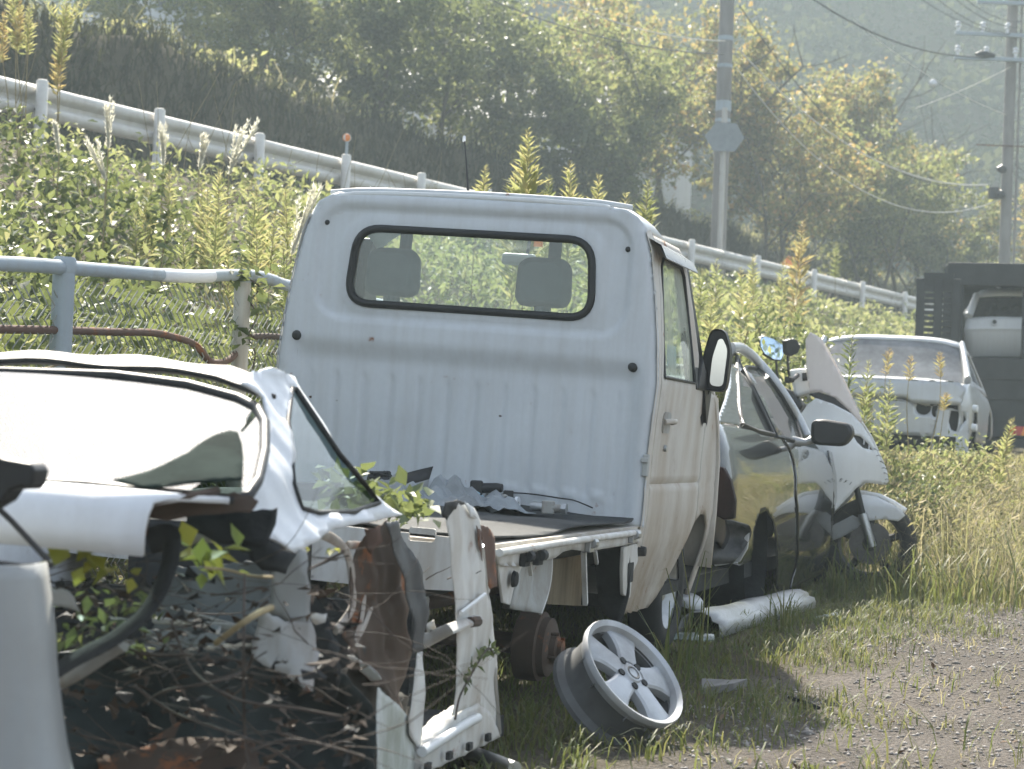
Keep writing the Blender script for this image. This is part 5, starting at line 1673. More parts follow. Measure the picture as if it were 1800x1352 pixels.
# front mudguard
go = [(p.y, p.z) for p in bf([(1508, 868), (1540, 872), (1566, 884), (1586, 895), (1592, 906), (1580, 916), (1555, 912), (1530, 915), (1520, 905)], 0)]
for s in (-1, 1):
    mb = MB(); mb.patch(go, lambda y, z: V((s * (.075 - .06 * sstep(.3, .42, z - wcn.z + .05)), y, z)), .02); mb.build('mudguard', M['white'], bk, smooth=60, solid=.004)
ed = bf([(1512, 866), (1545, 872), (1570, 884), (1592, 898)], 0)
mb = MB(); mb.tube(ed, .02, 8); mb.build('mudguard_ridge', M['white'], bk, smooth=60)
go = [(p.y, p.z) for p in bf([(1462, 925), (1500, 905), (1520, 915), (1505, 930), (1478, 945), (1464, 950)], 0)]
for s in (-1, 1):
    mb = MB(); mb.patch(go, lambda y, z: V((s * .07, y, z)), .02); mb.build('mudguard_tail', M['grey_panel'], bk, smooth=60, solid=.004)
# fairing halves meeting at the nose
fo = bf([(1405, 742), (1425, 715), (1440, 702), (1470, 712), (1500, 728), (1516, 745), (1532, 770), (1546, 800), (1558, 828), (1561, 846), (1556, 852), (1520, 848), (1508, 858), (1496, 872), (1470, 900), (1458, 908), (1440, 900), (1420, 850), (1400, 790)], 0)
nose_y = max(p.y for p in fo)
sl_ = [(p.y, p.z) for p in bf([(1502, 764), (1516, 768), (1528, 780), (1537, 792), (1520, 788), (1510, 778)], 0)]


def fx(y, z): return .27 * sstep(nose_y + .02, nose_y - .42, y) ** .8 + .02 * math.sin(z * 9)


for s in (-1, 1):
    mb = MB(); mb.patch([(p.y, p.z) for p in fo], lambda y, z: V((s * (.012 + fx(y, z)), y, z)), .022, [sl_]); fa = mb.build('fairing', M['white'], bk, smooth=60, solid=.006)
    mb = MB(); mb.patch(sl_, lambda y, z: V((s * (-.012 + fx(y, z)), y, z)), .03); mb.build('head_lamp', M['black'], fa, solid=.004)
    for k in range(2):
        c0 = V((0, *sl_[1])).lerp(V((0, *sl_[3])), .25 + .4 * k)
        MB().box((s * (.004 + fx(c0.y, c0.z)), c0.y, c0.z), (.01, .008, .06)).build('lamp_rib', M['house'], fa)
# lacing along the cracked nose edge
ne = bf([(1541, 790), (1546, 800), (1551, 812), (1555, 822), (1558, 832), (1560, 842), (1558, 850), (1548, 851)], 0)
for k, p in enumerate(ne):
    q = p + V((0, -.014, .004 * (-1) ** k))
    MB().tube([p + V((.0, .012, -.01)), p + V((.016 + fx(p.y, p.z), 0, 0)), q + V((.016 + fx(q.y, q.z), 0, 0))], .0022, 5).build('lacing', M['seal'], bk)
# lettering on the side panel that faces the camera
for k, ch in enumerate('EFI'):
    c0 = B.hit(1476 + 8 * k, 846 + 3.2 * k, x=.25)
    cu = bpy.data.curves.new('lettering', 'FONT'); cu.body = ch; cu.size = .034; cu.shear = .3; cu.extrude = .0006; cu.align_x = 'CENTER'
    tob = bpy.data.objects.new('lettering', cu); COL.objects.link(tob)
    dg = bpy.context.evaluated_depsgraph_get()
    me = bpy.data.meshes.new_from_object(tob.evaluated_get(dg)); bpy.data.objects.remove(tob)
    o = link('letter', me, M['seal'], bk)
    o.matrix_local = Matrix.Translation(V((.0145 + fx(c0.y, c0.z), c0.y, c0.z))) @ Matrix(((0, 0, 1, 0), (.93, .36, 0, 0), (-.36, .93, 0, 0), (0, 0, 0, 1))) @ Matrix.Scale(1, 4)
    # letters read towards the nose on the right-hand side
# screen
so_ = bf([(1420, 600), (1428, 586), (1440, 592), (1458, 622), (1480, 662), (1500, 705), (1515, 738), (1512, 744), (1494, 722), (1470, 700), (1444, 690), (1428, 692), (1422, 660)], 0)
yt = {}
sm = paint('hazy_screen', (.72, .66, .62), .4, .15, (.5, .42, .36), 0, coat=.2)
for s in (-1, 1):
    mb = MB(); mb.patch([(p.y, p.z) for p in so_], lambda y, z: V((s * (.004 + .16 * sstep(nose_y - .05, nose_y - .5, y)), y, z)), .02); mb.build('screen', sm, bk, smooth=60, solid=.004)
do_ = [(p.y, p.z) for p in bf([(1425, 694), (1444, 691), (1470, 700), (1494, 722), (1512, 744), (1490, 735), (1465, 715), (1440, 703)], 0)]
for s in (-1, 1):
    mb = MB(); mb.patch(do_, lambda y, z: V((s * (.0 + .2 * sstep(nose_y - .02, nose_y - .45, y)), y, z)), .03); mb.build('screen_base', M['black'], bk, solid=.004)
# cockpit, bars, mirrors
p0 = B.hit(1402, 660, x=0)
mb = MB(); mb.tube([B.hit(1386, 668, x=-.3), B.hit(1400, 660, x=-.1), B.hit(1402, 660, x=.1), B.hit(1392, 668, x=.3)], .016, 8); mb.build('handlebar', M['black'], bk, smooth=50)
for s, nm in ((-1, 0), (1, 0)):
    a = B.hit(1386, 668, x=-.3) if s < 0 else B.hit(1392, 668, x=.3)
    MB().tube([a, a + V((s * .1, -.02, 0))], .02, 8).build('grip', M['rubber'], bk, smooth=50)
q = bf([(1392, 652), (1432, 648), (1438, 690), (1402, 700)], -.1)
mb = MB(); mb.plate(q, (.2, 0, 0)); ck = mb.build('cockpit', M['white'], bk, bev=.02)
q = bf([(1410, 656), (1426, 654), (1428, 668), (1411, 670)], .096)
mb = MB(); mb.plate(q, (.01, 0, 0)); mb.build('gauge', M['black'], ck)
q = bf([(1378, 680), (1400, 690), (1420, 715), (1402, 740), (1385, 730), (1372, 700)], -.15)
mb = MB(); mb.plate(q, (.3, 0, 0)); mb.build('leg_shield', M['black'], bk, bev=.02)
mb = MB(); mb.plate(bf([(1380, 690), (1300, 720), (1250, 760), (1250, 860), (1440, 900), (1405, 745)], -.16), (.32, 0, 0)); mb.build('body', M['white'], bk, bev=.06)
mb = MB(); mb.plate(bf([(1370, 700), (1300, 716), (1230, 735), (1230, 755), (1360, 745)], -.14), (.28, 0, .0)); mb.build('saddle', M['black'], bk, bev=.04)
rwc = V((0, wcn.y - 1.45, wcn.z))
mb = MB(); mb.lathe([(.18, -.05), (.24, -.06), (.29, -.04), (.3, 0), (.29, .04), (.24, .06), (.18, .05)], rwc, (1, 0, 0), 36); mb.build('rear_tyre', M['rubber'], bk, smooth=50)
mb = MB(); mb.lathe([(0, .04), (.05, .04), (.18, .03), (.18, -.03), (.05, -.04), (0, -.04)], rwc, (1, 0, 0), 28); mb.build('rear_rim', M['primer'], bk, smooth=50)
mir_mat = simple('sky_mirror', (.42, .58, .85), .06, .9, var=.03)  # blue base colour paints the sky's reflection into the mirror
for k, (pp, x, mm_, st) in enumerate(((((1330, 596), (1338, 592), (1352, 596), (1369, 606), (1371, 622), (1366, 633), (1354, 632), (1338, 622), (1331, 610)), -.02, mir_mat, (1364, 632)), (((1375, 600), (1384, 597), (1394, 598), (1400, 610), (1396, 620), (1384, 626), (1376, 620)), .1, M['black'], (1384, 626)))):
    q = B.pts(pp, x=x)
    # the mirror head faces back along the bike, towards the camera's left
    c0 = sum(q, V()) / len(q)
    mb = MB(); mb.plate([c0 + (p - c0) * 1.08 for p in q], (.03, .03, 0)); mh = mb.build('mirror', M['black'], bk, bev=.008)
    if k == 0:
        mb = MB(); mb.plate([p + V((.034, .03, 0)) for p in q], (.002, 0, 0)); mb.build('mirror_glass', mm_, mh)
    MB().tube([B.hit(st[0], st[1], x=x), B.hit(st[0] + 2, st[1] + 25, x=x * .9), B.hit(st[0] + 4, 668, x=x * .7)], .009, 6).build('mirror_stem', M['black'], mh)

# ------------------------------------------------------------------ silver saloon behind the scooter
_s = at(1600, 816, 18.8)
S = Fr(V((_s.x, _s.y, _s.z)), 16.5, 1.0)
sv = empty('saloon', S.M, 'silver saloon seen from behind with its tail lamps and bumper missing', 'car')


def sx(px, py, y=0.): p = S.hit(px, py, y=y); return (p.x, p.z)


def pf(pp, y=0.): return [sx(a, b, y) for a, b in pp]


xr_ = S.hit(1706, 720, y=.1).x; xl_ = xr_ - 1.72; SCX = (xr_ + xl_) / 2


def sy(x, z, y0=0.): return y0 + .22 * max(0, abs(x - SCX) / .86 - .35) ** 2 * 1.2


rz_ = S.hit(1560, 590, y=1.3).z
tz_ = S.hit(1600, 668, y=0).z      # deck edge height
bz_ = S.hit(1600, 705, y=0).z
zb_ = S.hit(1600, 762, y=0).z
# boot lid upper and the plate panel
ol = [(xl_ + .12, tz_ - .02), (xl_ + .1, bz_ - .02), (SCX - .36, bz_ - .02), (SCX - .3, bz_ + .025), (SCX + .27, bz_ + .025), (SCX + .33, bz_ - .02), (xr_ - .1, bz_ - .02), (xr_ - .05, tz_ - .06), (xr_ - .12, tz_)]
mb = MB(); mb.patch(ol, lambda x, z: V((x, sy(x, z) - .03 + .05 * (z - bz_), z)), .04); mb.build('boot_lid', M['silver'], sv, smooth=60, solid=.02, off=1)
h1 = [(c[0], c[1]) for c in [(lambda q, a: (q[0] + math.cos(a) * .07, q[1] + math.sin(a) * .066))(sx(1623, 717), a) for a in np.linspace(0, 6.28, 16, endpoint=False)]]
h2 = [(c[0], c[1]) for c in [(lambda q, a: (q[0] + math.cos(a) * .032, q[1] + math.sin(a) * .06))(sx(1643, 722), a) for a in np.linspace(0, 6.28, 14, endpoint=False)]]
ol = [(xl_ + .15, bz_ - .02), (xl_ + .2, zb_), (xr_ - .34, zb_ - .02), (xr_ - .29, bz_ - .03), (SCX + .45, bz_ - .04), (SCX + .2, bz_ + .02), (SCX - .3, bz_ + .02)]
mb = MB(); mb.patch(ol, lambda x, z: V((x, sy(x, z) + .02, z)), .04, [h1, h2]); mb.build('plate_panel', M['silver'], sv, smooth=60, solid=.012, off=1)
for h in (h1, h2):
    mb = MB(); mb.plate([V((x, .09, z)) for x, z in h], (0, .02, 0)); mb.build('lamp_socket', M['dark'], sv)
# tail panel below and lamp holes either side
ol = [(xr_ - .3, bz_ - .03), (xr_ - .02, bz_ - .08), (xr_ + .0, zb_ - .22), (xr_ - .36, zb_ - .22), (xr_ - .34, zb_)]
lh = pf([(1672, 722), (1692, 724), (1698, 738), (1688, 750), (1684, 760), (1672, 756), (1668, 742)], .12)
for s in (1, -1):
    mb = MB(); f_ = (lambda x, z: V((x, sy(x, z) + .03, z))) if s > 0 else (lambda x, z: V((2 * SCX - x, sy(x, z) + .03, z)))
    mb.patch(ol, f_, .03, [lh]); mb.build('tail_panel', M['silver'], sv, smooth=60, solid=.01, off=s)
    mb = MB(); mb.plate([f_(x, z) + V((0, .05, 0)) for x, z in lh], (0, .02, 0)); mb.build('lamp_hole', M['dark'], sv)
mb = MB(); mb.span((xl_ + .1, .04, zb_ - .24), (xr_ - .12, .12, zb_ - .01)); mb.build('bumper_beam', M['dark'], sv, bev=.01)
# sides
sw = [(.06, zb_ - .3), (.1, bz_ - .1), (.02, tz_ - .1), (.2, tz_ - .01), (.8, tz_ + .03), (3.4, tz_ - .05), (4.2, tz_ - .25), (4.3, .35), (4.05, .3), (3.9, .55), (3.6, .66), (3.3, .55), (3.15, .25), (1.4, .25), (1.28, .5), (1.0, .64), (.7, .52), (.52, .25), (.35, .12)]
for s in (1, -1):
    f_ = lambda y, z: V((SCX + s * (.86 - .12 * sstep(.5, 0, y) ** 2 - .05 * sstep(.4, .1, z) - .03 * sstep(tz_ - .2, tz_, z)), y, z))
    mb = MB(); mb.patch(sw, f_, .06); mb.build('side', M['silver'], sv, smooth=60, solid=.012)
    gh = [(.62, tz_), (1.15, rz_ - .1), (1.7, rz_ - .05), (2.5, rz_ - .09), (3.2, tz_ - .02)]
    g_ = lambda y, z: V((SCX + s * (.83 - .18 * (z - tz_) / .45), y, z))
    hw_ = [(1.0, tz_ + .05), (1.32, rz_ - .14), (1.7, rz_ - .11), (2.35, rz_ - .14), (2.9, tz_ + .04)]
    mb = MB(); mb.patch(gh, g_, .06, [hw_]); mb.build('window_frame', M['silver'], sv, smooth=60, solid=.012)
    mb = MB(); mb.patch(hw_, lambda y, z: g_(y, z) - V((s * .015, 0, 0)), .1); mb.build('side_window', M['glass_shut'], sv)
    for yy in (.98, 3.6):
        mb = MB(); mb.lathe([(.2, -.09), (.28, -.1), (.31, -.06), (.31, .06), (.28, .1), (.2, .09)], (SCX + s * .7, yy, .31), (1, 0, 0), 26); w_ = mb.build('wheel', M['rubber'], sv, smooth=50)
        mb = MB(); mb.lathe([(0, .06 * s), (.06, .07 * s), (.2, .05 * s), (.21, .09 * s)], (SCX + s * .7, yy, .31), (1, 0, 0), 22); mb.build('rim', M['steel'], w_, smooth=50)
for dz in (-.04, -.22):
    MB().lathe([(0, .05), (.035, .045), (.04, 0)], (xr_ + .02, .16, bz_ + dz), (1, -.2, 0), 12).build('bumper_stud', M['white'], sv, smooth=50)
def srow(y, z, h, cr=.04): return [V((SCX + h * u, y - .06 * (1 - u * u) * (y < .3), z - cr * u ** 4)) for u in np.linspace(-1, 1, 17)]
mb = MB(); mb.loft([srow(.06, tz_ + .005, .74), srow(.2, tz_ + .02, .78), srow(.62, tz_ + .05, .76)]); mb.build('boot_deck', M['silver'], sv, smooth=60, solid=.012)
mb = MB(); mb.loft([srow(.6, tz_ + .05, .78), srow(.85, tz_ + .21, .73, .06), srow(1.12, rz_ - .04, .67, .07)]); rg = mb.build('rear_screen', M['glass_shut'], sv, smooth=60)
for s in (-1, 1):
    mb = MB(); mb.tube([V((SCX + s * .79, .58, tz_ + .035)), V((SCX + s * .75, .85, tz_ + .165)), V((SCX + s * .68, 1.14, rz_ - .07))], [.06, .055, .05], 8, sq=.6); mb.build('rear_pillar', M['silver'], sv, smooth=60)
mb = MB(); mb.loft([srow(1.1, rz_ - .04, .69, .07), srow(1.25, rz_, .68, .07), srow(1.7, rz_ + .03, .67, .07), srow(2.3, rz_ - .0, .66, .07), srow(2.5, rz_ - .05, .64, .07)]); mb.build('roof', M['silver'], sv, smooth=60, solid=.02)
mb = MB(); mb.loft([srow(2.5, rz_ - .05, .56), srow(3.2, tz_, .72)]); mb.build('windscreen', M['glass_shut'], sv, smooth=60)
mb = MB(); mb.loft([srow(3.2, tz_ - .02, .76), srow(3.8, tz_ - .12, .74), srow(4.3, tz_ - .35, .66), srow(4.35, .35, .62)]); mb.build('bonnet', M['silver'], sv, smooth=60, solid=.02)
p = S.hit(1666, 612, y=1.2)
MB().tube([p + V((0, 0, -.04)), p + V((.01, -.05, .05))], [.012, .004], 6).build('aerial', M['black'], sv)
mb = MB(); mb.span((SCX - .7, .2, .2), (SCX + .7, 4.1, .6)); mb.build('floor_pan', M['dark'], sv)

# ------------------------------------------------------------------ black transporter with a white hatchback aboard
_d = at(1700, 806, 28)
D = Fr(V((_d.x, _d.y, _d.z - .02)), 14)
dt = empty('transporter_truck', D.M, 'black high-sided car transporter truck at the right edge', 'truck')
# local z heights from the photograph's rows on the tail plane
def dz(py, px=1720, y=0.): return D.hit(px, py, y=y).z
def dx(px, py=600, y=0.): return D.hit(px, py, y=y).x
zdk, zt = dz(628), dz(462, 1720)
X0 = dx(1664); X1 = X0 + 2.3
mb = MB(); mb.span((X0, 0, dz(800) + .25), (X1, .1, zdk)); mb.build('tailgate', M['truck_black'], dt, bev=.02)
for k in range(3):
    z = dz(800) + .25 + (zdk - dz(800) - .25) * (.25 + .25 * k)
    MB().span((X0 + .06, -.03, z - .02), (X1 - .06, -.002, z + .02)).build('tailgate_rib', M['truck_black'], dt)
mb = MB(); mb.span((X0, .1, zdk - .14), (X1, 5.2, zdk)); mb.build('deck', M['truck_black'], dt)
for xx in (X0, X0 + .1, dx(1795)):
    mb = MB(); mb.span((xx, .0, zdk), (xx + .12, .12, zt)); mb.build('gate_post', M['truck_black'], dt, bev=.01)
    mb = MB(); mb.span((xx, .14, zdk + .02), (xx + .08, 5.2, zdk + (.55 if xx == X0 else .02 + .06))); mb.build('side_board', M['truck_black'], dt, bev=.01)
xg = dx(1660, 470, 4.6)
mb = MB(); mb.plate(roundpoly([V((xg, 4.6, zdk)), V((xg, 4.6, dz(462, 1680, 4.6))), V((xg + 2.6, 4.6, dz(460, 1680, 4.6))), V((xg + 2.6, 4.6, zdk))], .15, 4), (0, .12, 0)); mb.build('head_board', M['truck_black'], dt, bev=.01)
mb = MB(); mb.span((X0 - .02, -.02, dz(503)), (X0 + 2.7, .1, zt)); mb.build('header_board', M['truck_black'], dt, bev=.015)
mb = MB(); mb.span((X0, .1, zt - .08), (X0 + 2.7, 4.6, zt - .02)); mb.build('canopy', M['truck_black'], dt)
mb = MB(); mb.span((X0 + .1, 4.8, .55), (X1 - .1, 6.4, zt - .5)); mb.build('cab', M['truck_black'], dt, bev=.08)
mb = MB(); mb.span((X0 + .2, .3, .35), (X1 - .2, 6.0, zdk - .15)); mb.build('chassis', M['dark'], dt)
for yy in (.9, 1.9, 5.4):
    for xx in (X0 + .25, X1 - .25):
        mb = MB(); mb.lathe([(.2, -.12), (.34, -.13), (.4, -.08), (.4, .08), (.34, .13), (.2, .12)], (xx, yy, .4), (1, 0, 0), 26); w_ = mb.build('wheel', M['rubber'], dt, smooth=50)
        mb = MB(); mb.lathe([(0, .08), (.1, .08), (.2, .03), (.2, -.08), (0, -.08)], (xx, yy, .4), (1, 0, 0), 20); mb.build('rim', M['steel'], w_, smooth=50)
# folding ramp standing open on the left: frame with slats and gaps
r0, r1 = dx(1610, 540, -.25), dx(1688, 540, -.25)
rt_, rb_ = dz(490, 1650, -.25), dz(604, 1650, -.25)
for xx in (r0, (r0 + r1) / 2 - .06, r1 - .12):
    MB().span((xx, -.28, rb_ - .1), (xx + .12, -.2, rt_)).build('ramp_rail', M['truck_black'], dt, bev=.01)
for k in range(13):
    z = rb_ - .08 + (rt_ - rb_ + .06) * k / 12
    MB().span((r0 + .1, -.268, z), (r1 - .1, -.212, z + (.055 if k < 10 else .1))).build('ramp_slat', M['truck_black'], dt)
for s in (dx(1798, 760, -.04), dx(1798, 760, -.04) + 1.0):
    pass
ra_ = D.pts([(1774, 749), (1830, 751), (1830, 767), (1774, 765)], y=-.035)
mb = MB(); mb.plate(ra_, (0, .02, 0)); rf_ = mb.build('rear_marker', M['red'], dt, bev=.004)
rb2 = D.pts([(1775, 749.5), (1786, 749.5), (1780, 765.5), (1775, 765.5)], y=-.0375)
mb = MB(); mb.plate(rb2, (0, .002, 0)); mb.build('yellow_stripe', M['amber'], rf_)
rb2 = D.pts([(1800, 750.5), (1812, 750.5), (1806, 766), (1794, 766)], y=-.0375)
mb = MB(); mb.plate(rb2, (0, .002, 0)); mb.build('yellow_stripe', M['amber'], rf_)
mb = MB(); mb.span((X0 + .05, -.02, dz(800) + .12), (X1 - .05, .06, dz(800) + .24)); mb.build('rear_bar', M['truck_black'], dt)

# the hatchback standing on the deck
HF = Fr(D.M @ V((dx(1690) + .84, .35, zdk + .0)), 14)
hb_ = empty('hatchback', HF.M, 'white hatchback car loaded on the black transporter', 'car')
hz0 = 0
def hrow(y, z, h, cr=.03): return [V((h * u, y + .05 * u * u, z - cr * u ** 4)) for u in np.linspace(-1, 1, 15)]
def hzz(py): return HF.hit(1740, py, y=.0).z
zr, zg0, zg1, zl = hzz(505), hzz(516), hzz(556), hzz(575)
mb = MB(); mb.loft([hrow(.02, zg1, .78), hrow(-.0, zg1 - .05, .8), hrow(-.04, zl - .02, .82), hrow(.0, zl - .08, .8), hrow(.02, hzz(626), .8)]); mb.build('tailgate', M['white'], hb_, smooth=50, solid=.03, off=1)
mb = MB(); mb.loft([hrow(.02, zg1, .74), hrow(.28, zg0, .64)]); mb.build('rear_screen', M['glass_hatch'], hb_, smooth=60)
mb = MB(); mb.loft([hrow(.22, zg0 - .01, .66), hrow(.26, zr - .02, .64), hrow(.5, zr + .03, .62), hrow(1.6, zr + .03, .6), hrow(2.1, zr - .06, .58)]); mb.build('roof', M['white'], hb_, smooth=60, solid=.02)
for s in (-1, 1):
    mb = MB(); mb.tube([(s * .76, .02, zg1), (s * .66, .28, zg0)], [.06, .05], 8); mb.build('pillar', M['white'], hb_, smooth=50)
    sp_ = [(.0, .2), (.0, zg1), (.3, zr - .05), (1.8, zr - .02), (2.7, zg1), (3.7, zg1 - .15), (3.9, .3), (3.6, .3), (3.3, .6), (2.9, .3), (1.1, .3), (.8, .6), (.45, .3)]
    win_ = [(.35, zg1 + .05), (.45, zr - .12), (1.75, zr - .1), (2.4, zg1 + .05)]
    f_ = lambda y, z: V((s * (.84 - .22 * max(0, z - zg1) / .4), y, z))
    mb = MB(); mb.patch(sp_, f_, .08, [win_]); mb.build('side', M['white'], hb_, smooth=50, solid=.015)
    mb = MB(); mb.patch(win_, lambda y, z: f_(y, z) - V((s * .02, 0, 0)), .12); mb.build('side_window', M['glass_shut'], hb_)
    for yy in (.78, 3.28):
        mb = MB(); mb.lathe([(0, .07), (.18, .06), (.2, .1), (.28, .1), (.31, .06), (.31, -.06), (.28, -.1), (0, -.1)], (s * .7, yy, .31), (s, 0, 0), 26); mb.build('wheel', M['rubber'], hb_, smooth=50)
mb = MB(); mb.loft([hrow(2.1, zr - .06, .58), hrow(2.75, zg1, .72)]); mb.build('windscreen', M['glass_shut'], hb_)
mb = MB(); mb.loft([hrow(2.75, zg1 - .01, .78), hrow(3.7, zg1 - .16, .74), hrow(3.92, .35, .66)]); mb.build('bonnet', M['white'], hb_, smooth=50, solid=.02)
p = HF.hit(1748, 566, y=-.05)
mb = MB(); mb.lathe([(0, .012), (.028, .012), (.03, .006)], p, (0, -1, 0), 20); em = mb.build('emblem', M['dark'], hb_)
MB().lathe([(.028, .0), (.03, .014), (.038, .014), (.04, .0)], p, (0, -1, 0), 20).build('emblem_ring', M['steel'], em)
p = HF.hit(1755, 505, y=.4)
mb = MB(); mb.tube([p, p + V((0, .03, .06)), p + V((0, .09, .02))], [.035, .012, .006], 8); mb.build('roof_fin', M['white'], hb_, smooth=50)
mb = MB(); mb.plate(HF.pts([(1812, 580), (1840, 582), (1840, 600), (1812, 598)], y=-.06), (0, .03, 0)); mb.build('tail_lamp', M['red'], hb_)

# ------------------------------------------------------------------ chain-link fence on the left
P1, P2 = at(113, 458, 7.3), at(428, 478, 9.0)
fd = V((P2.x - P1.x, P2.y - P1.y, 0)); FL = fd.length; fd.normalize()
fe = empty('chain_link_fence', V((P1.x, P1.y, 0)), 'grey pipe fence with chain-link mesh behind the wreck, overgrown', 'fence')
FO = V((P1.x, P1.y, 0))


def fpx(px, py):        # a point of the fence plane
    d = ray(px, py)
    n = fd.cross(V((0, 0, 1)))
    return EYE + d * ((FO - EYE).dot(n) / d.dot(n)) - FO


for k, (px, r, m) in enumerate(((113, .041, 'galv'), (428, .038, 'galv_old'))):
    b = fpx(px, 470); z1 = fpx(px, 452 if k == 0 else 474).z
    mb = MB(); mb.tube([(b.x, b.y, -.1), (b.x, b.y, z1 - .03)], r, 18); mb.build('post', M[m], fe, smooth=60)
    mb = MB(); mb.lathe([(0, .012), (r * .9, .01), (r * 1.06, 0), (r * 1.06, -.045), (r, -.05)], (b.x, b.y, z1 - .01), (0, 0, 1), 18); mb.build('post_cap', M['galv'], fe, smooth=50)
for t_ in (FL * 2.02, FL * 3, -FL):
    p = fd * t_
    mb = MB(); mb.tube([(p.x, p.y, -.1), (p.x, p.y, 1.62)], .038, 14); mb.build('post', M['galv'], fe, smooth=60)
tr_ = smooth_path([fpx(a, b) for a, b in ((-300, 452), (-40, 462), (40, 465), (110, 470), (200, 477), (290, 484), (350, 486), (390, 484), (428, 484), (455, 486), (480, 493), (520, 505), (700, 540))], 4)
mb = MB(); mb.tube(tr_, .0275, 12); mb.build('top_rail', M['galv'], fe, smooth=60)
sl_p = smooth_path([fpx(a, b) for a, b in ((281, 483.4), (310, 485), (345, 486), (371, 485.3))], 4)
mb = MB(); mb.tube(sl_p, .0288, 12); sk = mb.build('label_sleeve', M['house'], fe, smooth=60)
for k in range(4):
    a = fpx(323 + 6.5 * k, 488.5)
    MB().box(a + (EYE - FO - a).normalized() * .0295, (.006, .003, .016)).build('mark', M['kerb'], sk)
for px in (297, 304):
    a = fpx(px, 489); MB().box(a + (EYE - FO - a).normalized() * .0295, (.01, .003, .008)).build('mark', M['primer'], sk)
for pp, m in (([(-200, 575), (0, 578), (110, 580), (200, 583), (262, 584), (300, 591), (330, 600), (348, 612), (366, 634), (385, 637), (404, 630), (420, 612)], 'rustpipe'), ([(440, 592), (480, 591), (600, 600)], 'rust')):
    mb = MB(); mb.tube(smooth_path([fpx(a, b) + V((0, .03, 0)) for a, b in pp], 4), .0155, 10); mb.build('lower_rail', M[m], fe, smooth=60)
# mesh: interlaced zigzag wires
mb = MB()
pit = .058
n_ = int(5.2 / pit)
nz = fd.cross(V((0, 0, 1)))
for i in range(n_):
    s0 = -1.6 + i * pit
    zt_ = lambda s: fpx(113, 472).z - .03 + (s / FL) * .12
    pts = []
    for j in range(25):
        s = s0 + (pit * .52 if j % 2 else -pit * .52)
        z = .12 + j * pit * .98
        if z > zt_(s): break
        p = fd * s + nz * (.003 if (j % 2) else -.003); pts.append(V((p.x, p.y, z)))
    mb.tube(pts, .0032, 3, cap=False)
o = mb.build('wire_mesh', M['chain'], fe); o['kind'] = 'stuff'


# ------------------------------------------------------------------ thicket on the embankment
def thick(n, t0, t1, q0, q1, hf, size, mat, name, label, cat, lo=.15, width=.62, up=.8, mask=None, geo=leaf_geo):
    t = rng.uniform(t0, t1, n); q = rng.uniform(q0, q1, n)
    X, Y = xy(t, q)
    if mask is not None:
        k = mask(X, Y, t, q); X, Y, t, q = X[k], Y[k], t[k], q[k]
    h = np.clip(hf(X, Y, t, q), .05, 3)
    z = terr(X, Y) + h * (lo + (1 - lo) * rng.uniform(0, 1, len(X)) ** .6)
    v_, f_ = geo(np.stack([X, Y, z], 1), rng.uniform(size[0], size[1], len(X)), up, width)
    o = trimesh(name, v_, f_, mat)
    return tag(o, label, cat, kind='stuff')


hv = lambda X, Y, t, q: .02 + .135 * np.clip(q, 0, 8) + .42 * wob(X, Y, 1.5, 2) + .22 * wob(X, Y, 4.3, 6)
notgap = lambda X, Y, t, q: wob(X, Y, 1.7, 9) + .5 * wob(X, Y, 5, 3) > -.4
thick(64000, -19, -3.5, 1.2, 8.75, hv, (.06, .115), M['leaf_vine'], 'vine_thicket', 'dense dark green vine leaves covering the embankment left of the truck', 'vines', mask=notgap)
thick(15000, -12, 3, 1.0, 8.2, lambda X, Y, t, q: hv(X, Y, t, q) * 1.08, (.06, .12), M['leaf_pale'], 'pale_thicket', 'pale yellow green undergrowth on the embankment behind the truck', 'undergrowth', mask=lambda X, Y, t, q: (wob(X, Y, 1.1, 5) > -.05) & (t > -11.5 + q * .2), width=.4)
thick(16000, 2, 36, 1.0, 6.2, lambda X, Y, t, q: .05 + .13 * q + .25 * wob(X, Y, .9, 2) + .2 * wob(X, Y, 2.3, 5), (.09, .18), M['leaf_pale'], 'slope_undergrowth', 'pale undergrowth below the guard rail right of the truck cab', 'undergrowth', width=.45)
thick(9000, 2, 30, 1.0, 6.5, lambda X, Y, t, q: .05 + .12 * q + .25 * wob(X, Y, .8, 7), (.08, .15), M['leaf_vine'], 'slope_vines', 'dark green vines below the guard rail right of the truck cab', 'vines', mask=lambda X, Y, t, q: wob(X, Y, .9, 3) > .05)
thick(14000, -20, 8, .95, 8.3, lambda X, Y, t, q: .16 + .1 * wob(X, Y, 3, 1), (.05, .1), M['leaf_vine'], 'ground_cover', 'low leafy ground cover on the embankment soil', 'ground cover', .0)
# dead stalks leaning through it
mb = MB()
for _ in range(260):
    t_, q_ = random.uniform(-14, 6), random.uniform(1.5, 8.4)
    X, Y = xy(t_, q_); z = tz(X, Y)
    twig(mb, V((X, Y, z + .2)), V((random.gauss(0, .5), random.gauss(0, .5), 1)).normalized(), random.uniform(.5, 1.3), .004, 5, .3)
tag(mb.build('dead_stalks', M['stalk']), 'thin dead brown stalks leaning through the embankment undergrowth', 'stalks', kind='stuff')
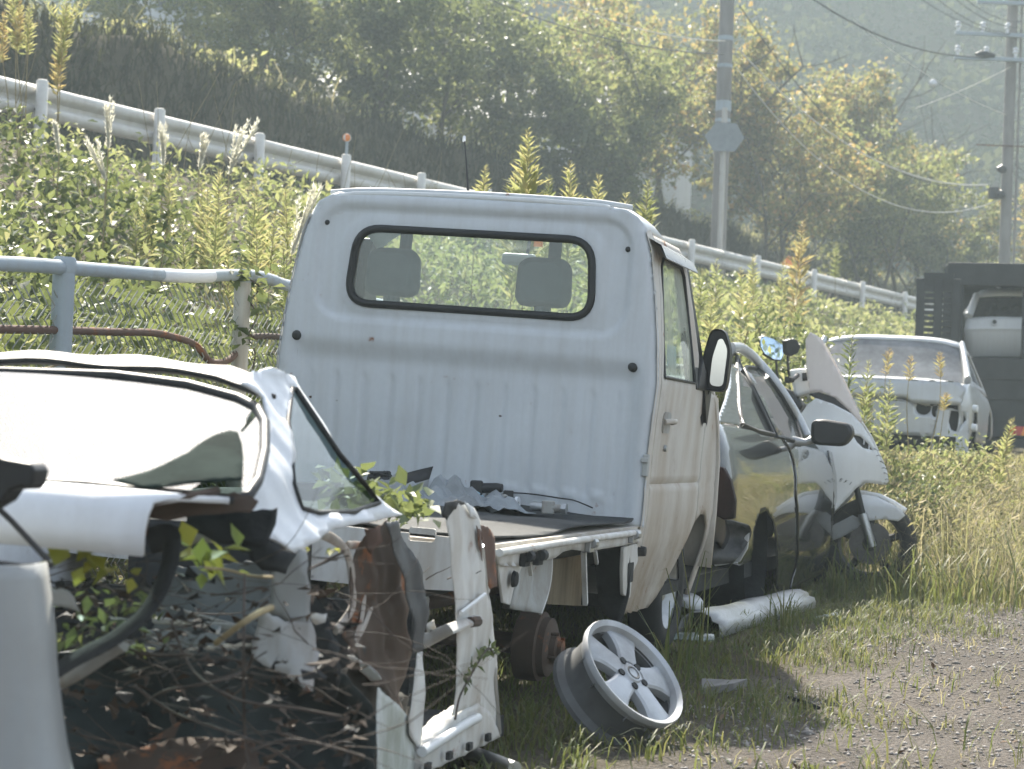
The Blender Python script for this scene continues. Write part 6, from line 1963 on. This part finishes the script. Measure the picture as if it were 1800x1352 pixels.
# leafy screen directly behind the mesh
n = 5200
s = rng.uniform(-1.4, 3.2, n); zz = rng.uniform(0, 1, n) ** .8 * 1.42
off = rng.uniform(.04, .55, n)
pos = np.stack([P1.x + fd.x * s - nz.x * off * np.sign(nz.x or 1) * 1, P1.y + fd.y * s - nz.y * off * np.sign(nz.x or 1), zz + .1 * wob(s, off, 3, 1)], 1)
pos = pos[(wob(pos[:, 0], pos[:, 2] * 2, 3.1, 2) + .4 * wob(pos[:, 1], pos[:, 2], 9, 2)) > -.5]
v_, f_ = leaf_geo(pos, rng.uniform(.04, .075, len(pos)), .3, .7)
tag(trimesh('fence_vines', v_, f_, M['leaf_vine']), 'small dark leaves crowding behind the chain-link mesh', 'vines', kind='stuff')
n = 2600
s = rng.uniform(.6, 3.4, n); zz = rng.uniform(0, 1, n) * 1.35; off = rng.uniform(.3, .7, n)
pos = np.stack([P1.x + fd.x * s - nz.x * off, P1.y + fd.y * s - nz.y * off, zz], 1)
v_, f_ = leaf_geo(pos, rng.uniform(.035, .07, n), .3, .6)
tag(trimesh('fence_scrub', v_, f_, M['leaf_pale']), 'yellowish leaves behind the mesh near the truck', 'undergrowth', kind='stuff')
# vine climbing the worn second post
pts = [fpx(a, b) for a, b in ((425, 660), (432, 620), (420, 590), (436, 555), (424, 530), (440, 505), (418, 488), (405, 478))]
ev = empty('vine', FO + pts[0], 'vine with broad dark leaves wound round the worn fence post', 'vine')
pts = [p - pts[0] - nz * -.045 for p in pts]
MB().tube(smooth_path(pts, 4), .004, 5).build('stem', M['twig'], ev)
pp = np.array([tuple(pts[k] + V((random.gauss(0, .06), random.gauss(0, .03) - .05, random.gauss(0, .05)))) for k in rng.integers(2, 8, 60)])
v_, f_ = leaf_geo(pp, rng.uniform(.04, .075, 60), .2, .6); trimesh('foliage', v_, f_, M['leaf_vine'], ev)


# ------------------------------------------------------------------ goldenrod and silver grass, stem by stem
def goldenrod(top, d, hw, label, m='leaf_gold', base_px=None, frac=.55, dens=1., group='goldenrod stems on the embankment', branch=False):
    Tp = at(*top, d)
    bx, by = (at(*base_px, d).x, at(*base_px, d).y) if base_px else (Tp.x + random.uniform(-.05, .05), Tp.y + random.uniform(0, .15))
    bz = tz(bx, by)
    b0 = V((bx, by, bz))
    e = empty('goldenrod', b0, label, 'goldenrod', group)
    H = Tp - b0
    H = H + V((random.gauss(0, .05), 0, 0)) * (H.length if group != 'goldenrod stems on the embankment' else 0) * .8
    path = [V((0, 0, -.05)), H * .35 + V((random.gauss(0, .02), 0, 0)), H * .7 + V((random.gauss(0, .02), 0, 0)), H]
    path = smooth_path(path, 4)
    MB().tube(path, [.007 * (1 - .75 * i / (len(path) - 1)) for i in range(len(path))], 5, cap=False).build('stem', M['stalk'], e)
    w = hw / FP * d
    L = min(H.length * frac, w * 6.5)
    pos, dr, sz = [], [], []
    n = int(130 * dens)
    def spike(p_top, axis, L, w, n):
        for i in range(n):
            f = (i + random.random()) / n
            a = i * 2.4
            p = p_top - axis * L * f
            r = w * (.12 + min(f * 2.0, 1.0) ** .8) * (1 - .25 * max(0, f - .6))
            pos.append(tuple(p)); sz.append(r * random.uniform(.8, 1.2) + .01)
            dr.append((math.cos(a), math.sin(a), .75))
    spike(H, (H - path[-4]).normalized(), L, w, n)
    if branch:
        for sx_ in (-1, 1, .6):
            spike(H * .86 + V((sx_ * w * 2.2, 0, w * 2.2)), V((sx_ * .6, 0, .8)).normalized(), w * 3.2, w * .55, 45)
    v_, f_ = leaf_geo(np.array(pos), np.array(sz), .3, .2, np.array(dr), .06)
    trimesh('foliage', v_, f_, M[m], e)


goldenrod((20, -35), 17.5, 20, 'leftmost tall goldenrod at the top left corner', 'leaf_gold', (38, 215))
goldenrod((36, 0), 17.2, 13, 'second goldenrod from the left edge, orange at its foot', 'leaf_goldo', (36, 200))
goldenrod((52, 6), 17.3, 14, 'third goldenrod from the left edge, leaning', 'leaf_gold', (50, 200))
goldenrod((8, 20), 17.9, 14, 'short goldenrod cut by the left edge of the photo', 'leaf_goldo', (12, 200))
goldenrod((118, -10), 17, 20, 'large forked goldenrod with orange lower leaves before the guard rail', 'leaf_gold', (97, 230), .62, 1.2, branch=True)
goldenrod((110, 60), 17.05, 17, 'orange lower growth on the large forked goldenrod', 'leaf_goldo', (97, 225))
goldenrod((855, 291), 12.6, 17, 'small goldenrod tip beside the cab aerial', 'leaf_gold')
goldenrod((928, 227), 12.8, 42, 'tallest bright goldenrod rising above the cab roof', 'leaf_gold', (918, 380), .6, 1.8)
goldenrod((905, 300), 12.9, 36, 'broad goldenrod at the left foot of the tallest one', 'leaf_gold', None, .6, 1.2)
goldenrod((1002, 283), 12.8, 28, 'middle one of three goldenrod spires above the cab roof', 'leaf_gold')
goldenrod((1052, 307), 12.9, 34, 'right hand goldenrod spire above the cab roof', 'leaf_gold', None, .55, 1.2)
goldenrod((965, 310), 13.2, 26, 'leafy goldenrod filling the gap above the cab roof', 'leaf_pale')
goldenrod((1100, 340), 13, 44, 'bushy goldenrod above the right corner of the cab roof', 'leaf_gold', None, .6, 1.4)
goldenrod((1140, 318), 13.4, 30, 'loose pale goldenrod furthest right above the cab roof', 'leaf_pale', None, .6, 1.2)
ORD = 'first second third fourth fifth sixth seventh eighth ninth tenth eleventh twelfth thirteenth fourteenth fifteenth sixteenth'.split()
spots = [(305, 300, 14), (342, 330, 13.5), (372, 318, 14), (408, 296, 13), (436, 350, 12), (462, 328, 12.5), (330, 390, 12), (392, 372, 12), (452, 402, 11), (486, 372, 11.5), (478, 430, 10.6), (420, 432, 11), (262, 330, 14.5), (232, 372, 13.8), (500, 330, 12.8), (512, 400, 11.2)]
for k, (a, b, d) in enumerate(sorted(spots)):
    goldenrod((a, b), d, random.uniform(18, 27), ORD[k] + ' from the left of the pale goldenrod stems between fence and guard rail', 'leaf_gold' if k % 3 else 'leaf_pale', None, .6, .8, 'goldenrod in the sunlit patch')
spots = [(1225, 470, 17), (1262, 455, 19), (1302, 470, 20), (1330, 448, 22), (1352, 500, 19), (1372, 452, 24), (1318, 520, 17), (1248, 520, 15.5), (1392, 520, 20)]
for k, (a, b, d) in enumerate(sorted(spots)):
    goldenrod((a, b), d, random.uniform(16, 24), ORD[k] + ' from the left of the goldenrod stems between cab mirror and guard rail', 'leaf_gold' if k % 2 else 'leaf_pale', None, .55, .8, 'goldenrod right of the cab')
goldenrod((1412, 388), 26, 30, 'dry brown goldenrod in front of the guard rail right of the pole', 'leaf_goldo', (1398, 480), .75)
goldenrod((1470, 425), 30, 10, 'slim green creeper stem standing before the guard rail', 'leaf_pale', (1472, 520), .9)
goldenrod((1781, 735), 15.5, 20, 'single goldenrod spire before the transporter marker', 'leaf_gold', (1776, 850), .6)
goldenrod((1488, 572), 14.6, 20, 'dark leafy weed in front of the silver saloon screen', 'leaf_vine', (1492, 760), .9, .5, 'weeds before the saloon')
goldenrod((1512, 632), 14.8, 22, 'yellow green weed left of the saloon boot', 'leaf_pale', (1510, 800), .9, .7, 'weeds before the saloon')
goldenrod((1562, 668), 15.2, 22, 'weed with a round leafy top before the saloon boot', 'leaf_pale', (1552, 820), .5, .6, 'weeds before the saloon')
goldenrod((1440, 600), 15.6, 18, 'pale weed behind the scooter screen', 'leaf_pale', (1445, 800), .8, .6, 'weeds before the saloon')
for k, (a, b) in enumerate(((1600, 625), (1570, 612), (1640, 618), (1655, 690))):
    goldenrod((a, b), 15.8 + .2 * k, 12, ['wispy golden weed in front of the saloon rear screen', 'wispy golden weed left of centre of the saloon screen', 'wispy golden weed at the right of the saloon screen', 'golden weed below the saloon lamp hole'][k], 'leaf_goldo', None, .16, .35, 'weeds before the saloon')


def silver_grass(top, base, d, spread, label, n=7):
    A, Bp = at(*top, d), at(*base, d)
    gz_ = tz(Bp.x, Bp.y)
    e = empty('silver_grass', V((Bp.x, Bp.y, gz_)), label, 'silver grass', 'silver grass plumes')
    b0 = Bp - V((Bp.x, Bp.y, gz_)); t0 = A - V((Bp.x, Bp.y, gz_))
    MB().tube([V((0, 0, -.05)), b0 * .5, b0], .005, 5).build('stalk', M['stalk'], e)
    mb = MB(); pos, dr = [], []
    ax = t0 - b0
    for k in range(n):
        sp = V((random.uniform(-1, 1) * spread, random.uniform(-.5, .5) * spread, 0))
        L = random.uniform(.7, 1)
        pth = smooth_path([b0 + ax * random.uniform(0, .12), b0 + ax * .5 * L + sp * .45, b0 + ax * L + sp], 6)
        mb.tube(pth, [.0035] * (len(pth) - 4) + [.003, .003, .002, .0015], 4)
        for p in pth:
            for _ in range(8):
                pos.append(tuple(p)); dr.append(tuple((ax.normalized() * 1.4 + V((random.gauss(0, .5), random.gauss(0, .5), 0)))))
    mb.build('strands', M['plume'], e)
    v_, f_ = leaf_geo(np.array(pos), rng.uniform(.02, .05, len(pos)), .1, .14, np.array(dr), .03)
    trimesh('plume', v_, f_, M['plume'], e)


silver_grass((192, 174), (190, 262), 14.5, .05, 'white silver grass plume standing before the second guard rail post')
silver_grass((160, 240), (186, 318), 14.0, .06, 'silver grass plume leaning left below the guard rail')
silver_grass((286, 222), (287, 292), 14.5, .035, 'small silver grass plume between the second and third guard rail posts')
silver_grass((362, 240), (350, 300), 14.5, .04, 'short silver grass plume left of the third guard rail post')
silver_grass((436, 207), (402, 308), 13.6, .1, 'widest forked silver grass plume in front of the third guard rail post', 9)
silver_grass((552, 322), (512, 450), 11, .06, 'long silver grass plume leaning against the left edge of the cab', 8)
silver_grass((97, 208), (104, 270), 15, .03, 'small silver grass plume under the forked goldenrod')
# dry grass head lying over the wreck roof
pth = smooth_path([at(60, 652, 6.2), at(110, 640, 6.2), at(160, 632, 6.2), at(218, 634, 6.2)], 5)
e = empty('dry_grass_head', pth[0], 'dry pinkish grass head bending over the wreck roof', 'grass head')
MB().tube([p - pth[0] for p in pth], .003, 5).build('stalk', M['stalk'], e)
pos = np.array([tuple(p - pth[0]) for p in pth[5:] for _ in range(12)]); dr = np.tile(np.array([[1, 0, -.2]]), (len(pos), 1))
v_, f_ = leaf_geo(pos, rng.uniform(.03, .06, len(pos)), .2, .12, dr); trimesh('seed_head', v_, f_, M['grass_dry'], e)


# ------------------------------------------------------------------ grass and weeds on the yard
def gline(Y): return .52 + .36 * (Y - 5.5)


def yard(n, x0, x1, y0, y1, keep, h, w, lean, mat, name, label, droop=.5, cat='grass', cap=None):
    X = rng.uniform(x0, x1, n); Y = rng.uniform(y0, y1, n)
    k = keep(X, Y); X, Y = X[k], Y[k]
    Z = terr(X, Y)
    hh = rng.uniform(h[0], h[1], len(X)) * (1 + .5 * wob(X, Y, 4, 2))
    if cap is not None: hh = np.minimum(hh, np.clip(cap - Z, .1, 2) * rng.uniform(.75, 1.0, len(X)))
    v_, f_ = blades(np.stack([X, Y, Z - .01], 1), hh, rng.uniform(w[0], w[1], len(X)), rng.uniform(lean[0], lean[1], len(X)), droop)
    return tag(trimesh(name, v_, f_, mat), label, cat, kind='stuff')


yard(42000, -1.2, 3.6, 4.6, 13.5, lambda X, Y: (X < gline(Y) + .55 * wob(X, Y, 2.1, 3) + .45 * rng.uniform(-1, 1, len(X)) ** 3 - .02), (.035, .11), (.0015, .0035), (.2, .9), M['grass'], 'yard_grass', 'short green grass growing round the wrecks and wheel')
yard(9000, .3, 5, 4.6, 13.5, lambda X, Y: (X < gline(Y) + .9 + .5 * wob(X, Y, 1.7, 6)) & (X > gline(Y) - .3) & (wob(X, Y, 3.3, 1) > 0), (.02, .07), (.0015, .003), (.3, 1.1), M['grass_dry'], 'sparse_grass', 'sparse dry grass thinning out into the gravel')
yard(420, .2, 1.9, 4.75, 6.2, lambda X, Y: np.abs(wob(X, Y, 3.7, 8)) > .42, (.06, .15), (.0016, .0035), (.2, .7), M['grass'], 'edge_tufts', 'green tufts in the gravel at the bottom edge')
yard(24000, 1.9, 9, 11.6, 20, lambda X, Y: (X > 2.75 + .35 * wob(X, Y, 2, 1) - .1 * (Y - 12)) & (X > 1.2 + .1 * (Y - 12)) & (Y > 12.2 + .5 * wob(X, Y, 1.3, 2)) & (X < .258 * Y + 1.2), (.15, .7), (.002, .0045), (.1, .9), M['grass_dry'], 'dry_grass', 'tall dry golden grass on the bank right of the scooter', .6, cap=.88)
yard(7000, 1.6, 9, 11.3, 18, lambda X, Y: (X > 2.2 - .1 * (Y - 12)) & (Y > 11.4 + .4 * wob(X, Y, 1.3, 2)) & (X < .258 * Y + 1.2), (.15, .45), (.003, .006), (.2, .7), M['grass'], 'bank_edge_grass', 'green grass along the foot of the dry bank', cap=.8)
yard(9000, 4, 22, 9, 30, lambda X, Y: (X > .258 * Y + 1.2) & (X < .75 * Y + 1), (.4, .9), (.006, .012), (.1, .6), M['grass_dry'], 'field_grass', 'dry golden grass of the field beyond the right edge', .6)
# seed heads over the dry grass
n = 2600
X = rng.uniform(2.6, 6, n); Y = rng.uniform(12.6, 18, n)
k = (X > 2.75 - .1 * (Y - 12)) & (X < .258 * Y + .6); X, Y = X[k], Y[k]
Z = terr(X, Y)
pos = np.stack([X, Y, Z + np.minimum(rng.uniform(.35, .65, len(X)), np.clip(.88 - Z, .1, 1))], 1)
v_, f_ = leaf_geo(pos, rng.uniform(.04, .09, len(X)), .0, .16, np.tile([[.3, 0, .5]], (len(X), 1)))
tag(trimesh('seed_heads', v_, f_, M['grass_dry']), 'pinkish seed heads above the dry golden grass', 'grass', kind='stuff')


def weed(px, py, d, w, h, m, label, n=700, leaf=(.03, .07)):
    Bp = at(px, py, d); z0 = tz(Bp.x, Bp.y)
    e = empty('shrub', V((Bp.x, Bp.y, z0)), label, 'shrub', 'weedy shrubs by the saloon')
    mb = MB(); pts = []
    for k in range(9):
        a = random.uniform(0, 6.28); r = random.uniform(.1, 1) * w
        pth = smooth_path([V((0, 0, -.03)), V((math.cos(a) * r * .4, math.sin(a) * r * .4, h * .55)), V((math.cos(a) * r, math.sin(a) * r, h * random.uniform(.7, 1.05)))], 5)
        mb.tube(pth, .005, 5, cap=False)
        pts += pth[3:]
    mb.build('stems', M['stalk'], e)
    c = np.array([tuple(p) for p in pts])[rng.integers(0, len(pts), n)]
    v_, f_ = leaf_geo(c + rng.normal(size=(n, 3)) * np.array([.09, .09, .06]), rng.uniform(*leaf, n), .6, .5)
    trimesh('foliage', v_, f_, m, e)


weed(1612, 860, 14.6, .3, .6, M['leaf_vine'], 'dark leafy shrub hugging the scooter nose', 900)
weed(1600, 850, 15.4, .45, .62, M['leaf_pale'], 'yellow green shrub below the saloon plate panel', 900)
weed(1660, 850, 16, .45, .55, M['leaf_pale'], 'green shrub below the saloon lamp hole', 500)
weed(1520, 800, 15.6, .35, 1.0, M['leaf_pale'], 'upright yellow green shrub behind the scooter screen', 700)
weed(1705, 840, 16.5, .35, .5, M['leaf_pale'], 'low pale shrub at the saloon corner', 500)
weed(1640, 800, 17.5, .5, .35, M['leaf_vine'], 'dark shrub close behind the saloon', 700)
weed(1300, 600, 14.5, .6, 1.5, M['leaf_pale'], 'tall yellow green shrub beyond the coupe roof', 1100, (.05, .09))
weed(1390, 600, 16.5, .6, 1.5, M['leaf_vine'], 'dark green shrub beyond the scooter mirrors', 1100, (.05, .09))
weed(1235, 560, 13.2, .5, 1.6, M['leaf_pale'], 'bright shrub right behind the cab mirror', 1000, (.05, .09))


def tuft(px, py, d, n, h, label, m='grass'):
    Bp = at(px, py, d); z0 = tz(Bp.x, Bp.y)
    e = empty('grass_tuft', V((Bp.x, Bp.y, z0)), label, 'grass tuft', 'single grass tufts')
    pos = np.zeros((n, 3)) + rng.normal(size=(n, 3)) * np.array([.03, .03, 0])
    v_, f_ = blades(pos, rng.uniform(.5, 1, n) * h, np.full(n, .0035), rng.uniform(.05, .45, n), .5)
    trimesh('blades', v_, f_, M[m], e)


tuft(1215, 1160, 8.2, 14, .62, 'tall thin grass stems in front of the truck front wheel')
tuft(1180, 1210, 7.4, 12, .4, 'grass stems right of the alloy wheel')
tuft(920, 1290, 6, 20, .16, 'grass tuft between the wreck and the alloy wheel')
tuft(1012, 1350, 5.5, 16, .09, 'grass tuft below the alloy wheel')
tuft(1420, 1352, 5.4, 22, .06, 'green tuft at the bottom edge right of the alloy wheel')
tuft(1140, 1340, 5.6, 14, .08, 'grass tuft right below the alloy wheel barrel')
tuft(1380, 1110, 9.7, 30, .28, 'dark grass tuft at the far end of the sill trim')
tuft(1470, 1040, 12.2, 40, .3, 'dark grass tuft at the scooter wheel')

# feathery pale seed fluff massed over the dry clump
n = 16000
X = rng.uniform(2.4, 6, n); Y = rng.uniform(12.4, 18.5, n)
k = (X > 2.85 - .1 * (Y - 12)) & (X < .258 * Y + .6) & (wob(X, Y, 2.6, 4) + .5 * wob(X, Y, 7, 2) > -.25); X, Y = X[k], Y[k]
Z = terr(X, Y)
top_ = np.minimum(.5 + .22 * wob(X, Y, 2.6, 4), np.clip(.95 - Z, .1, 1))
pos = np.stack([X, Y, Z + top_ * rng.uniform(.35, 1.05, len(X))], 1)
v_, f_ = quad_leaf(pos, rng.uniform(.02, .055, len(X)), .1, .3)
tag(trimesh('seed_fluff', v_, f_, M['grass_dry']), 'feathery pale seed fluff massed over the dry weed clump', 'weeds', kind='stuff')
# dead leaves on the yard
n = 420
X = rng.uniform(.3, 4, n); Y = rng.uniform(4.8, 12.5, n)
v_, f_ = leaf_geo(np.stack([X, Y, terr(X, Y) + .008], 1), rng.uniform(.015, .045, n), 2.5, .5)
tag(trimesh('leaf_litter', v_, f_, simple('litter', (.16, .11, .07), .9, var=.5)), 'small brown dead leaves scattered on the gravel', 'leaf litter', kind='stuff')
# gravel stones
n = 9000
X = rng.uniform(.2, 4.2, n); Y = rng.uniform(4.5, 12.5, n)
k = (X > gline(Y) - .25 + .5 * wob(X, Y, 1.7, 3)) & (X < .27 * Y + .3); X, Y = X[k], Y[k]
n = len(X)
sz = rng.uniform(.004, .013, n) * (1 + (rng.uniform(0, 1, n) > .97) * 1.2)
oc = np.array([[1, 0, 0], [-1, 0, 0], [0, 1, 0], [0, -1, 0], [0, 0, 1], [0, 0, -1]], float)
vv = oc[None] * sz[:, None, None] * rng.uniform(.6, 1.2, (n, 6, 1)) * np.array([1, 1, .6]) + np.stack([X, Y, terr(X, Y) + .002], 1)[:, None]
th = rng.uniform(0, 3, n)
of_ = np.array([[0, 2, 4], [2, 1, 4], [1, 3, 4], [3, 0, 4], [2, 0, 5], [1, 2, 5], [3, 1, 5], [0, 3, 5]])
ff = (of_[None] + np.arange(n)[:, None, None] * 6).reshape(-1, 3)
m, t, b = nt('gravel_stone')
gq = N(t, 'NewGeometry')
t.links.new(ramp(t, gq.outputs['Random Per Island'], [(0, (.12, .11, .1)), (.5, (.27, .25, .23)), (1, (.42, .39, .36))]), b.inputs['Base Color']); b.inputs['Roughness'].default_value = .9
tag(trimesh('gravel', vv.reshape(-1, 3), ff, m), 'loose grey gravel stones on the yard', 'gravel', kind='stuff')

# odd scraps on the ground
def scrap(px, py, pts, th, m, label, cat, name):
    g = at(px, py, 5); d = ray(px, py); p = EYE + d * (-EYE.z / d.z)
    o = MB().plate([V((a, b, c)) for a, b, c in pts], (0, 0, th)).build(name, m, None, bev=.003)
    o.location = (p.x, p.y, tz(p.x, p.y) + .006); o.rotation_euler = (rad(8), rad(-6), random.uniform(0, 3))
    tag(o, label, cat)


scrap(1452, 1088, [(-.07, -.01, 0), (.06, -.02, .01), (.08, .01, .012), (-.05, .02, 0)], .006, M['house'], 'small white scrap on the gravel near the dry grass', 'scrap', 'scrap')
scrap(1412, 1236, [(-.06, -.03, 0), (.06, -.025, 0), (.055, .03, .01), (-.05, .025, .012)], .012, M['rubber'], 'black rubber scrap lying in the sparse grass', 'scrap', 'scrap')
scrap(1606, 1250, [(-.02, -.02, 0), (.02, -.025, .02), (.03, .02, .035), (-.01, .03, .01)], .004, M['grass_dry'], 'curled brown leaf lying on the gravel', 'leaf', 'dead_leaf')
scrap(1270, 1212, [(-.09, -.03, 0), (.03, -.04, .01), (.1, .0, .01), (.04, .04, 0), (-.07, .03, .02)], .03, M['concrete'], 'pale lump of rubble in the grass behind the alloy wheel', 'rubble', 'rubble')
a, b = at(800, 1322, 5.55), at(905, 1362, 5.2)
a.z = b.z = .03
o = MB().tube([a, b], .022, 10).build('ground_pipe', M['steel'], None, smooth=60)
tag(o, 'grey metal pipe on the ground at the foot of the wreck sill', 'pipe')

# ------------------------------------------------------------------ haze
mb = MB(); mb.span((-130, -30, -2), (170, 165, 52))
hz = mb.build('haze', None)
m = bpy.data.materials.new('haze_air'); m.use_nodes = True
t = m.node_tree
t.nodes.remove(t.nodes['Principled BSDF'])
pv = t.nodes.new('ShaderNodeVolumePrincipled')
pv.inputs['Color'].default_value = (.79, .95, 1, 1)
pv.inputs['Density'].default_value = .002
pv.inputs['Anisotropy'].default_value = .2
t.links.new(pv.outputs[0], t.nodes['Material Output'].inputs['Volume'])
hz.data.materials.append(m)
hz.display_type = 'WIRE'
tag(hz, 'thin pale haze over the whole scene', 'haze', kind='stuff')
